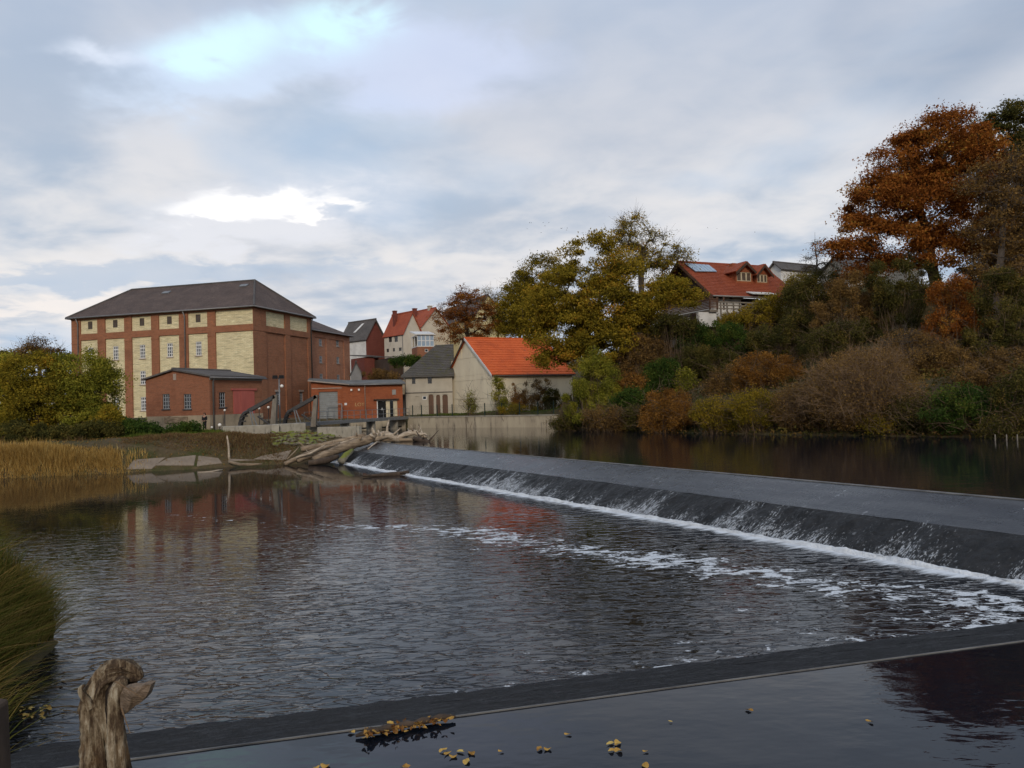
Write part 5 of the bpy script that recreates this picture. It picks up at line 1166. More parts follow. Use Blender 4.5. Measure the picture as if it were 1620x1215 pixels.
def rake(base_px, base_py, tip, post, D, label):
    """trash rake: curved claw at the lower end of a beam carried by a post"""
    b0 = aty(*base_px[0:1], base_py, D) if False else aty(base_px, base_py, D); e = empty('trash_rake', (b0.x, b0.y, gz(b0.x, b0.y))); tag(e, label, 'machine')
    def loc(px, py, dd=0.0): p = aty(px, py, D + dd); return p - e.location
    a, t = loc(base_px, base_py), loc(*tip)
    for dd in (0.0, 0.5):
        A = a + Vector((0, dd, 0)); T = t + Vector((0, dd, 0)); n = (T - A).normalized(); up = Vector((-n.z, 0, n.x)).normalized() * 0.17
        m = MB(); m.hexa([A - up, A - up + Vector((0, 0.12, 0)), T - up + Vector((0, 0.12, 0)), T - up], [A + up, A + up + Vector((0, 0.12, 0)), T + up + Vector((0, 0.12, 0)), T + up]); m.build('boom', M['iron_dark'], e)
    gx, gy = post; T = loc(gx, tip[1]); Bp = loc(gx - 4, gy); Bp.z = min(Bp.z, 0.0)
    m = MB(); m.hexa([Bp + Vector((-0.26, 0, 0)), Bp + Vector((0.26, 0, 0)), Bp + Vector((0.26, 0.55, 0)), Bp + Vector((-0.26, 0.55, 0))], [T + Vector((-0.17, 0, 0.12)), T + Vector((0.2, 0, 0.12)), T + Vector((0.2, 0.5, 0.12)), T + Vector((-0.17, 0.5, 0.12))]); m.build('post', M['wood_grey'], e)
    # curved claw
    c = a + Vector((-0.1, 0, -0.1)); g = min(0.0, -0.1)
    for dd in (0.0, 0.5):
        pts = [c + Vector((0.15, dd, 0.1))] + [c + Vector((-0.75 * math.sin(s), dd, -(c.z - g) * (1 - math.cos(s)))) for s in np.linspace(0.2, 1.5, 7)]
        MB().tube(pts, [0.13, 0.15, 0.16, 0.16, 0.16, 0.16, 0.15, 0.12], 6).build('claw', M['iron_dark'], e)
    for k in range(4):
        s = 0.3 + 0.35 * k; p = c + Vector((-0.75 * math.sin(s), 0, -(c.z - g) * (1 - math.cos(s)))); MB().box(p.x - 0.08, p.x + 0.35, p.y, p.y + 0.62, p.z - 0.06, p.z + 0.06).build('tine_bar', M['iron_dark'], e)
    for dx in (0.55, 1.0): MB().tube([a + Vector((dx * 0.4, -0.05, -0.05)), Vector((a.x + dx, a.y - 0.05, 0.0))], 0.06, 6).build('strut', M['iron_grey'], e)
    d0 = a + Vector((0.9, 0.1, -0.55)); d1 = Vector((a.x + 2.6, a.y + 0.1, 0.05)); MB().tube([d0, d1], 0.09, 6).build('ladder_beam', M['iron_dark'], e)
    for k in range(7): p = d0.lerp(d1, (k + 0.5) / 7); MB().box(p.x - 0.09, p.x + 0.09, p.y - 0.05, p.y + 0.3, p.z + 0.05, p.z + 0.16).build('tooth', M['iron_dark'], e)
rake(392, 650, (434, 627), (434.5, 672), 72.5, 'rusty trash rake with slanting boom and stout post nearest the red door')
rake(462, 648, (500, 627), (499, 666), 77, 'second trash rake with slanting boom, right of the floodlight pole')
def person():
    p = on_ground(324, 681.5, 62, 78); z = p.z
    e = empty('person', (p.x, p.y, z), math.radians(-15)); tag(e, 'person in a long black coat standing by the engine house wall', 'person')
    H = zat(p.x, p.y, 653.5) - z; s = H / 1.72
    def skin(name, pts, edges, mat, sub=2):
        me = bpy.data.meshes.new(name); me.from_pydata([tuple(Vector(q[:3]) * s) for q in pts], edges, []); o = link(name, me, M[mat], e)
        md = o.modifiers.new('s', 'SKIN'); 
        for k, q in enumerate(pts): r = q[3] * s; me.skin_vertices[0].data[k].radius = (r, (q[4] if len(q) > 4 else q[3]) * s); 
        me.skin_vertices[0].data[0].use_root = True
        o.modifiers.new('d', 'SUBSURF').levels = sub; o.modifiers['d'].render_levels = sub; return o
    P = [(0, 0, .93, .13, .10), (0, 0, 1.15, .13, .09), (0, 0, 1.36, .16, .10), (0, 0, 1.47, .055), (0, -.01, 1.54, .065), (0, -.015, 1.62, .088, .10), (0, 0, 1.69, .06)]
    E = [(k, k + 1) for k in range(6)]
    for sx in (-1, 1):
        i = len(P); P += [(sx * .10, 0, .86, .095), (sx * .105, -.01, .48, .062), (sx * .11, .02, .10, .042), (sx * .115, -.12, .03, .035)]; E += [(0, i), (i, i + 1), (i + 1, i + 2), (i + 2, i + 3)]
        i = len(P); P += [(sx * .20, 0, 1.37, .058), (sx * .25, .02, 1.10, .046), (sx * .17, -.16, .98, .034), (sx * .13, -.20, .965, .030)]; E += [(2, i), (i, i + 1), (i + 1, i + 2), (i + 2, i + 3)]
        w = i + 3
        for f in range(5):
            j = len(P); a = -0.5 + 0.25 * f; r = .0095
            P += [(sx * (.105 - .01 * f * .2), -.225, .975 - .014 * f, r), (sx * (.065 + .004 * f), -.24, .972 - .016 * f, r), (sx * (.03 + .004 * f), -.235 + .006 * f, .965 - .018 * f, r * .9)]; E += [(w, j), (j, j + 1), (j + 1, j + 2)]
    skin('body', P, E, 'skin')
    C = [(0, 0, .93, .165, .125), (0, 0, 1.15, .155, .115), (0, 0, 1.38, .185, .12), (0, .005, 1.45, .085, .08), (0, 0, .72, .175, .135), (0, .01, .52, .185, .14)]
    CE = [(0, 1), (1, 2), (2, 3), (0, 4), (4, 5)]
    for sx in (-1, 1): i = len(C); C += [(sx * .205, 0, 1.37, .072), (sx * .255, .02, 1.10, .060), (sx * .175, -.155, .985, .048)]; CE += [(2, i), (i, i + 1), (i + 1, i + 2)]
    skin('coat', C, CE, 'coat')
    T = [(0, 0, .9, .14, .11)]; TE = []
    for sx in (-1, 1): i = len(T); T += [(sx * .10, 0, .84, .105), (sx * .107, -.01, .48, .08), (sx * .112, .015, .10, .062)]; TE += [(0, i), (i, i + 1), (i + 1, i + 2)]
    skin('trousers', T, TE, 'coat')
    for sx in (-1, 1): skin('shoe', [(sx * .113, .05, .045, .05), (sx * .116, -.06, .04, .045), (sx * .118, -.15, .03, .04)], [(0, 1), (1, 2)], 'black')
    skin('hair', [(0, .03, 1.64, .10, .095), (0, .05, 1.55, .09, .07), (0, .02, 1.70, .075)], [(0, 1), (0, 2)], 'hair')
    fc = skin('nose', [(0, -.105, 1.615, .012), (0, -.118, 1.60, .014)], [(0, 1)], 'skin', 1)
    for sx in (-1, 1): globe_mesh(.011 * s, (sx * .032 * s, -.1 * s, 1.628 * s), e, 'eye').data.materials[0] = M['black']
    MB().box(-.022 * s, .022 * s, -.104 * s, -.095 * s, 1.572 * s, 1.58 * s).build('mouth', M['red_paint'], e)
person()

# ------------------------------------------------------------------ left bank: slabs, walls, stones
def slab_from(px_poly, z_of, name, label, mat, th=0.22, group=None):
    P = []
    for px, py, z in px_poly: p = on_ground(px, py, 50, 75); P.append(p + Vector((0, 0, 0.07)))
    c = sum(P, Vector()) / len(P); m = MB(); Q = [p - c for p in P]
    n = (Q[1] - Q[0]).cross(Q[-1] - Q[0]).normalized()
    if n.z < 0: Q.reverse()
    m.slab(Q, th); o = m.build(name, M[mat]); o.location = c; tag(o, label, 'slab', group)
    md = o.modifiers.new('b', 'BEVEL'); md.width = 0.05; md.segments = 2
    return o
G = 'tilted concrete slabs along the left shore'
slab_from([(199, 746, .08), (240, 743.5, .08), (262, 727, .75), (212, 729, .75)], None, 'shore_slab', 'leftmost tilted concrete slab on the shore beside the ochre grass', 'slab_stone', group=G)
slab_from([(244, 744, .08), (307, 741, .08), (310, 724, .75), (266, 727, .75)], None, 'shore_slab', 'widest tilted concrete slab, second from the ochre grass', 'slab_stone', group=G)
slab_from([(311, 741, .05), (352, 735.5, .08), (346, 729, .45), (314, 727, .55)], None, 'shore_slab', 'small tilted concrete slab left of the leaning stake', 'slab_stone', group=G)
slab_from([(360, 737, .04), (405, 735, .06), (402, 730, .35), (365, 731, .35)], None, 'shore_slab', 'flat low slab right of the leaning stake', 'slab_stone', group=G)
slab_from([(400, 733, .08), (452, 732, .10), (462, 716, .8), (415, 722, .6)], None, 'shore_slab', 'sandy slab of the shore next to the driftwood pile', 'slab_stone', 0.2, G)
def wall_px(name, label, p0, p1, D0, D1, top, drop, th, mat, cat='wall'):
    a = aty(p0, 600, D0); c = aty(p1, 600, D1); d = Vector((c.x - a.x, c.y - a.y, 0)); zt = zat(a.x, a.y, top)
    o = MB().box(0, d.length, 0, th, -drop, 0).build(name, M[mat]); o.location = (a.x, a.y, zt); o.rotation_euler = (0, 0, math.atan2(d.y, d.x)); tag(o, label, cat)
    md = o.modifiers.new('b', 'BEVEL'); md.width = 0.03; md.segments = 2; return o
wall_px('bank_wall', 'weathered low stone wall along the top of the weedy bank', 262, 345, 61.5, 63, 692.5, 0.9, 0.4, 'plinth')
wall_px('concrete_kerb', 'pale concrete kerb block in front of the rakes', 351, 440, 67, 69, 675, 0.8, 1.6, 'concrete')
wall_px('concrete_plinth', 'broken concrete plinth under the floodlight pole', 441, 482, 69.5, 71, 671, 0.9, 1.8, 'concrete')
wall_px('wing_wall', 'concrete wing wall at the landward end of the weir', 500, 566, 68, 66.5, 676, 2.2, 0.45, 'concrete')
low_wall('yard_wall', 'low wall left of the engine house behind the bank grass', 172, 229, 77, 77, 1.6, 2.2, 'plinth')
def rock_mesh(seed, r=1.0):
    rng = np.random.default_rng(seed); bm = bmesh.new(); bmesh.ops.create_icosphere(bm, subdivisions=1, radius=r)
    for v in bm.verts: v.co *= rng.uniform(0.75, 1.15); v.co.z *= 0.6
    me = bpy.data.meshes.new('stone'); bm.to_mesh(me); bm.free(); return me
def revetment():
    b = NB('stone_moss'); v = b.coord('Object'); geo = b.new('ShaderNodeNewGeometry'); sp = b.new('ShaderNodeSeparateXYZ'); b.L.new(geo.outputs['Normal'], sp.inputs[0])
    n = b.noise(v, 2.0, 5); col = b.ramp(n, [(0.3, (0.12, 0.10, 0.07)), (0.7, (0.30, 0.27, 0.21))]); mo = b.math('ADD', b.math('MULTIPLY', sp.outputs[2], 0.5), n)
    col = b.mix(b.smooth(mo, 0.55, 0.85), col, (0.16, 0.17, 0.035)); M['stone_moss'] = b.fin(col, 0.95, b.bump(b.noise(v, 8, 4), 0.05), 0.2)
    e = empty('mossy_revetment', aty(505, 690, 63.5)); tag(e, 'mossy stone facing of the bank beside the driftwood', 'stone wall')
    meshes = [rock_mesh(s) for s in range(6)]
    for me in meshes: me.materials.append(M['stone_moss'])
    rng = random.Random(3)
    for r in range(7):
        for k in range(17):
            px = 436 + k * 7.6 + rng.uniform(-2.5, 2.5); py = 677 + r * 4.4 + rng.uniform(-1, 1)
            if px > 560 - r * 9: continue
            p = on_ground(px, py, 52, 80)
            o = bpy.data.objects.new('stone', rng.choice(meshes)); COL.objects.link(o); o.parent = e; o.location = p - e.location
            sc = rng.uniform(0.24, 0.40); o.scale = (sc * 1.25, sc, sc * rng.uniform(0.7, 1.1)); o.rotation_euler = (rng.uniform(-.4, .4), rng.uniform(-.4, .4), rng.uniform(0, 6))
revetment()
# ------------------------------------------------------------------ driftwood
def log(name, label, pts, rad, mat, cat='log', n=9, seed=0, group=None, knots=0, rough=0.05, kids=()):
    """pts: (px, py, depth) along the log; rad in metres along it"""
    P = [aty(*p) for p in pts]; rng = random.Random(seed); base = min(P, key=lambda q: q.z); e0 = Vector((base.x, base.y, base.z))
    Q, R = [], []
    for (a, c, ra, rc) in zip(P[:-1], P[1:], rad[:-1], rad[1:]):
        k = max(2, int((c - a).length / 0.35))
        for i in range(k): t = i / k; Q.append(a.lerp(c, t) + Vector([rng.gauss(0, rough * ra) for _ in range(3)]) - e0); R.append((ra + (rc - ra) * t) * rng.uniform(1 - rough, 1 + rough))
    Q.append(P[-1] - e0); R.append(rad[-1] * 0.8)
    m = MB().tube(Q, R, n); o = m.build(name, M[mat], None, True); o.location = e0; tag(o, label, cat, group)
    for k in range(knots):
        i = rng.randrange(1, len(Q) - 1); d = Vector((rng.gauss(0, 1), rng.gauss(0, 1), abs(rng.gauss(0, 1)) + 0.3)).normalized(); L = rng.uniform(0.5, 1.3)
        MB().tube([Q[i], Q[i] + d * L * 0.5 + Vector((rng.gauss(0, .06), 0, 0)), Q[i] + d * L], [R[i] * 0.45, R[i] * 0.3, R[i] * 0.12], 6).build('branch_stub', M[mat], o, True)
    for (kp, kr) in kids:
        kq = [aty(*p) - e0 for p in kp]; MB().tube(kq, kr, 7).build('root', M[mat], o, True)
    return o
DG = 'driftwood jammed at the end of the weir'
log('driftwood_log', 'long pale driftwood trunk lying topmost on the pile', [(476, 711, 59.5), (520, 703, 60.5), (578, 688.5, 62)], [.22, .25, .22], 'drift_brown', seed=1, group=DG, knots=2)
log('driftwood_log', 'thick dark driftwood trunk under the long pale one', [(496, 727, 57.5), (545, 707, 59.5), (592, 692, 61.5)], [.24, .36, .36], 'drift_brown', seed=2, group=DG, knots=1)
log('driftwood_log', 'slim trunk running down to the shore at the left of the pile', [(450, 734, 57.5), (485, 719, 58.5), (520, 706, 60)], [.16, .2, .16], 'drift_brown', seed=3, group=DG)
log('driftwood_log', 'brown trunk wedged between the slim one and the thick one', [(470, 729, 57.8), (505, 714, 59), (540, 702, 60.2)], [.2, .26, .22], 'drift_brown', seed=4, group=DG, knots=1)
log('driftwood_log', 'dark waterlogged trunk at the waterline below the pile', [(488, 733, 57), (515, 729, 57.3), (535, 722, 58)], [.2, .25, .2], 'drift_dark', seed=5, group=DG)
log('driftwood_log', 'bleached root stock with upright prongs at the head of the pile', [(590, 693, 61.5), (612, 688, 62), (634, 697, 62.5)], [.36, .30, .22], 'drift_pale', seed=6, group=DG, knots=4, kids=(([(594, 690, 61.3), (590, 680, 61.2), (588.5, 676.5, 61.2)], [.16, .10, .04]), ([(600, 688, 61.3), (598, 680, 61.3)], [.12, .05]), ([(607, 688, 61.5), (606, 682, 61.5)], [.1, .04]), ([(592, 692, 61), (585, 687, 60.8)], [.14, .07])))
log('driftwood_branch', 'arched bleached branch on the crest of the weir', [(622, 697, 62.3), (640, 687, 62.6), (655, 684, 62.8), (676, 692, 63)], [.16, .2, .22, .14], 'drift_pale', 'branch', seed=7, group=DG, knots=4, kids=(([(655, 684, 62.8), (659, 681, 62.7)], [.1, .04]), ([(664, 688, 62.7), (672, 686, 62.7), (678, 690, 62.8)], [.12, .09, .04])))
log('driftwood_branch', 'reddish branch lying flat along the crest under the arched one', [(592, 695, 61.8), (632, 695.5, 62.4), (672, 697, 62.5)], [.2, .17, .12], 'drift_brown', 'branch', seed=8, group=DG, knots=2)
log('driftwood_stick', 'thin pale stick lying down the slope of the weir', [(582, 710.5, 59), (590, 704, 60), (598, 698, 61)], [.05, .07, .06], 'drift_pale', 'stick', 6, seed=9, group=DG)
log('driftwood_log', 'short mossy stub at the foot of the weir slope', [(540, 730, 57), (548, 720, 57.8), (558, 712.5, 58.8)], [.28, .24, .18], 'stone_moss', seed=10, group=DG)
log('driftwood_stick', 'thin stick leaning up from the shore left of the pile', [(454, 727, 59), (465, 716, 59.5), (473, 707, 60)], [.07, .06, .05], 'drift_brown', 'stick', 6, seed=11, group=DG)
log('driftwood_branch', 'dark twisted branch end hanging over the weir crest', [(655, 694, 62.2), (672, 697, 61.6), (681, 701, 61)], [.2, .22, .1], 'drift_dark', 'branch', seed=12, group=DG, knots=3)
rng_ = random.Random(77)
for k, l in enumerate(('thin branch poking left from the top of the driftwood pile', 'thin branch slanting across the middle of the pile', 'bent grey stick low on the pile', 'splintered branch at the water end of the pile', 'short pale stick on the crest end of the pile')):
    x0 = 468 + 24 * k; y0 = 724 - 6 * k; log('driftwood_stick', l, [(x0, y0, 57.6 + k * .9), (x0 + 22, y0 - 8 + rng_.uniform(-3, 3), 58 + k * .9), (x0 + 46, y0 - 19 + rng_.uniform(-3, 3), 58.6 + k * .9)], [.09, .08, .04], ('drift_pale', 'drift_brown')[k % 2], 'stick', 6, seed=90 + k, group=DG, knots=1)
log('floating_log', 'dark log floating in the basin below the weir', [(574, 753, 46), (605, 751.5, 46.5), (630, 750, 47), (648, 748.5, 47.3)], [.05, .12, .17, .15], 'drift_dark', 'log', seed=13, knots=1)
log('leaning_stake', 'thin bleached stake standing in the bank above the slabs', [(363, 729, on_ground(363, 729, 50, 70).y), (361.5, 705, on_ground(363, 729, 50, 70).y), (359, 689, on_ground(363, 729, 50, 70).y)], [.11, .075, .07], 'drift_pale', 'stake', 6, seed=14, knots=1)
log('shore_branch', 'thin bare pole lying on the bank left of the slabs', [(197, 712, 60), (215, 707, 60.5), (233, 700.5, 61)], [.06, .06, .04], 'drift_pale', 'pole', 6, seed=15)
log('shore_branch', 'fallen stick at the waterline right of the leaning stake', [(363, 731, 57.8), (380, 735, 56.8), (400, 735, 56.8), (415, 734, 57)], [.12, .12, .1, .06], 'drift_brown', 'stick', 7, seed=16)
log('shore_branch', 'white floating stick at the edge of the slabs', [(314, 747.5, 53.6), (335, 746, 53.9), (352, 743, 54.6)], [.05, .06, .04], 'drift_pale', 'stick', 6, seed=17)
# dead stump in the foreground
def stump():
    b = NB('stump_wood'); v = b.coord('Object', (1, 1, 0.4)); n = b.noise(v, 7, 9, 0.78); g = b.noise(b.coord('Object', (1, 1, 0.12)), 22, 5, 0.65, 0.8)
    col = b.ramp(b.math('ADD', b.math('MULTIPLY', n, 0.65), b.math('MULTIPLY', g, 0.35)), [(0.40, (0.025, 0.015, 0.010)), (0.47, (0.10, 0.065, 0.038)), (0.53, (0.27, 0.205, 0.13)), (0.60, (0.50, 0.43, 0.32))])
    col = b.mix(b.smooth(b.noise(b.coord('Object'), 5, 5), 0.55, 0.7, 0, 0.7), col, (0.14, 0.075, 0.03))
    M['stump_wood'] = b.fin(col, 0.9, b.bump(b.math('ADD', b.math('MULTIPLY', g, 0.03), b.math('MULTIPLY', n, 0.03)), 1.0), 0.2)
    plain('stump_cut', (0.30, 0.215, 0.145), (0.10, 0.065, 0.04), 14, 0.9, 0.03, stretch=(0.5, 0.5, 1.6))
    plain('hollow_shade', (0.03, 0.018, 0.012), (0.012, 0.008, 0.006), 8, 0.95, 0.01)
    D = 4.6; c0 = aty(172, 1300, D); e = empty('dead_stump', (c0.x, c0.y, 1.1)); tag(e, 'weathered dead tree stump bending to the right in the foreground', 'stump')
    def L(px, py, dd=0): return aty(px, py, D + dd) - e.location
    def limb(name, pts, mat, seed, rough=1.0, n=40, step=0.018):
        """pts (px, py, width px, depth): gnarled limb with ridges, splits and knots along the grain"""
        P = [L(p[0], p[1], p[3]) for p in pts]; R = [p[2] * 0.5 * D / F for p in pts]; rng = random.Random(seed); C, W = [], []
        for k in range(len(P) - 1):
            p0, p1, p2, p3 = P[max(k - 1, 0)], P[k], P[k + 1], P[min(k + 2, len(P) - 1)]; m = max(2, int((p2 - p1).length / step))
            for i in range(m):
                t = i / m; C.append(0.5 * ((2 * p1) + (p2 - p0) * t + (2 * p0 - 5 * p1 + 4 * p2 - p3) * t * t + (3 * p1 - p0 - 3 * p2 + p3) * t ** 3)); W.append(R[k] + (R[k + 1] - R[k]) * t)
        C.append(P[-1]); W.append(R[-1]); ph = [rng.uniform(0, 6.28) for _ in range(9)]; V = []; m = MB(); prev = Vector((0, -1, 0))
        for k, (c, w) in enumerate(zip(C, W)):
            t = (C[min(k + 1, len(C) - 1)] - C[max(k - 1, 0)]).normalized(); u = (prev - t * prev.dot(t)).normalized(); prev = u; q = t.cross(u); s_ = k * step
            for i in range(n):
                a = 2 * math.pi * i / n
                g = 0.10 * math.sin(3 * a + ph[0] + 3 * s_) + 0.07 * math.sin(7 * a + ph[1] + 1.5 * math.sin(5 * s_ + ph[2])) + 0.05 * math.sin(13 * a + ph[3] + 2 * math.sin(9 * s_)) + 0.04 * math.sin(23 * s_ + ph[4] + 2 * a)
                for z in (5, 6, 7): d = ((a - ph[z] - 0.5 * math.sin(4 * s_ + z)) + math.pi) % (2 * math.pi) - math.pi; g -= 0.34 * math.exp(-(d / 0.10) ** 2) * (0.5 + 0.5 * math.sin(6 * s_ + z * 2))
                m.v.append(tuple(c + (u * math.cos(a) + q * math.sin(a)) * w * (1 + rough * g + rng.gauss(0, 0.028))))
        for k in range(len(C) - 1):
            for i in range(n): m.f.append((k * n + i, k * n + (i + 1) % n, (k + 1) * n + (i + 1) % n, (k + 1) * n + i))
        m.f.append(tuple(range(n))); m.f.append(tuple((len(C) - 1) * n + i for i in range(n)))
        return m.build(name, M[mat], e, True)
    limb('trunk', [(168, 1420, 96, 0), (166, 1290, 74, 0), (163, 1215, 56, 0), (159, 1175, 48, 0), (155, 1140, 43, 0), (151, 1112, 37, 0), (155, 1088, 33, 0), (168, 1070, 32, 0), (186, 1061, 34, -.01), (203, 1061, 30, -.02), (217, 1067, 20, -.03), (225, 1073, 7, -.03)], 'stump_wood', 3, 1.5)
    limb('split_limb', [(194, 1290, 44, -.10), (188, 1215, 31, -.12), (184, 1170, 25, -.12), (183, 1135, 23, -.12), (184, 1110, 22, -.12), (187, 1092, 24, -.11), (193, 1078, 17, -.10), (197, 1071, 8, -.09)], 'stump_wood', 8, 1.1, 28)
    limb('hollow_shade', [(176, 1150, 14, -.03), (177, 1115, 20, -.03), (183, 1090, 26, -.02), (203, 1078, 22, -.01), (216, 1080, 8, -.01)], 'hollow_shade', 4, 0.6, 16)  # solid limb, its dark colour stands for the shade between the strands
    rng = random.Random(12); out = [(190, 1100), (196, 1090), (206, 1086), (218, 1087), (230, 1083), (238, 1084), (237, 1092), (231, 1102), (222, 1112), (211, 1118), (203, 1127), (194, 1132), (190, 1118)]
    m = MB(); F_ = [L(x + rng.uniform(-1, 1), y + rng.uniform(-1, 1), -.16 - 0.05 * (x - 190) / 48 + rng.uniform(-.012, .012)) for x, y in out]; B_ = [p + Vector((0, 0.05 + rng.uniform(0, .03), 0)) for p in F_]; c = sum(F_, Vector()) / len(F_) + Vector((0, -0.025, 0.01)); m.v = [tuple(p) for p in F_ + B_ + [c]]; k = len(out)
    for i in range(k): m.f.append((i, (i + 1) % k, 2 * k)); m.f.append((i, k + i, k + (i + 1) % k, (i + 1) % k))
    m.f.append(tuple(k + i for i in range(k))); m.build('splintered_wood', M['stump_cut'], e)
    limb('knot', [(146, 1118, 16, -.05), (136, 1106, 11, -.07), (129, 1097, 9, -.08), (128, 1089, 8, -.08), (134, 1084, 4, -.08)], 'stump_wood', 5, 0.8, 14)
    limb('crown_stub', [(182, 1068, 22, .0), (180, 1058, 16, .01), (186, 1050, 10, .01), (196, 1050, 5, .01)], 'stump_wood', 6, 1.2, 16)
    for p, q in (((183, 1078), (224, 1103)), ((192, 1120), (206, 1160))): MB().tube([L(*p, -.2), L(*q, -.22)], [.004, .002], 5).build('twig', M['twig_brown'], e)
stump()
def abutment():
    P = [(-7.6, 9.4), (-4.55, 6.9), (-3.35, 4.0), (-7.6, 2.0)]
    m = MB(); m.hexa([(x, y, -0.6) for x, y in reversed(P)][::-1], [(x, y, ZU + 0.42) for x, y in P]); 
    o = m.build('abutment_wall', M['plinth']); tag(o, 'brown concrete abutment at the bottom left corner', 'wall'); return o
def edge_post():
    q = aty(-22, 1120, 5.9); e = MB().hexa([(-.2, -.2, -1.6), (.10, -.2, -1.6), (.10, .2, -1.6), (-.2, .2, -1.6)], [(-.2, -.2, 0.02), (.05, -.2, -0.03), (.05, .2, 0), (-.2, .2, 0.03)]).build('edge_post', M['drift_dark'])
    e.location = (q.x, q.y, q.z); tag(e, 'brown concrete post at the lower left edge of the picture', 'post')
    md = e.modifiers.new('b', 'BEVEL'); md.width = 0.03; md.segments = 2
edge_post()
def leaf_mesh(seed, mu=0.7):
    rng = random.Random(seed); n = 11; V = []; asp = rng.uniform(0.45, 0.85); curl = rng.uniform(0.05, 0.35)
    for j in range(n):
        t = 2 * math.pi * j / n; r = 1.0 if j else 1.5
        r *= rng.uniform(0.68, 1.12); V.append((r * math.cos(t), asp * r * math.sin(t), curl * math.sin(2 * t + seed) + 0.25 * curl * r * r + rng.uniform(0, 0.08)))
    V.append((0, 0, 0.0)); me = bpy.data.meshes.new('leaf'); me.from_pydata(V, [], [(j, (j + 1) % n, n) for j in range(n)]); me.update()
    a = me.attributes.new('tint', 'FLOAT', 'FACE'); t = mu + rng.uniform(-.3, .3); a.data.foreach_set('value', [t + rng.uniform(-.1, .1) for _ in range(n)]); me.materials.append(M['fallen']); return me
def leaves():
    ms = [leaf_mesh(s) for s in range(7)]; rng = random.Random(9)
    where = [(708, 1191, 'upper leaf of the largest yellow cluster'), (717, 1196, 'middle leaf of the largest yellow cluster'), (728, 1188, 'right leaf of the largest yellow cluster'), (700, 1187, 'left leaf of the largest yellow cluster'), (746, 1191, 'yellow leaf just right of the largest cluster'), (738, 1205, 'pale leaf just below the largest cluster'),
             (853, 1184.5, 'left leaf of the touching yellow pair'), (866, 1184.5, 'right leaf of the touching yellow pair'), (898, 1161, 'single pale leaf right of the crest debris'), (792, 1188, 'small pale leaf between cluster and pair'), (640, 1212, 'yellow leaf cut by the bottom edge, left of the cluster'), (557, 1158, 'pale leaf left of the crest debris'),
             (966, 1175, 'upper left leaf of the four in a square'), (977, 1175, 'upper right leaf of the four in a square'), (967, 1187, 'lower left leaf of the four in a square'), (978, 1187, 'lower right leaf of the four in a square'), (1021, 1188, 'small leaf right of the four in a square'), (1020, 1211, 'leaf at the bottom edge below the four'),
             (1186, 1123, 'lone yellow leaf in the middle of the pool'), (1376, 1141, 'lone bright leaf nearest the oak reflection'), (1061, 1141, 'tiny white leaf alone in the pool'), (515, 1211, 'brown leaf at the bottom edge'), (500, 1214, 'yellow leaf at the bottom edge')]
    for px, py, l in where:
        p = atz(px, py, ZU + 0.012); o = bpy.data.objects.new('fallen_leaf', rng.choice(ms)); COL.objects.link(o); o.location = p; s = rng.uniform(0.024, 0.034) * (0.6 if 'small' in l or 'tiny' in l else 1.0)
        o.scale = (s * 1.25, s * 1.25, s); o.rotation_euler = (rng.uniform(-.1, .1), rng.uniform(-.1, .1), rng.uniform(0, 6)); tag(o, l + ' floating on the near water', 'leaf', 'yellow leaves floating on the near water')
    # heap of leaves and bark caught on the crest
    md_ = [leaf_mesh(s, 0.22) for s in range(20, 26)]; e = empty('leaf_heap', atz(645, 1148, ZU)); tag(e, 'heap of brown leaves and bark caught on the near crest', 'debris')
    for k in range(85):
        t = rng.random(); px = 572 + 140 * t + rng.gauss(0, 4); py = 1163 - 27 * t + rng.gauss(0, 4.2); p = atz(px, py, ZU + 0.02 + rng.uniform(0, 0.05)); o = bpy.data.objects.new('leaf', rng.choice(md_ + ms[:2])); COL.objects.link(o); o.parent = e; o.location = p - e.location; s = rng.uniform(0.022, 0.034); o.scale = (s, s, s); o.rotation_euler = (rng.uniform(-.5, .5), rng.uniform(-.5, .5), rng.uniform(0, 6))
    for k in range(5):
        t = (k + 0.5) / 5; a = atz(575 + 135 * t - 26, 1162 - 27 * t + 5, ZU + .02) - e.location; c = atz(575 + 135 * t + 24, 1162 - 27 * t - 4, ZU + .035) - e.location; MB().tube([a, (a + c) / 2 + Vector((0, 0, .02)), c], [.012, .035, .014], 6).build('bark_piece', M['drift_dark'], e, True)
    # drift in the corner by the grass
    e = empty('leaf_drift', atz(55, 1125, 0.0)); tag(e, 'small drift of orange leaves in the corner under the near grass', 'debris')
    for k in range(22): p = atz(30 + rng.random() * 50, 1118 + rng.random() * 22, 0.02 + rng.uniform(0, .03)); o = bpy.data.objects.new('leaf', rng.choice(ms)); COL.objects.link(o); o.parent = e; o.location = p - e.location; s = rng.uniform(0.03, 0.05); o.scale = (s, s, s); o.rotation_euler = (rng.uniform(-.4, .4), rng.uniform(-.4, .4), rng.uniform(0, 6))
leaves()
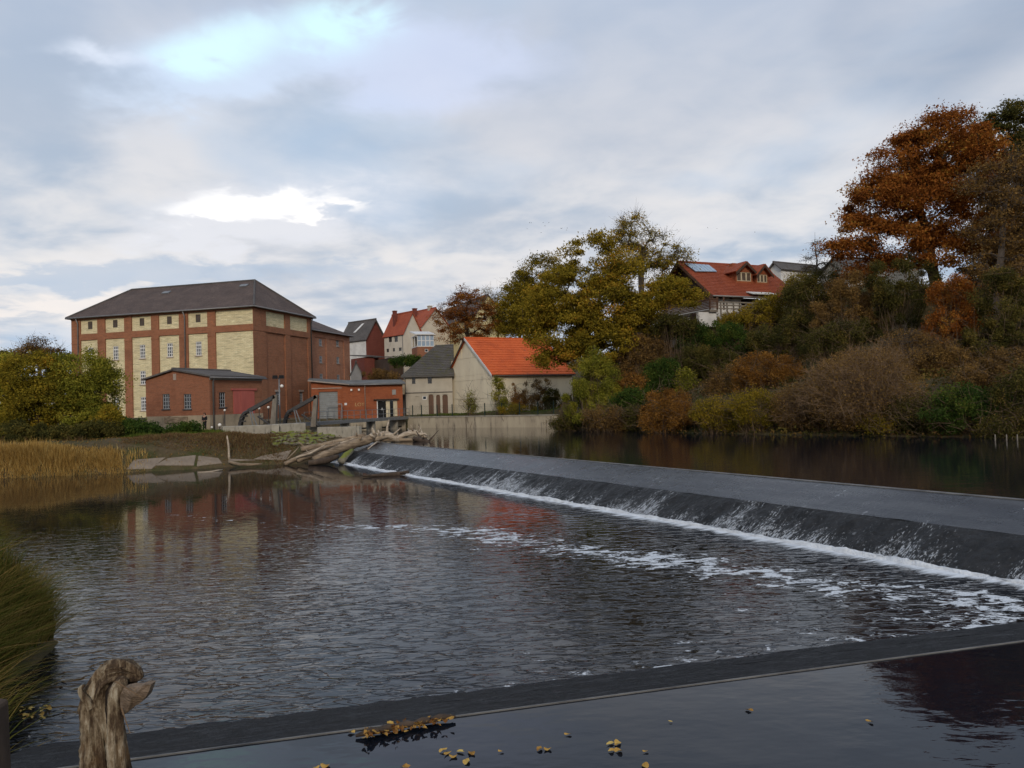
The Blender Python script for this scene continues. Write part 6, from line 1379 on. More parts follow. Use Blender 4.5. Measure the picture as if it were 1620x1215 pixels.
def birds():
    rng = random.Random(4); m0 = MB(); m0.quad((-.28, 0, .10), (-.12, -.05, .07), (0, -.09, 0), (0, .09, 0), (-.12, .06, .07)); m0.quad((.28, 0, .10), (.12, .06, .07), (0, .09, 0), (0, -.09, 0), (.12, -.05, .07)); m0.hexa([(-.03, -.18, -.03), (.03, -.18, -.03), (.03, .2, -.02), (-.03, .2, -.02)], [(-.03, -.16, .03), (.03, -.16, .03), (.03, .18, .02), (-.03, .18, .02)])
    p0 = None
    for k in range(16):
        px = rng.uniform(812, 905) if k < 11 else rng.uniform(1060, 1240); py = (358 + rng.gauss(0, 5)) if k < 11 else rng.uniform(352, 400); p = aty(px, py, 170 + rng.uniform(-15, 15))
        if p0 is None: o = m0.build('bird', M['black']); p0 = o
        else: o = p0.copy(); COL.objects.link(o)
        o.location = p; o.scale = (.7, .7, .7); o.rotation_euler = (0, rng.uniform(-.3, .3), rng.uniform(0, 6)); tag(o, 'tiny dark bird in the flock left of the tallest hill tree' if k < 11 else 'tiny dark bird in the loose flock above the chalet', 'bird', 'birds above the hill trees' if k < 11 else 'birds above the chalet')
birds()
# ------------------------------------------------------------------ plants
def leaf_quads(c, size, rng, up=0.3, aspect=0.62):
    """small three-cornered leaves at centres c (N,3)"""
    n = len(c); d = rng.normal(size=(n, 3)); d /= np.linalg.norm(d, axis=1, keepdims=True) + 1e-9
    nr = rng.normal(size=(n, 3)); nr[:, 2] += up * 2; nr /= np.linalg.norm(nr, axis=1, keepdims=True) + 1e-9
    v = np.cross(nr, d); v /= np.linalg.norm(v, axis=1, keepdims=True) + 1e-9; u = np.cross(v, nr)
    s = size * rng.uniform(0.6, 1.35, (n, 1)); w = s * aspect
    k = rng.uniform(-0.5, 0.5, (n, 1))
    P = np.empty((n, 3, 3)); P[:, 0] = c - u * s - v * w; P[:, 1] = c - u * s * (1 + k) + v * w; P[:, 2] = c + u * s
    return P.reshape(-1, 3)
def tubes_mesh(name, segs, n=4):
    """segs: list of (a, b, ra, rb); one vectorised mesh of tapered prisms"""
    A = np.array([s[0] for s in segs]); B = np.array([s[1] for s in segs]); ra = np.array([s[2] for s in segs])[:, None]; rb = np.array([s[3] for s in segs])[:, None]
    t = B - A; t /= np.linalg.norm(t, axis=1, keepdims=True) + 1e-9
    h = np.where(np.abs(t[:, 2:3]) > 0.9, np.array([[1.0, 0, 0]]), np.array([[0, 0, 1.0]])); u = np.cross(t, h); u /= np.linalg.norm(u, axis=1, keepdims=True) + 1e-9; w = np.cross(t, u)
    rings = [[], []]
    for j in range(n):
        an = 2 * math.pi * j / n; o = u * math.cos(an) + w * math.sin(an); rings[0].append(A + o * ra); rings[1].append(B + o * rb)
    Q = []
    for j in range(n): k = (j + 1) % n; Q.append(np.stack([rings[0][j], rings[0][k], rings[1][k], rings[1][j]], 1))
    Q = np.stack(Q, 1).reshape(-1, 3)
    return fast_mesh(name, Q, 4)
def sample_crown(ells, n, rng, shell=0.55):
    """points inside a union of ellipsoids, biased outwards"""
    vol = np.array([e[3] * e[4] * e[5] for e in ells]) ** 0.8; vol /= vol.sum(); k = rng.choice(len(ells), n, p=vol); E = np.array(ells)[k]
    d = rng.normal(size=(n, 3)); d /= np.linalg.norm(d, axis=1, keepdims=True); r = rng.uniform(0, 1, (n, 1)) ** (1 / 3) * (1 - shell) + shell * rng.uniform(0.75, 1.0, (n, 1))
    return E[:, :3] + d * r * E[:, 3:6]
def crown_ells(ell_px, D, base, dscale=0.9):
    out = []
    for e in ell_px:
        cx, cy, rx, ry = e[:4]; dd = e[4] if len(e) > 4 else 0.0; p = aty(cx, cy, D + dd); k = (D + dd) / F
        out.append((p.x - base.x, p.y - base.y, p.z - base.z, rx * k, rx * k * dscale, ry * k))
    return out
def skeleton(ells, base_r, trunk_top, nclump, rng, lean=(0, 0)):
    C = sample_crown(ells, nclump, rng, 0.6)
    tt = np.array(trunk_top); nodes = [np.zeros(3)]; par = [-1]
    k = 6
    for i in range(1, k + 1): t = i / k; nodes.append(tt * t + np.array([rng.normal(0, .06), rng.normal(0, .06), 0]) * tt[2] * 0.12); par.append(i - 1)
    order = np.argsort(np.linalg.norm(C - tt, axis=1)); tips = []
    for i in order:
        c = C[i]; N = np.array(nodes); dist = np.linalg.norm(N - c, axis=1) + 0.9 * np.maximum(0, N[:, 2] - c[2]) + np.where(np.arange(len(N)) < 3, 3.0, 0)
        p = int(np.argmin(dist)); a = N[p]; m = (a + c) / 2; L = np.linalg.norm(c - a); m = m + rng.normal(0, 0.10, 3) * L; m[2] += 0.06 * L
        nodes.append(m); par.append(p); nodes.append(c); par.append(len(nodes) - 2); tips.append(len(nodes) - 1)
    n = len(nodes); cnt = np.zeros(n); cnt[tips] = 1
    for i in range(n - 1, 0, -1): cnt[par[i]] += cnt[i]
    rad = base_r * (cnt / cnt[0]) ** 0.45; rad = np.maximum(rad, 0.012)
    N = np.array(nodes); segs = [(N[par[i]], N[i], rad[par[i]] if par[i] < 7 or True else rad[i], rad[i]) for i in range(1, n)]
    segs = [(a, b_, min(ra, rb * 1.9), rb) for a, b_, ra, rb in segs]
    return N, tips, segs, rad
def tree(name, label, px, D, ells, mat, nclump, leaves, size, trunk_r, base_z=None, seed=1, barkm='bark_dark', clump_r=0.75, twigs=0, group=None, top_frac=0.62, shell=0.55, up=0.25, cat='tree', part='crown', droop=0.0, dscale=0.9, tmu=0.5):
    rng = np.random.default_rng(seed); p = aty(px, 600, D); zb = gz(p.x, p.y) - 0.1 if base_z is None else base_z; base = Vector((p.x, p.y, zb))
    e = empty(name, base); tag(e, label, cat, group); E = crown_ells(ells, D, base, dscale)
    zmin = min(q[2] - q[5] for q in E); zmax = max(q[2] + q[5] for q in E); cx = np.average([q[0] for q in E], weights=[q[3] for q in E]); cy = np.average([q[1] for q in E], weights=[q[3] for q in E])
    top = (cx * 0.8, cy * 0.8, max(0.8, zmin + (zmax - zmin) * top_frac))
    N, tips, segs, rad = skeleton(E, trunk_r, top, nclump, rng)
    T = N[tips]
    if twigs:
        for t in T:
            for _ in range(twigs):
                d = rng.normal(size=3); d[2] += 0.5; d /= np.linalg.norm(d); L = rng.uniform(0.5, 1.2) * clump_r * 1.3; a = t + rng.normal(0, 0.1, 3); b_ = a + d * L; segs.append((a, b_, 0.014, 0.008))
                for _k in range(2): d2 = d + rng.normal(0, 0.55, 3); q = a + d * L * rng.uniform(0.4, 0.9); segs.append((q, q + d2 * L * 0.5, 0.009, 0.005))
    me = tubes_mesh('trunk', segs, 6 if not twigs else 4); link('trunk', me, M[barkm], e)
    leaves = int(leaves * 1.45)
    if leaves:
        per = rng.poisson(leaves / len(T), len(T)); k = np.repeat(np.arange(len(T)), per)
        sc = clump_r * rng.uniform(0.5, 1.65, len(T)); d = rng.normal(size=(len(k), 3)); d /= np.linalg.norm(d, axis=1, keepdims=True); r = rng.uniform(0, 1, (len(k), 1)) ** 0.45
        c = T[k] + d * r * sc[k][:, None] * np.array([1.2, 1.2, 0.6]) * (1 + 0.35 * np.sin(7 * d[:, :1] + k[:, None]) * np.sin(6 * d[:, 2:] + 2 * k[:, None])); c[:, 2] -= droop * np.abs(rng.normal(0, 1, len(k)))
        stray = rng.random(len(k)) < 0.22; c[stray] += rng.normal(0, clump_r * 0.24, (stray.sum(), 3))
        ct = np.clip(rng.normal(tmu, 0.19, len(T)), 0, 1); tint = np.clip(ct[k] + rng.normal(0, 0.17, len(k)), 0, 1)
        ok = c[:, 2] > 0.15
        me = fast_mesh(part, leaf_quads(c[ok], size * 0.86, rng, up), 3, tint[ok]); link(part, me, M[mat], e)
    return e
def shrub(name, label, px, D, ells, mat, leaves, size, seed=1, barkm='bark_brown', stems=14, clump_r=0.5, nclump=60, group='shrubs on the banks', twigs=0, up=0.2, sink=0.2, cat='shrub', dscale=0.8):
    rng = np.random.default_rng(seed); p = aty(px, 640, D); zb = gz(p.x, p.y) - sink
    lo = min(aty(q[0], q[1] + q[3], D).z for q in ells)
    zb = min(zb, lo); base = Vector((p.x, p.y, zb)); e = empty(name, base); tag(e, label, cat, group)
    E = crown_ells(ells, D, base, dscale); C = sample_crown(E, nclump, rng, 0.5); C = C[C[:, 2] > 0.1]
    if len(C) < 5: C = np.abs(C) + 0.2
    segs = []
    for i in range(len(C)):
        a = np.array([rng.normal(0, 0.35), rng.normal(0, 0.35), 0.0]) + np.array([C[i, 0], C[i, 1], 0]) * 0.25; m = a * 0.45 + C[i] * 0.55 + rng.normal(0, 0.25, 3); r = 0.022
        if i % max(1, len(C) // stems) == 0 or twigs: segs += [(a, m, r, r * 0.7), (m, C[i], r * 0.7, r * 0.3)]
        for _ in range(twigs):
            d = rng.normal(size=3); d[2] = abs(d[2]) * 0.6 + 0.1; d /= np.linalg.norm(d); s0 = C[i] + rng.normal(0, 0.35, 3); L = rng.uniform(0.5, 1.5); q = s0 + d * L * 0.5 + rng.normal(0, 0.08, 3)
            segs += [(s0, q, 0.018, 0.013), (q, q + (d + rng.normal(0, .35, 3)) * L * 0.5, 0.013, 0.006)]
    if segs: link('stem', tubes_mesh('stem', segs, 4 if not twigs else 3), M[barkm], e)
    leaves = int(leaves * 1.3)
    if leaves:
        k = rng.integers(0, len(C), leaves); d = rng.normal(size=(leaves, 3)); d /= np.linalg.norm(d, axis=1, keepdims=True); r = rng.uniform(0, 1, (leaves, 1)) ** 0.5; sc = clump_r * rng.uniform(0.6, 1.4, len(C))
        c = C[k] + d * r * sc[k][:, None]; ct = np.clip(rng.normal(0.48, 0.17, len(C)), 0, 1); tint = np.clip(ct[k] + rng.normal(0, 0.14, leaves), 0, 1); ok = c[:, 2] > 0.02
        link('foliage', fast_mesh('foliage', leaf_quads(c[ok], size * 0.86, rng, up), 3, tint[ok]), M[mat], e)
    return e
def blades(name, pts, h, w, rng, lean=0.35, tint_mu=0.5, seg=2, wind=(0, 0), hmul=None, tuft=0.0):
    """grass: each blade a bent tapered strip; returns mesh"""
    n = len(pts); az = rng.uniform(0, 2 * math.pi, n)
    if tuft: az = 2.2 * np.sin(pts[:, 0] * tuft + 1.3 * np.sin(pts[:, 1] * tuft * 1.3)) + 1.9 * np.cos(pts[:, 1] * tuft * 0.8) - 0.6 + rng.normal(0, 0.7, n)
    H = h * rng.uniform(0.55, 1.25, n) * (1.0 if hmul is None else hmul); ln = np.abs(rng.normal(0, lean, n)) * H
    dx = np.cos(az) * ln + wind[0] * H; dy = np.sin(az) * ln + wind[1] * H; side = np.stack([-np.sin(az + 0.6), np.cos(az + 0.6), np.zeros(n)], 1) * w * rng.uniform(0.6, 1.4, (n, 1)); Q = []
    L = []
    for i in range(seg + 1):
        t = i / seg; c = pts + np.stack([dx * t * t, dy * t * t, H * (t - 0.28 * t * t * np.clip(ln / H, 0, 1.2))], 1); ww = side * (1 - t) ** 0.8; L.append((c - ww, c + ww))
    for i in range(seg): Q.append(np.stack([L[i][0], L[i][1], L[i + 1][1], L[i + 1][0]], 1))
    Q = np.stack(Q, 1).reshape(-1, 3); tc = rng.normal(tint_mu, 0.22, n)
    if tuft: tc = tc + 0.25 * np.sin(pts[:, 0] * tuft * 0.9 + 2) * np.sin(pts[:, 1] * tuft * 1.1)
    tint = np.repeat(np.clip(tc, 0, 1), seg)
    return fast_mesh(name, Q, 4, tint)
def patch(name, label, poly, n, h, w, mat, seed, lean=0.35, clump=0.0, wind=(0, 0), cat='grass', tint_mu=0.5, lift=0.0, edge=0.0):
    rng = np.random.default_rng(seed); poly = [Vector(p) for p in poly]; xs = [p[0] for p in poly]; ys = [p[1] for p in poly]; out = []
    while sum(len(o) for o in out) < n:
        X = rng.uniform(min(xs), max(xs), n); Y = rng.uniform(min(ys), max(ys), n)
        if clump:
            cx = rng.uniform(min(xs), max(xs), 120); cy = rng.uniform(min(ys), max(ys), 120); k = rng.integers(0, 120, n); X = cx[k] + rng.normal(0, clump, n); Y = cy[k] + rng.normal(0, clump, n)
        ins, _ = inside_dist(poly, X, Y); out.append(np.stack([X[ins], Y[ins]], 1))
        if len(out) > 40: break
    P = np.concatenate(out)[:n]; Z = terrain(P[:, 0], P[:, 1]) + lift; pts = np.column_stack([P, Z]); hm = None
    if edge: hm = np.clip(inside_dist(poly, P[:, 0], P[:, 1])[1] / edge, 0.3, 1) * (0.72 + 0.3 * np.sin(P[:, 0] * 0.9 + 1.7 * np.sin(P[:, 1] * 0.8)) * np.sin(P[:, 0] * 0.37 + 1))
    o = link(name, blades(name, pts, h, w, rng, lean, tint_mu, wind=wind, hmul=hm), M[mat]); tag(o, label, cat, kind='stuff'); return o

# --- big trees
tree('oak_tree', 'big orange-brown oak standing on top of the right hill', 1490, 72, [(1490, 235, 70, 62), (1440, 260, 62, 55), (1395, 318, 62, 48), (1355, 368, 46, 36), (1415, 385, 62, 34), (1465, 325, 66, 55), (1535, 265, 60, 62), (1540, 350, 52, 60), (1480, 400, 55, 28), (1335, 395, 24, 20), (1370, 425, 45, 16)],
     'leaf_oak', 330, 88000, 0.125, 0.48, seed=11, clump_r=1.0, top_frac=0.5)
tree('dark_tree', 'dark green tree at the top right corner behind the oak', 1600, 80, [(1590, 215, 48, 52), (1630, 190, 40, 40), (1620, 270, 55, 60), (1680, 260, 60, 80)], 'leaf_dark', 170, 34000, 0.14, 0.4, seed=12, clump_r=1.1, group='trees on the right hill')
tree('bare_tree', 'half-bare brown tree with upright stems right of the oak', 1578, 66, [(1560, 320, 36, 70), (1600, 330, 40, 90), (1640, 300, 40, 90), (1590, 420, 50, 50)], 'leaf_brown', 150, 20000, 0.10, 0.30, seed=13, clump_r=0.9, twigs=7, barkm='twig_grey', group='trees on the right hill')
tree('dim_tree', 'dense dim brown tree at the right edge under the dark green tree', 1600, 76, [(1565, 400, 44, 60), (1610, 420, 54, 70), (1605, 310, 50, 66), (1660, 360, 60, 90), (1545, 450, 36, 36)], 'leaf_brown', 230, 40000, 0.12, 0.35, seed=24, clump_r=1.0, twigs=3, barkm='bark_dark', group='trees on the right hill')
tree('larch', 'small bare conical tree between the white house and the oak', 1295, 88, [(1293, 385, 10, 22), (1292, 412, 22, 18), (1295, 430, 34, 14)], 'leaf_dark', 70, 2600, 0.055, 0.12, seed=14, clump_r=0.5, twigs=4, barkm='twig_grey', top_frac=0.95, group='trees on the right hill')
tree('maple_tree', 'large yellow-olive tree right of the barn roof', 935, 80, [(935, 408, 44, 42), (900, 465, 66, 46), (960, 485, 68, 45), (900, 525, 66, 38), (985, 440, 40, 42), (850, 500, 34, 38), (950, 545, 62, 36), (895, 570, 46, 26), (1010, 500, 36, 36)],
     'leaf_olive', 350, 78000, 0.125, 0.42, seed=15, clump_r=0.85, top_frac=0.45)
tree('thinning_tree', 'half-bare yellow tree with a round top left of the chalet', 1008, 88, [(1010, 372, 42, 34), (1045, 400, 34, 30), (985, 395, 34, 38), (1020, 425, 48, 24), (1078, 410, 16, 20)], 'leaf_gold', 130, 9000, 0.11, 0.34, seed=16, clump_r=0.85, twigs=8, barkm='twig_grey', top_frac=0.5, group='trees between barn and chalet')
tree('chalet_tree', 'russet-yellow tree in front of the chalet gable', 1062, 79, [(1060, 455, 30, 22), (1085, 470, 26, 16), (1040, 465, 26, 22), (1020, 480, 26, 20)], 'leaf_gold', 120, 17000, 0.10, 0.2, seed=17, clump_r=0.6, group='trees between barn and chalet')
tree('background_tree', 'dark olive tree between the yellow house and the maple', 862, 119, [(858, 438, 40, 36), (835, 475, 40, 40), (870, 485, 40, 40), (815, 500, 26, 34)], 'leaf_olive', 170, 26000, 0.15, 0.34, seed=18, clump_r=1.15, tmu=0.32, group='trees between barn and chalet')
tree('background_tree', 'gold-tinged tree right behind the yellow house', 822, 125, [(822, 470, 26, 28), (805, 500, 26, 30), (840, 512, 34, 26)], 'leaf_olive', 110, 15000, 0.16, 0.26, seed=19, clump_r=1.2, group='trees between barn and chalet', twigs=2)
tree('russet_tree', 'round russet tree in front of the yellow house above the mossy roof', 742, 123, [(738, 488, 42, 30), (715, 505, 30, 28), (760, 505, 34, 32), (735, 530, 44, 20), (742, 465, 24, 14)], 'leaf_russet', 150, 15000, 0.115, 0.3, seed=20, clump_r=0.8, twigs=4, barkm='bark_dark')
tree('sparse_tree', 'sparse olive tree at the gable of the yellow house', 788, 127, [(790, 490, 22, 30), (775, 475, 16, 22), (800, 515, 18, 20)], 'leaf_olive', 60, 1900, 0.10, 0.17, seed=21, clump_r=0.8, twigs=7, barkm='twig_grey', top_frac=0.5)
# --- trees on the left shore
LG = 'trees on the left shore'
tree('willow', 'yellow-green tree in front of the left end of the mill', 132, 67, [(128, 590, 46, 38), (150, 625, 38, 34), (105, 630, 40, 40), (135, 662, 54, 26), (165, 600, 18, 22)], 'leaf_willow', 200, 38000, 0.10, 0.2, seed=31, clump_r=0.72, group=LG, top_frac=0.5)
tree('willow', 'golden tree at the left edge beside the yellow-green tree', 62, 66, [(52, 592, 46, 36), (72, 632, 46, 40), (40, 655, 40, 32)], 'leaf_gold', 170, 31000, 0.10, 0.2, seed=32, clump_r=0.72, tmu=0.42, group=LG, top_frac=0.5)
tree('willow', 'green tree cut by the left edge of the picture', 6, 68, [(0, 590, 30, 32), (-10, 630, 50, 45), (15, 665, 34, 26)], 'leaf_willow', 160, 30000, 0.10, 0.2, seed=33, clump_r=0.75, group=LG, top_frac=0.5)
tree('distant_tree', 'distant reddish-brown tree showing above the left trees', 62, 105, [(62, 548, 18, 14), (45, 560, 22, 12), (80, 562, 22, 12)], 'leaf_brown', 60, 4000, 0.12, 0.25, seed=34, clump_r=0.9, twigs=5, barkm='twig_grey', group=LG)
tree('distant_tree', 'low line of dim trees far left behind the golden tree', 20, 110, [(20, 570, 30, 14), (100, 572, 24, 12), (-20, 575, 30, 15)], 'leaf_dark', 60, 8000, 0.16, 0.25, seed=35, clump_r=1.0, group=LG)
for i, (px, D, el, mt, nl, l) in enumerate([
    (60, 60, [(60, 690, 60, 18), (20, 688, 40, 20)], 'leaf_dark', 14000, 'dark low shrubbery under the golden tree'), (130, 61, [(130, 688, 50, 16), (165, 682, 30, 14)], 'leaf_dark', 12000, 'dark shrub under the yellow-green tree'),
    (170, 63, [(172, 660, 16, 18), (160, 675, 18, 14)], 'leaf_gold', 4500, 'yellow bush at the right foot of the yellow-green tree'), (215, 64, [(210, 678, 26, 13), (235, 680, 22, 10)], 'leaf_green', 8000, 'green shrub left of the engine house plinth'),
    (298, 66, [(300, 679, 20, 9), (280, 683, 16, 7)], 'leaf_green', 5000, 'green weeds against the engine house plinth')]):
    shrub('shrub', l, px, D, el, mt, nl, 0.085, 40 + i, clump_r=0.45, nclump=80, group='shrubs on the left bank')
# --- shrubs before the barn
SG = 'shrubs in front of the barn'
for i, (px, D, el, mt, nl, sz, tw, l) in enumerate([
    (790, 93, [(793, 625, 13, 20), (788, 605, 8, 10), (800, 640, 16, 10)], 'leaf_willow', 4200, 0.085, 2, 'tall yellow-green shrub at the near corner of the barn'),
    (818, 92.5, [(815, 622, 8, 16), (822, 636, 12, 12)], 'leaf_rust', 2600, 0.08, 2, 'slim orange shrub against the barn side'),
    (845, 92.5, [(842, 620, 20, 20), (850, 638, 26, 12), (858, 610, 14, 14)], 'leaf_brown', 4200, 0.08, 5, 'twiggy brown shrub against the barn side'),
    (868, 91.5, [(868, 625, 18, 10), (880, 638, 20, 14)], 'leaf_dark', 5000, 0.09, 0, 'dark leafy shrub at the far end of the barn wall'),
    (744, 94.5, [(743, 634, 7, 14), (746, 645, 9, 7)], 'leaf_willow', 1300, 0.075, 3, 'small pale flowering bush before the barn gable'),
    (805, 91.5, [(805, 647, 20, 6), (830, 648, 22, 6)], 'leaf_gold', 3600, 0.07, 0, 'low yellow bush behind the fence under the barn corner')]):
    shrub('shrub', l, px, D, el, mt, nl, sz, 60 + i, twigs=tw, clump_r=0.4, nclump=45, group=SG)
shrub('hedge', 'green hedge on the stone wall below the cream house', 640, 119, [(640, 571, 26, 7), (655, 572, 20, 8), (628, 575, 16, 6)], 'leaf_green', 5000, 0.11, 70, nclump=60, clump_r=0.5, group=None, cat='hedge')
shrub('shrub', 'brown scrub on the slope between shed and stone wall', 600, 119, [(592, 592, 20, 8), (612, 594, 22, 7)], 'leaf_brown', 4000, 0.10, 71, nclump=50, group=SG, twigs=2)
# --- right bank and hillside: (px, depth, ellipses, material, leaves, size, twigs, label)
HS = [
 (1068, 78, [(1062, 515, 34, 18), (1090, 522, 30, 16)], 'leaf_dark', 9000, .10, 1, 'dark bush hiding the foot of the chalet terrace'),
 (1310, 54.8, [(1305, 660, 36, 22), (1335, 668, 34, 16)], 'leaf_brown', 8000, .065, 4, 'low tan scrub at the waterline under the great twig bush'),
 (1405, 51, [(1400, 668, 40, 16), (1425, 660, 30, 18)], 'leaf_olive', 8000, .06, 4, 'low olive scrub at the waterline right under the great twig bush'),
 (1490, 48.6, [(1490, 668, 40, 18), (1520, 674, 40, 14)], 'leaf_dark', 9000, .06, 3, 'low dark scrub at the waterline left of the green bramble'),
 (1590, 45.4, [(1590, 676, 44, 14), (1630, 672, 40, 20)], 'leaf_dark', 9000, .055, 2, 'low dark scrub behind the stakes in the water'),
 (1340, 60, [(1340, 585, 44, 26), (1400, 580, 44, 26)], 'leaf_brown', 9000, .08, 4, 'dim tan scrub directly behind the great twig bush'),
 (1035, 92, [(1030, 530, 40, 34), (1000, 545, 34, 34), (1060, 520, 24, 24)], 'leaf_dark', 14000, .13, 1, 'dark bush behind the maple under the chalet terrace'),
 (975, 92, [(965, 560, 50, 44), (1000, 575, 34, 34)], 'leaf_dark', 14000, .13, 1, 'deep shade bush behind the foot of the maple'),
 (935, 74, [(940, 605, 40, 42), (925, 640, 38, 34), (965, 640, 34, 30), (945, 575, 24, 18)], 'leaf_willow', 26000, .085, 1, 'bright yellow-green willow bush at the end of the river wall'),
 (905, 76, [(905, 668, 28, 10), (885, 672, 16, 6)], 'leaf_dark', 7000, .07, 1, 'low dark bush hanging over the end of the river wall'),
 (960, 70.5, [(955, 660, 34, 18), (985, 668, 28, 12)], 'leaf_brown', 8000, .07, 3, 'low tan bush at the waterline under the willow'),
 (1000, 75, [(998, 606, 24, 12), (990, 622, 20, 12)], 'leaf_rust', 5000, .09, 1, 'small orange bush on the slope right of the willow'),
 (1000, 72, [(1000, 630, 24, 14), (985, 640, 20, 12)], 'leaf_green', 6000, .085, 0, 'dark green bush below the small orange bush'),
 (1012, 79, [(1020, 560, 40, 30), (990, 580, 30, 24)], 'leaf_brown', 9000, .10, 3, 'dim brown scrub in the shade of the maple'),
 (1045, 76, [(1050, 595, 34, 24), (1030, 610, 30, 18), (1075, 585, 26, 18)], 'leaf_green', 15000, .085, 0, 'dark green bramble on the middle of the slope'),
 (1085, 74, [(1085, 605, 16, 22), (1090, 620, 20, 16)], 'leaf_willow', 5500, .08, 1, 'yellowish upright bush on the middle of the slope'),
 (1060, 65, [(1055, 640, 42, 22), (1075, 662, 46, 18), (1035, 665, 28, 14)], 'leaf_rust', 19000, .07, 3, 'rust-coloured bush at the waterline'),
 (1020, 69, [(1015, 668, 26, 14), (1005, 655, 18, 10)], 'leaf_dark', 6000, .075, 2, 'dark bush at the waterline left of the rust-coloured one'),
 (1130, 78, [(1130, 530, 46, 22), (1165, 545, 44, 22), (1095, 535, 30, 20)], 'leaf_green', 20000, .085, 0, 'dense green thicket directly below the chalet terrace'),
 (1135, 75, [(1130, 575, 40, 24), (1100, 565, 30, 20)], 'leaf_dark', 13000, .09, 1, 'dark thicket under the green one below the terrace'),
 (1130, 61, [(1130, 655, 34, 24), (1155, 665, 36, 18)], 'leaf_olive', 13000, .065, 3, 'olive bush with arching stems at the waterline'),
 (1165, 70, [(1160, 605, 36, 26), (1140, 620, 30, 22)], 'leaf_brown', 11000, .08, 3, 'brown twiggy bush halfway up the slope'),
 (1215, 67, [(1205, 585, 44, 26), (1240, 590, 36, 24), (1180, 600, 28, 20)], 'leaf_rust', 17000, .075, 3, 'orange-brown bush left of the great twig bush'),
 (1200, 58.3, [(1200, 645, 44, 26), (1235, 655, 36, 22)], 'leaf_olive', 15000, .065, 3, 'golden olive bush leaning over the water'),
 (1190, 80, [(1200, 500, 34, 20), (1225, 485, 30, 18), (1165, 505, 24, 14)], 'leaf_olive', 12000, .09, 2, 'olive hedge at the right end of the chalet'),
 (1225, 74, [(1225, 540, 44, 26), (1260, 520, 34, 26)], 'leaf_dark', 16000, .085, 1, 'dark bush on the slope right of the green thicket'),
 (1275, 76, [(1270, 475, 36, 30), (1300, 455, 32, 26)], 'leaf_dark', 14000, .09, 2, 'dark bush beside the right end of the chalet'),
 (1265, 78, [(1265, 448, 22, 14), (1255, 462, 18, 12)], 'leaf_gold', 3600, .085, 1, 'yellow bush below the white house'),
 (1345, 70, [(1345, 465, 46, 34), (1320, 500, 40, 30), (1375, 500, 36, 34)], 'leaf_brown', 19000, .085, 2, 'reddish brown tall bush left of the oak trunk'),
 (1415, 68, [(1410, 448, 44, 40), (1462, 440, 34, 30), (1430, 500, 44, 40), (1400, 520, 40, 24)], 'leaf_dark', 22000, .085, 1, 'dark green tall bush in front of the oak trunk'),
 (1500, 63, [(1505, 460, 36, 24), (1520, 500, 44, 26), (1490, 520, 34, 20)], 'leaf_oak', 13000, .085, 2, 'orange bush below the right side of the oak'),
 (1580, 60, [(1585, 470, 46, 50), (1610, 540, 50, 50), (1560, 545, 40, 36)], 'leaf_dark', 26000, .085, 3, 'tall dim thicket at the right edge of the slope'),
 (1460, 60, [(1460, 560, 50, 30), (1500, 575, 44, 28)], 'leaf_brown', 17000, .075, 4, 'dim brown scrub right of the great twig bush'),
 (1310, 66, [(1300, 545, 40, 24), (1330, 530, 36, 20)], 'leaf_dark', 12000, .08, 3, 'dim scrub above the great twig bush'),
 (1540, 47.5, [(1530, 645, 54, 34), (1580, 652, 50, 30), (1495, 660, 34, 26)], 'leaf_green', 23000, .065, 1, 'dark green bramble at the waterline on the right'),
 (1615, 45.6, [(1615, 635, 40, 48), (1650, 620, 40, 60)], 'leaf_dark', 17000, .065, 2, 'dark bush at the right edge above the water'),
 (1560, 52, [(1560, 600, 50, 24), (1600, 580, 44, 26)], 'leaf_brown', 15000, .075, 3, 'dim brown scrub above the dark green bramble'),
 (1445, 50, [(1440, 655, 36, 28), (1465, 664, 34, 22)], 'leaf_dark', 9000, .065, 3, 'dark scrub at the waterline right of the great twig bush'),
]
for i, (px, D, el, mt, nl, sz, tw, l) in enumerate(HS):
    shrub('shrub', l, px, D, el, mt, nl, sz, 100 + i, twigs=tw, clump_r=0.6, nclump=110, barkm='bark_brown', group='shrubs on the right bank', sink=0.3)
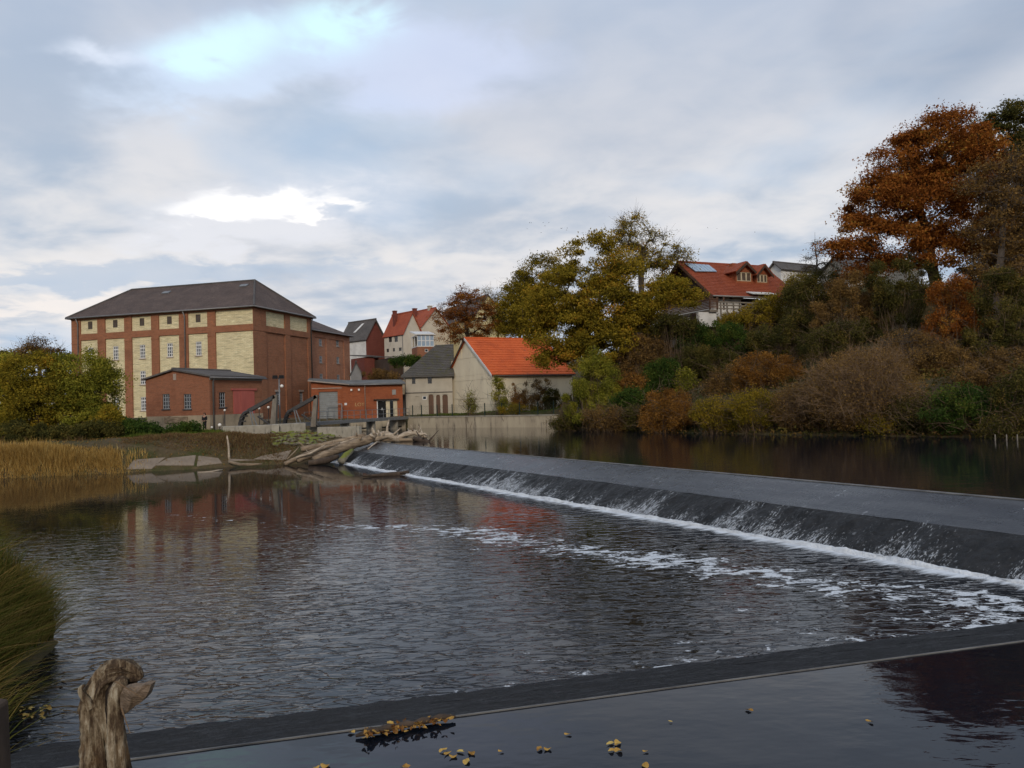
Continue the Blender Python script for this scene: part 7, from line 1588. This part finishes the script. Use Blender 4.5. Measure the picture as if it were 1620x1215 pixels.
def twig_bush(name, label, px, D, cx, cy, rx, ry, n, seed, mat='twig_brown', leaves=4000):
    """great mound of bare tangled twigs"""
    rng = np.random.default_rng(seed); p = aty(px, 660, D); base = Vector((p.x, p.y, gz(p.x, p.y) - 0.2)); e = empty(name, base); tag(e, label, 'shrub', 'shrubs on the right bank'); E = crown_ells([(cx, cy, rx, ry)], D, base)[0]; segs = []; r3 = np.array(E[3:6]); c3 = np.array(E[:3])
    for i in range(n):
        d = rng.normal(size=3); d[2] = d[2] * 0.9 + 0.15; d /= np.linalg.norm(d); lump = 1 + 0.16 * math.sin(5 * d[0] + seed) + 0.12 * math.sin(8 * d[2] + 3 * d[0]); t = c3 + d * r3 * rng.uniform(0.45, 1.0) * lump
        a = c3 + (t - c3) * rng.uniform(0.15, 0.6) + rng.normal(0, .35, 3); a[2] -= rng.uniform(0.0, 0.9); a[2] = max(a[2], 0.0)
        m = a * .45 + t * .55 + rng.normal(0, .22, 3); m[2] += 0.10; r = rng.uniform(.009, .026); segs += [(a, m, r, r * .75), (m, t, r * .75, r * .35)]
        for _ in range(6):
            u = rng.uniform(.0, 1); q = m * (1 - u) + t * u; dd = 0.5 * (t - m) / (np.linalg.norm(t - m) + 1e-6) + rng.normal(0, .8, 3); L = rng.uniform(.3, .9); w = q + dd * L * .5; segs += [(q, w, .010, .008), (w, w + (dd * 0.7 + rng.normal(0, .5, 3) - np.array([0, 0, .25])) * L * .5, .008, .004)]
    segs = [s for s in segs if s[1][2] > 0.0]
    link('stem', tubes_mesh('stem', segs, 3), M[mat], e)
    c = sample_crown([E], leaves, rng, .4); c = c[c[:, 2] > 0.1]; link('foliage', fast_mesh('foliage', leaf_quads(c, .06, rng), 3, np.clip(rng.normal(.5, .2, len(c)), 0, 1)), M['leaf_brown'], e)
twig_bush('twig_bush', 'great rounded mound of bare brown twigs over the water', 1370, 52.5, 1365, 618, 95, 72, 1000, 201, leaves=14000)
twig_bush('twig_bush', 'smaller bare twig bush leaning over the water left of the great mound', 1265, 56.2, 1265, 645, 48, 42, 360, 202, leaves=7000)
twig_bush('twig_bush', 'bare twig bush high behind the great mound', 1440, 62, 1430, 555, 50, 38, 280, 203, 'twig_grey', 6000)
# posts in the water on the right
for px, l in ((1574, 'leftmost grey stake standing in the water on the right'), (1592, 'middle grey stake standing in the water on the right'), (1609, 'rightmost grey stake standing in the water on the right')):
    p = atz(px, 697, ZU); o = MB().tube([(0, 0, -.5), (.02, 0, .1), (.03, .01, .34)], [.035, .035, .03], 7).build('water_stake', M['wood_grey'], None, True); o.location = p; tag(o, l, 'stake', 'stakes in the water')
# --- ground cover
def cover(name, label, region, n, size, mat, seed, zoff=0.15, cat='undergrowth'):
    rng = np.random.default_rng(seed); X = rng.uniform(region[0], region[1], n * 2); Y = rng.uniform(region[2], region[3], n * 2); a, da = inside_dist(LOW, X, Y); b_, db = inside_dist(UPP, X, Y); ok = ~(a | b_) & (np.minimum(da, db) > 0.2)
    X, Y = X[ok][:n], Y[ok][:n]; Z = terrain(X, Y) + np.abs(rng.normal(0, zoff, len(X))); c = np.stack([X, Y, Z], 1); t = np.clip(0.5 + 0.28 * np.sin(X * .7 + 1.3 * np.sin(Y * .5)) + rng.normal(0, .15, len(X)), 0, 1)
    o = link(name, fast_mesh(name, leaf_quads(c, size, rng, .6), 3, t), M[mat]); tag(o, label, cat, kind='stuff')
cover('undergrowth', 'brown and green leaf cover on the right hillside', (5, 75, 46, 95), 36000, .11, 'leaf_brown', 301, .28)
cover('ivy_cover', 'dark green creeper cover on the right hillside', (8, 75, 46, 92), 42000, .12, 'leaf_dark', 302, .35)
cover('leaf_litter', 'dead leaves lying on the left bank', (-75, -9, 53, 75), 24000, .06, 'leaf_brown', 303, .05)
LB = [p for p in shore_l]
patch('reed_bed', 'ochre reed grass along the left shore', [(LB[0].x, LB[0].y + 3.2), (LB[0].x, LB[0].y - 0.3), (LB[1].x, LB[1].y - .3), (LB[2].x + .3, LB[2].y - .3), (LB[2].x - 1.0, LB[2].y + 1.6), (LB[1].x, LB[1].y + 3.0)], 19000, 1.45, 0.02, 'grass_ochre', 310, .7, .55, cat='reeds', tint_mu=.55, edge=1.5)
patch('tall_reeds', 'sparse taller reed stems standing out of the ochre reed bed', [(LB[0].x, LB[0].y + 3.4), (LB[0].x, LB[0].y), (LB[1].x, LB[1].y), (LB[2].x + 1.6, LB[2].y + .2), (LB[2].x + 1.0, LB[2].y + 1.8), (LB[1].x, LB[1].y + 3.4)], 2600, 2.0, .02, 'grass_ochre', 315, .35, .5, cat='reeds', tint_mu=.65, edge=2.0)
patch('weeds', 'brown dry weeds covering the slope of the left bank', [(atz(262, 715, .9).x, 57.6), (atz(460, 722, .7).x, 58.4), (atz(455, 690, 2).x, 66), (atz(262, 694, 1.9).x, 63)], 20000, .40, .02, 'weed_brown', 311, .7, .0, cat='weeds', edge=1.6)
patch('grass', 'green grass on the bank below the engine house', [(-33, 60), (-27.5, 61.5), (-24, 68), (-30, 73), (-40, 74), (-44, 62)], 16000, .32, .018, 'grass_green', 312, .5, .5)
patch('grass', 'short grass behind the river wall fence', [tuple(WALL_L + wn * 1.0), tuple(WALL_R + wn * 1.0), tuple(WALL_R + wn * 6), tuple(WALL_L + wn * 6)], 9000, .22, .02, 'grass_green', 313, .4)
patch('grass', 'grass and weeds on the bank left of the slabs', [(-75, 57), (-33, 58.5), (-31, 66), (-75, 72)], 14000, .5, .02, 'weed_brown', 314, .5, .6)
def near_grass():
    rng = np.random.default_rng(320); pts = []; hs = []
    n = 8000; X = rng.uniform(-13, -5.6, n * 4); Y = rng.uniform(9.2, 19.5, n * 4); a, da = inside_dist(LOW, X, Y); ok = ~a & (da < 3.2); X, Y, da = X[ok][:n], Y[ok][:n], da[ok][:n]; Z = terrain(X, Y); P = np.stack([X, Y, Z], 1)
    o = link('near_grass', blades('near_grass', P, .85, .016, rng, .8, .45, 4, wind=(.10, -.12), tuft=3.0), M['grass_near']); tag(o, 'long green and brown grass hanging over the water at the left edge', 'grass', kind='stuff')
    n = 5200; X = rng.uniform(-9.5, -5.6, n * 6); Y = rng.uniform(9.0, 17, n * 6); a, da = inside_dist(LOW, X, Y); ok = ~a & (da < 0.7); X, Y = X[ok][:n], Y[ok][:n]; P = np.stack([X, Y, terrain(X, Y)], 1)
    o = link('dry_grass', blades('dry_grass', P, .9, .012, rng, .8, .7, 4, wind=(.3, -.1), tuft=3.5), M['grass_near']); tag(o, 'dry brown fringe of the near grass reaching out over the water', 'grass', kind='stuff')
near_grass()
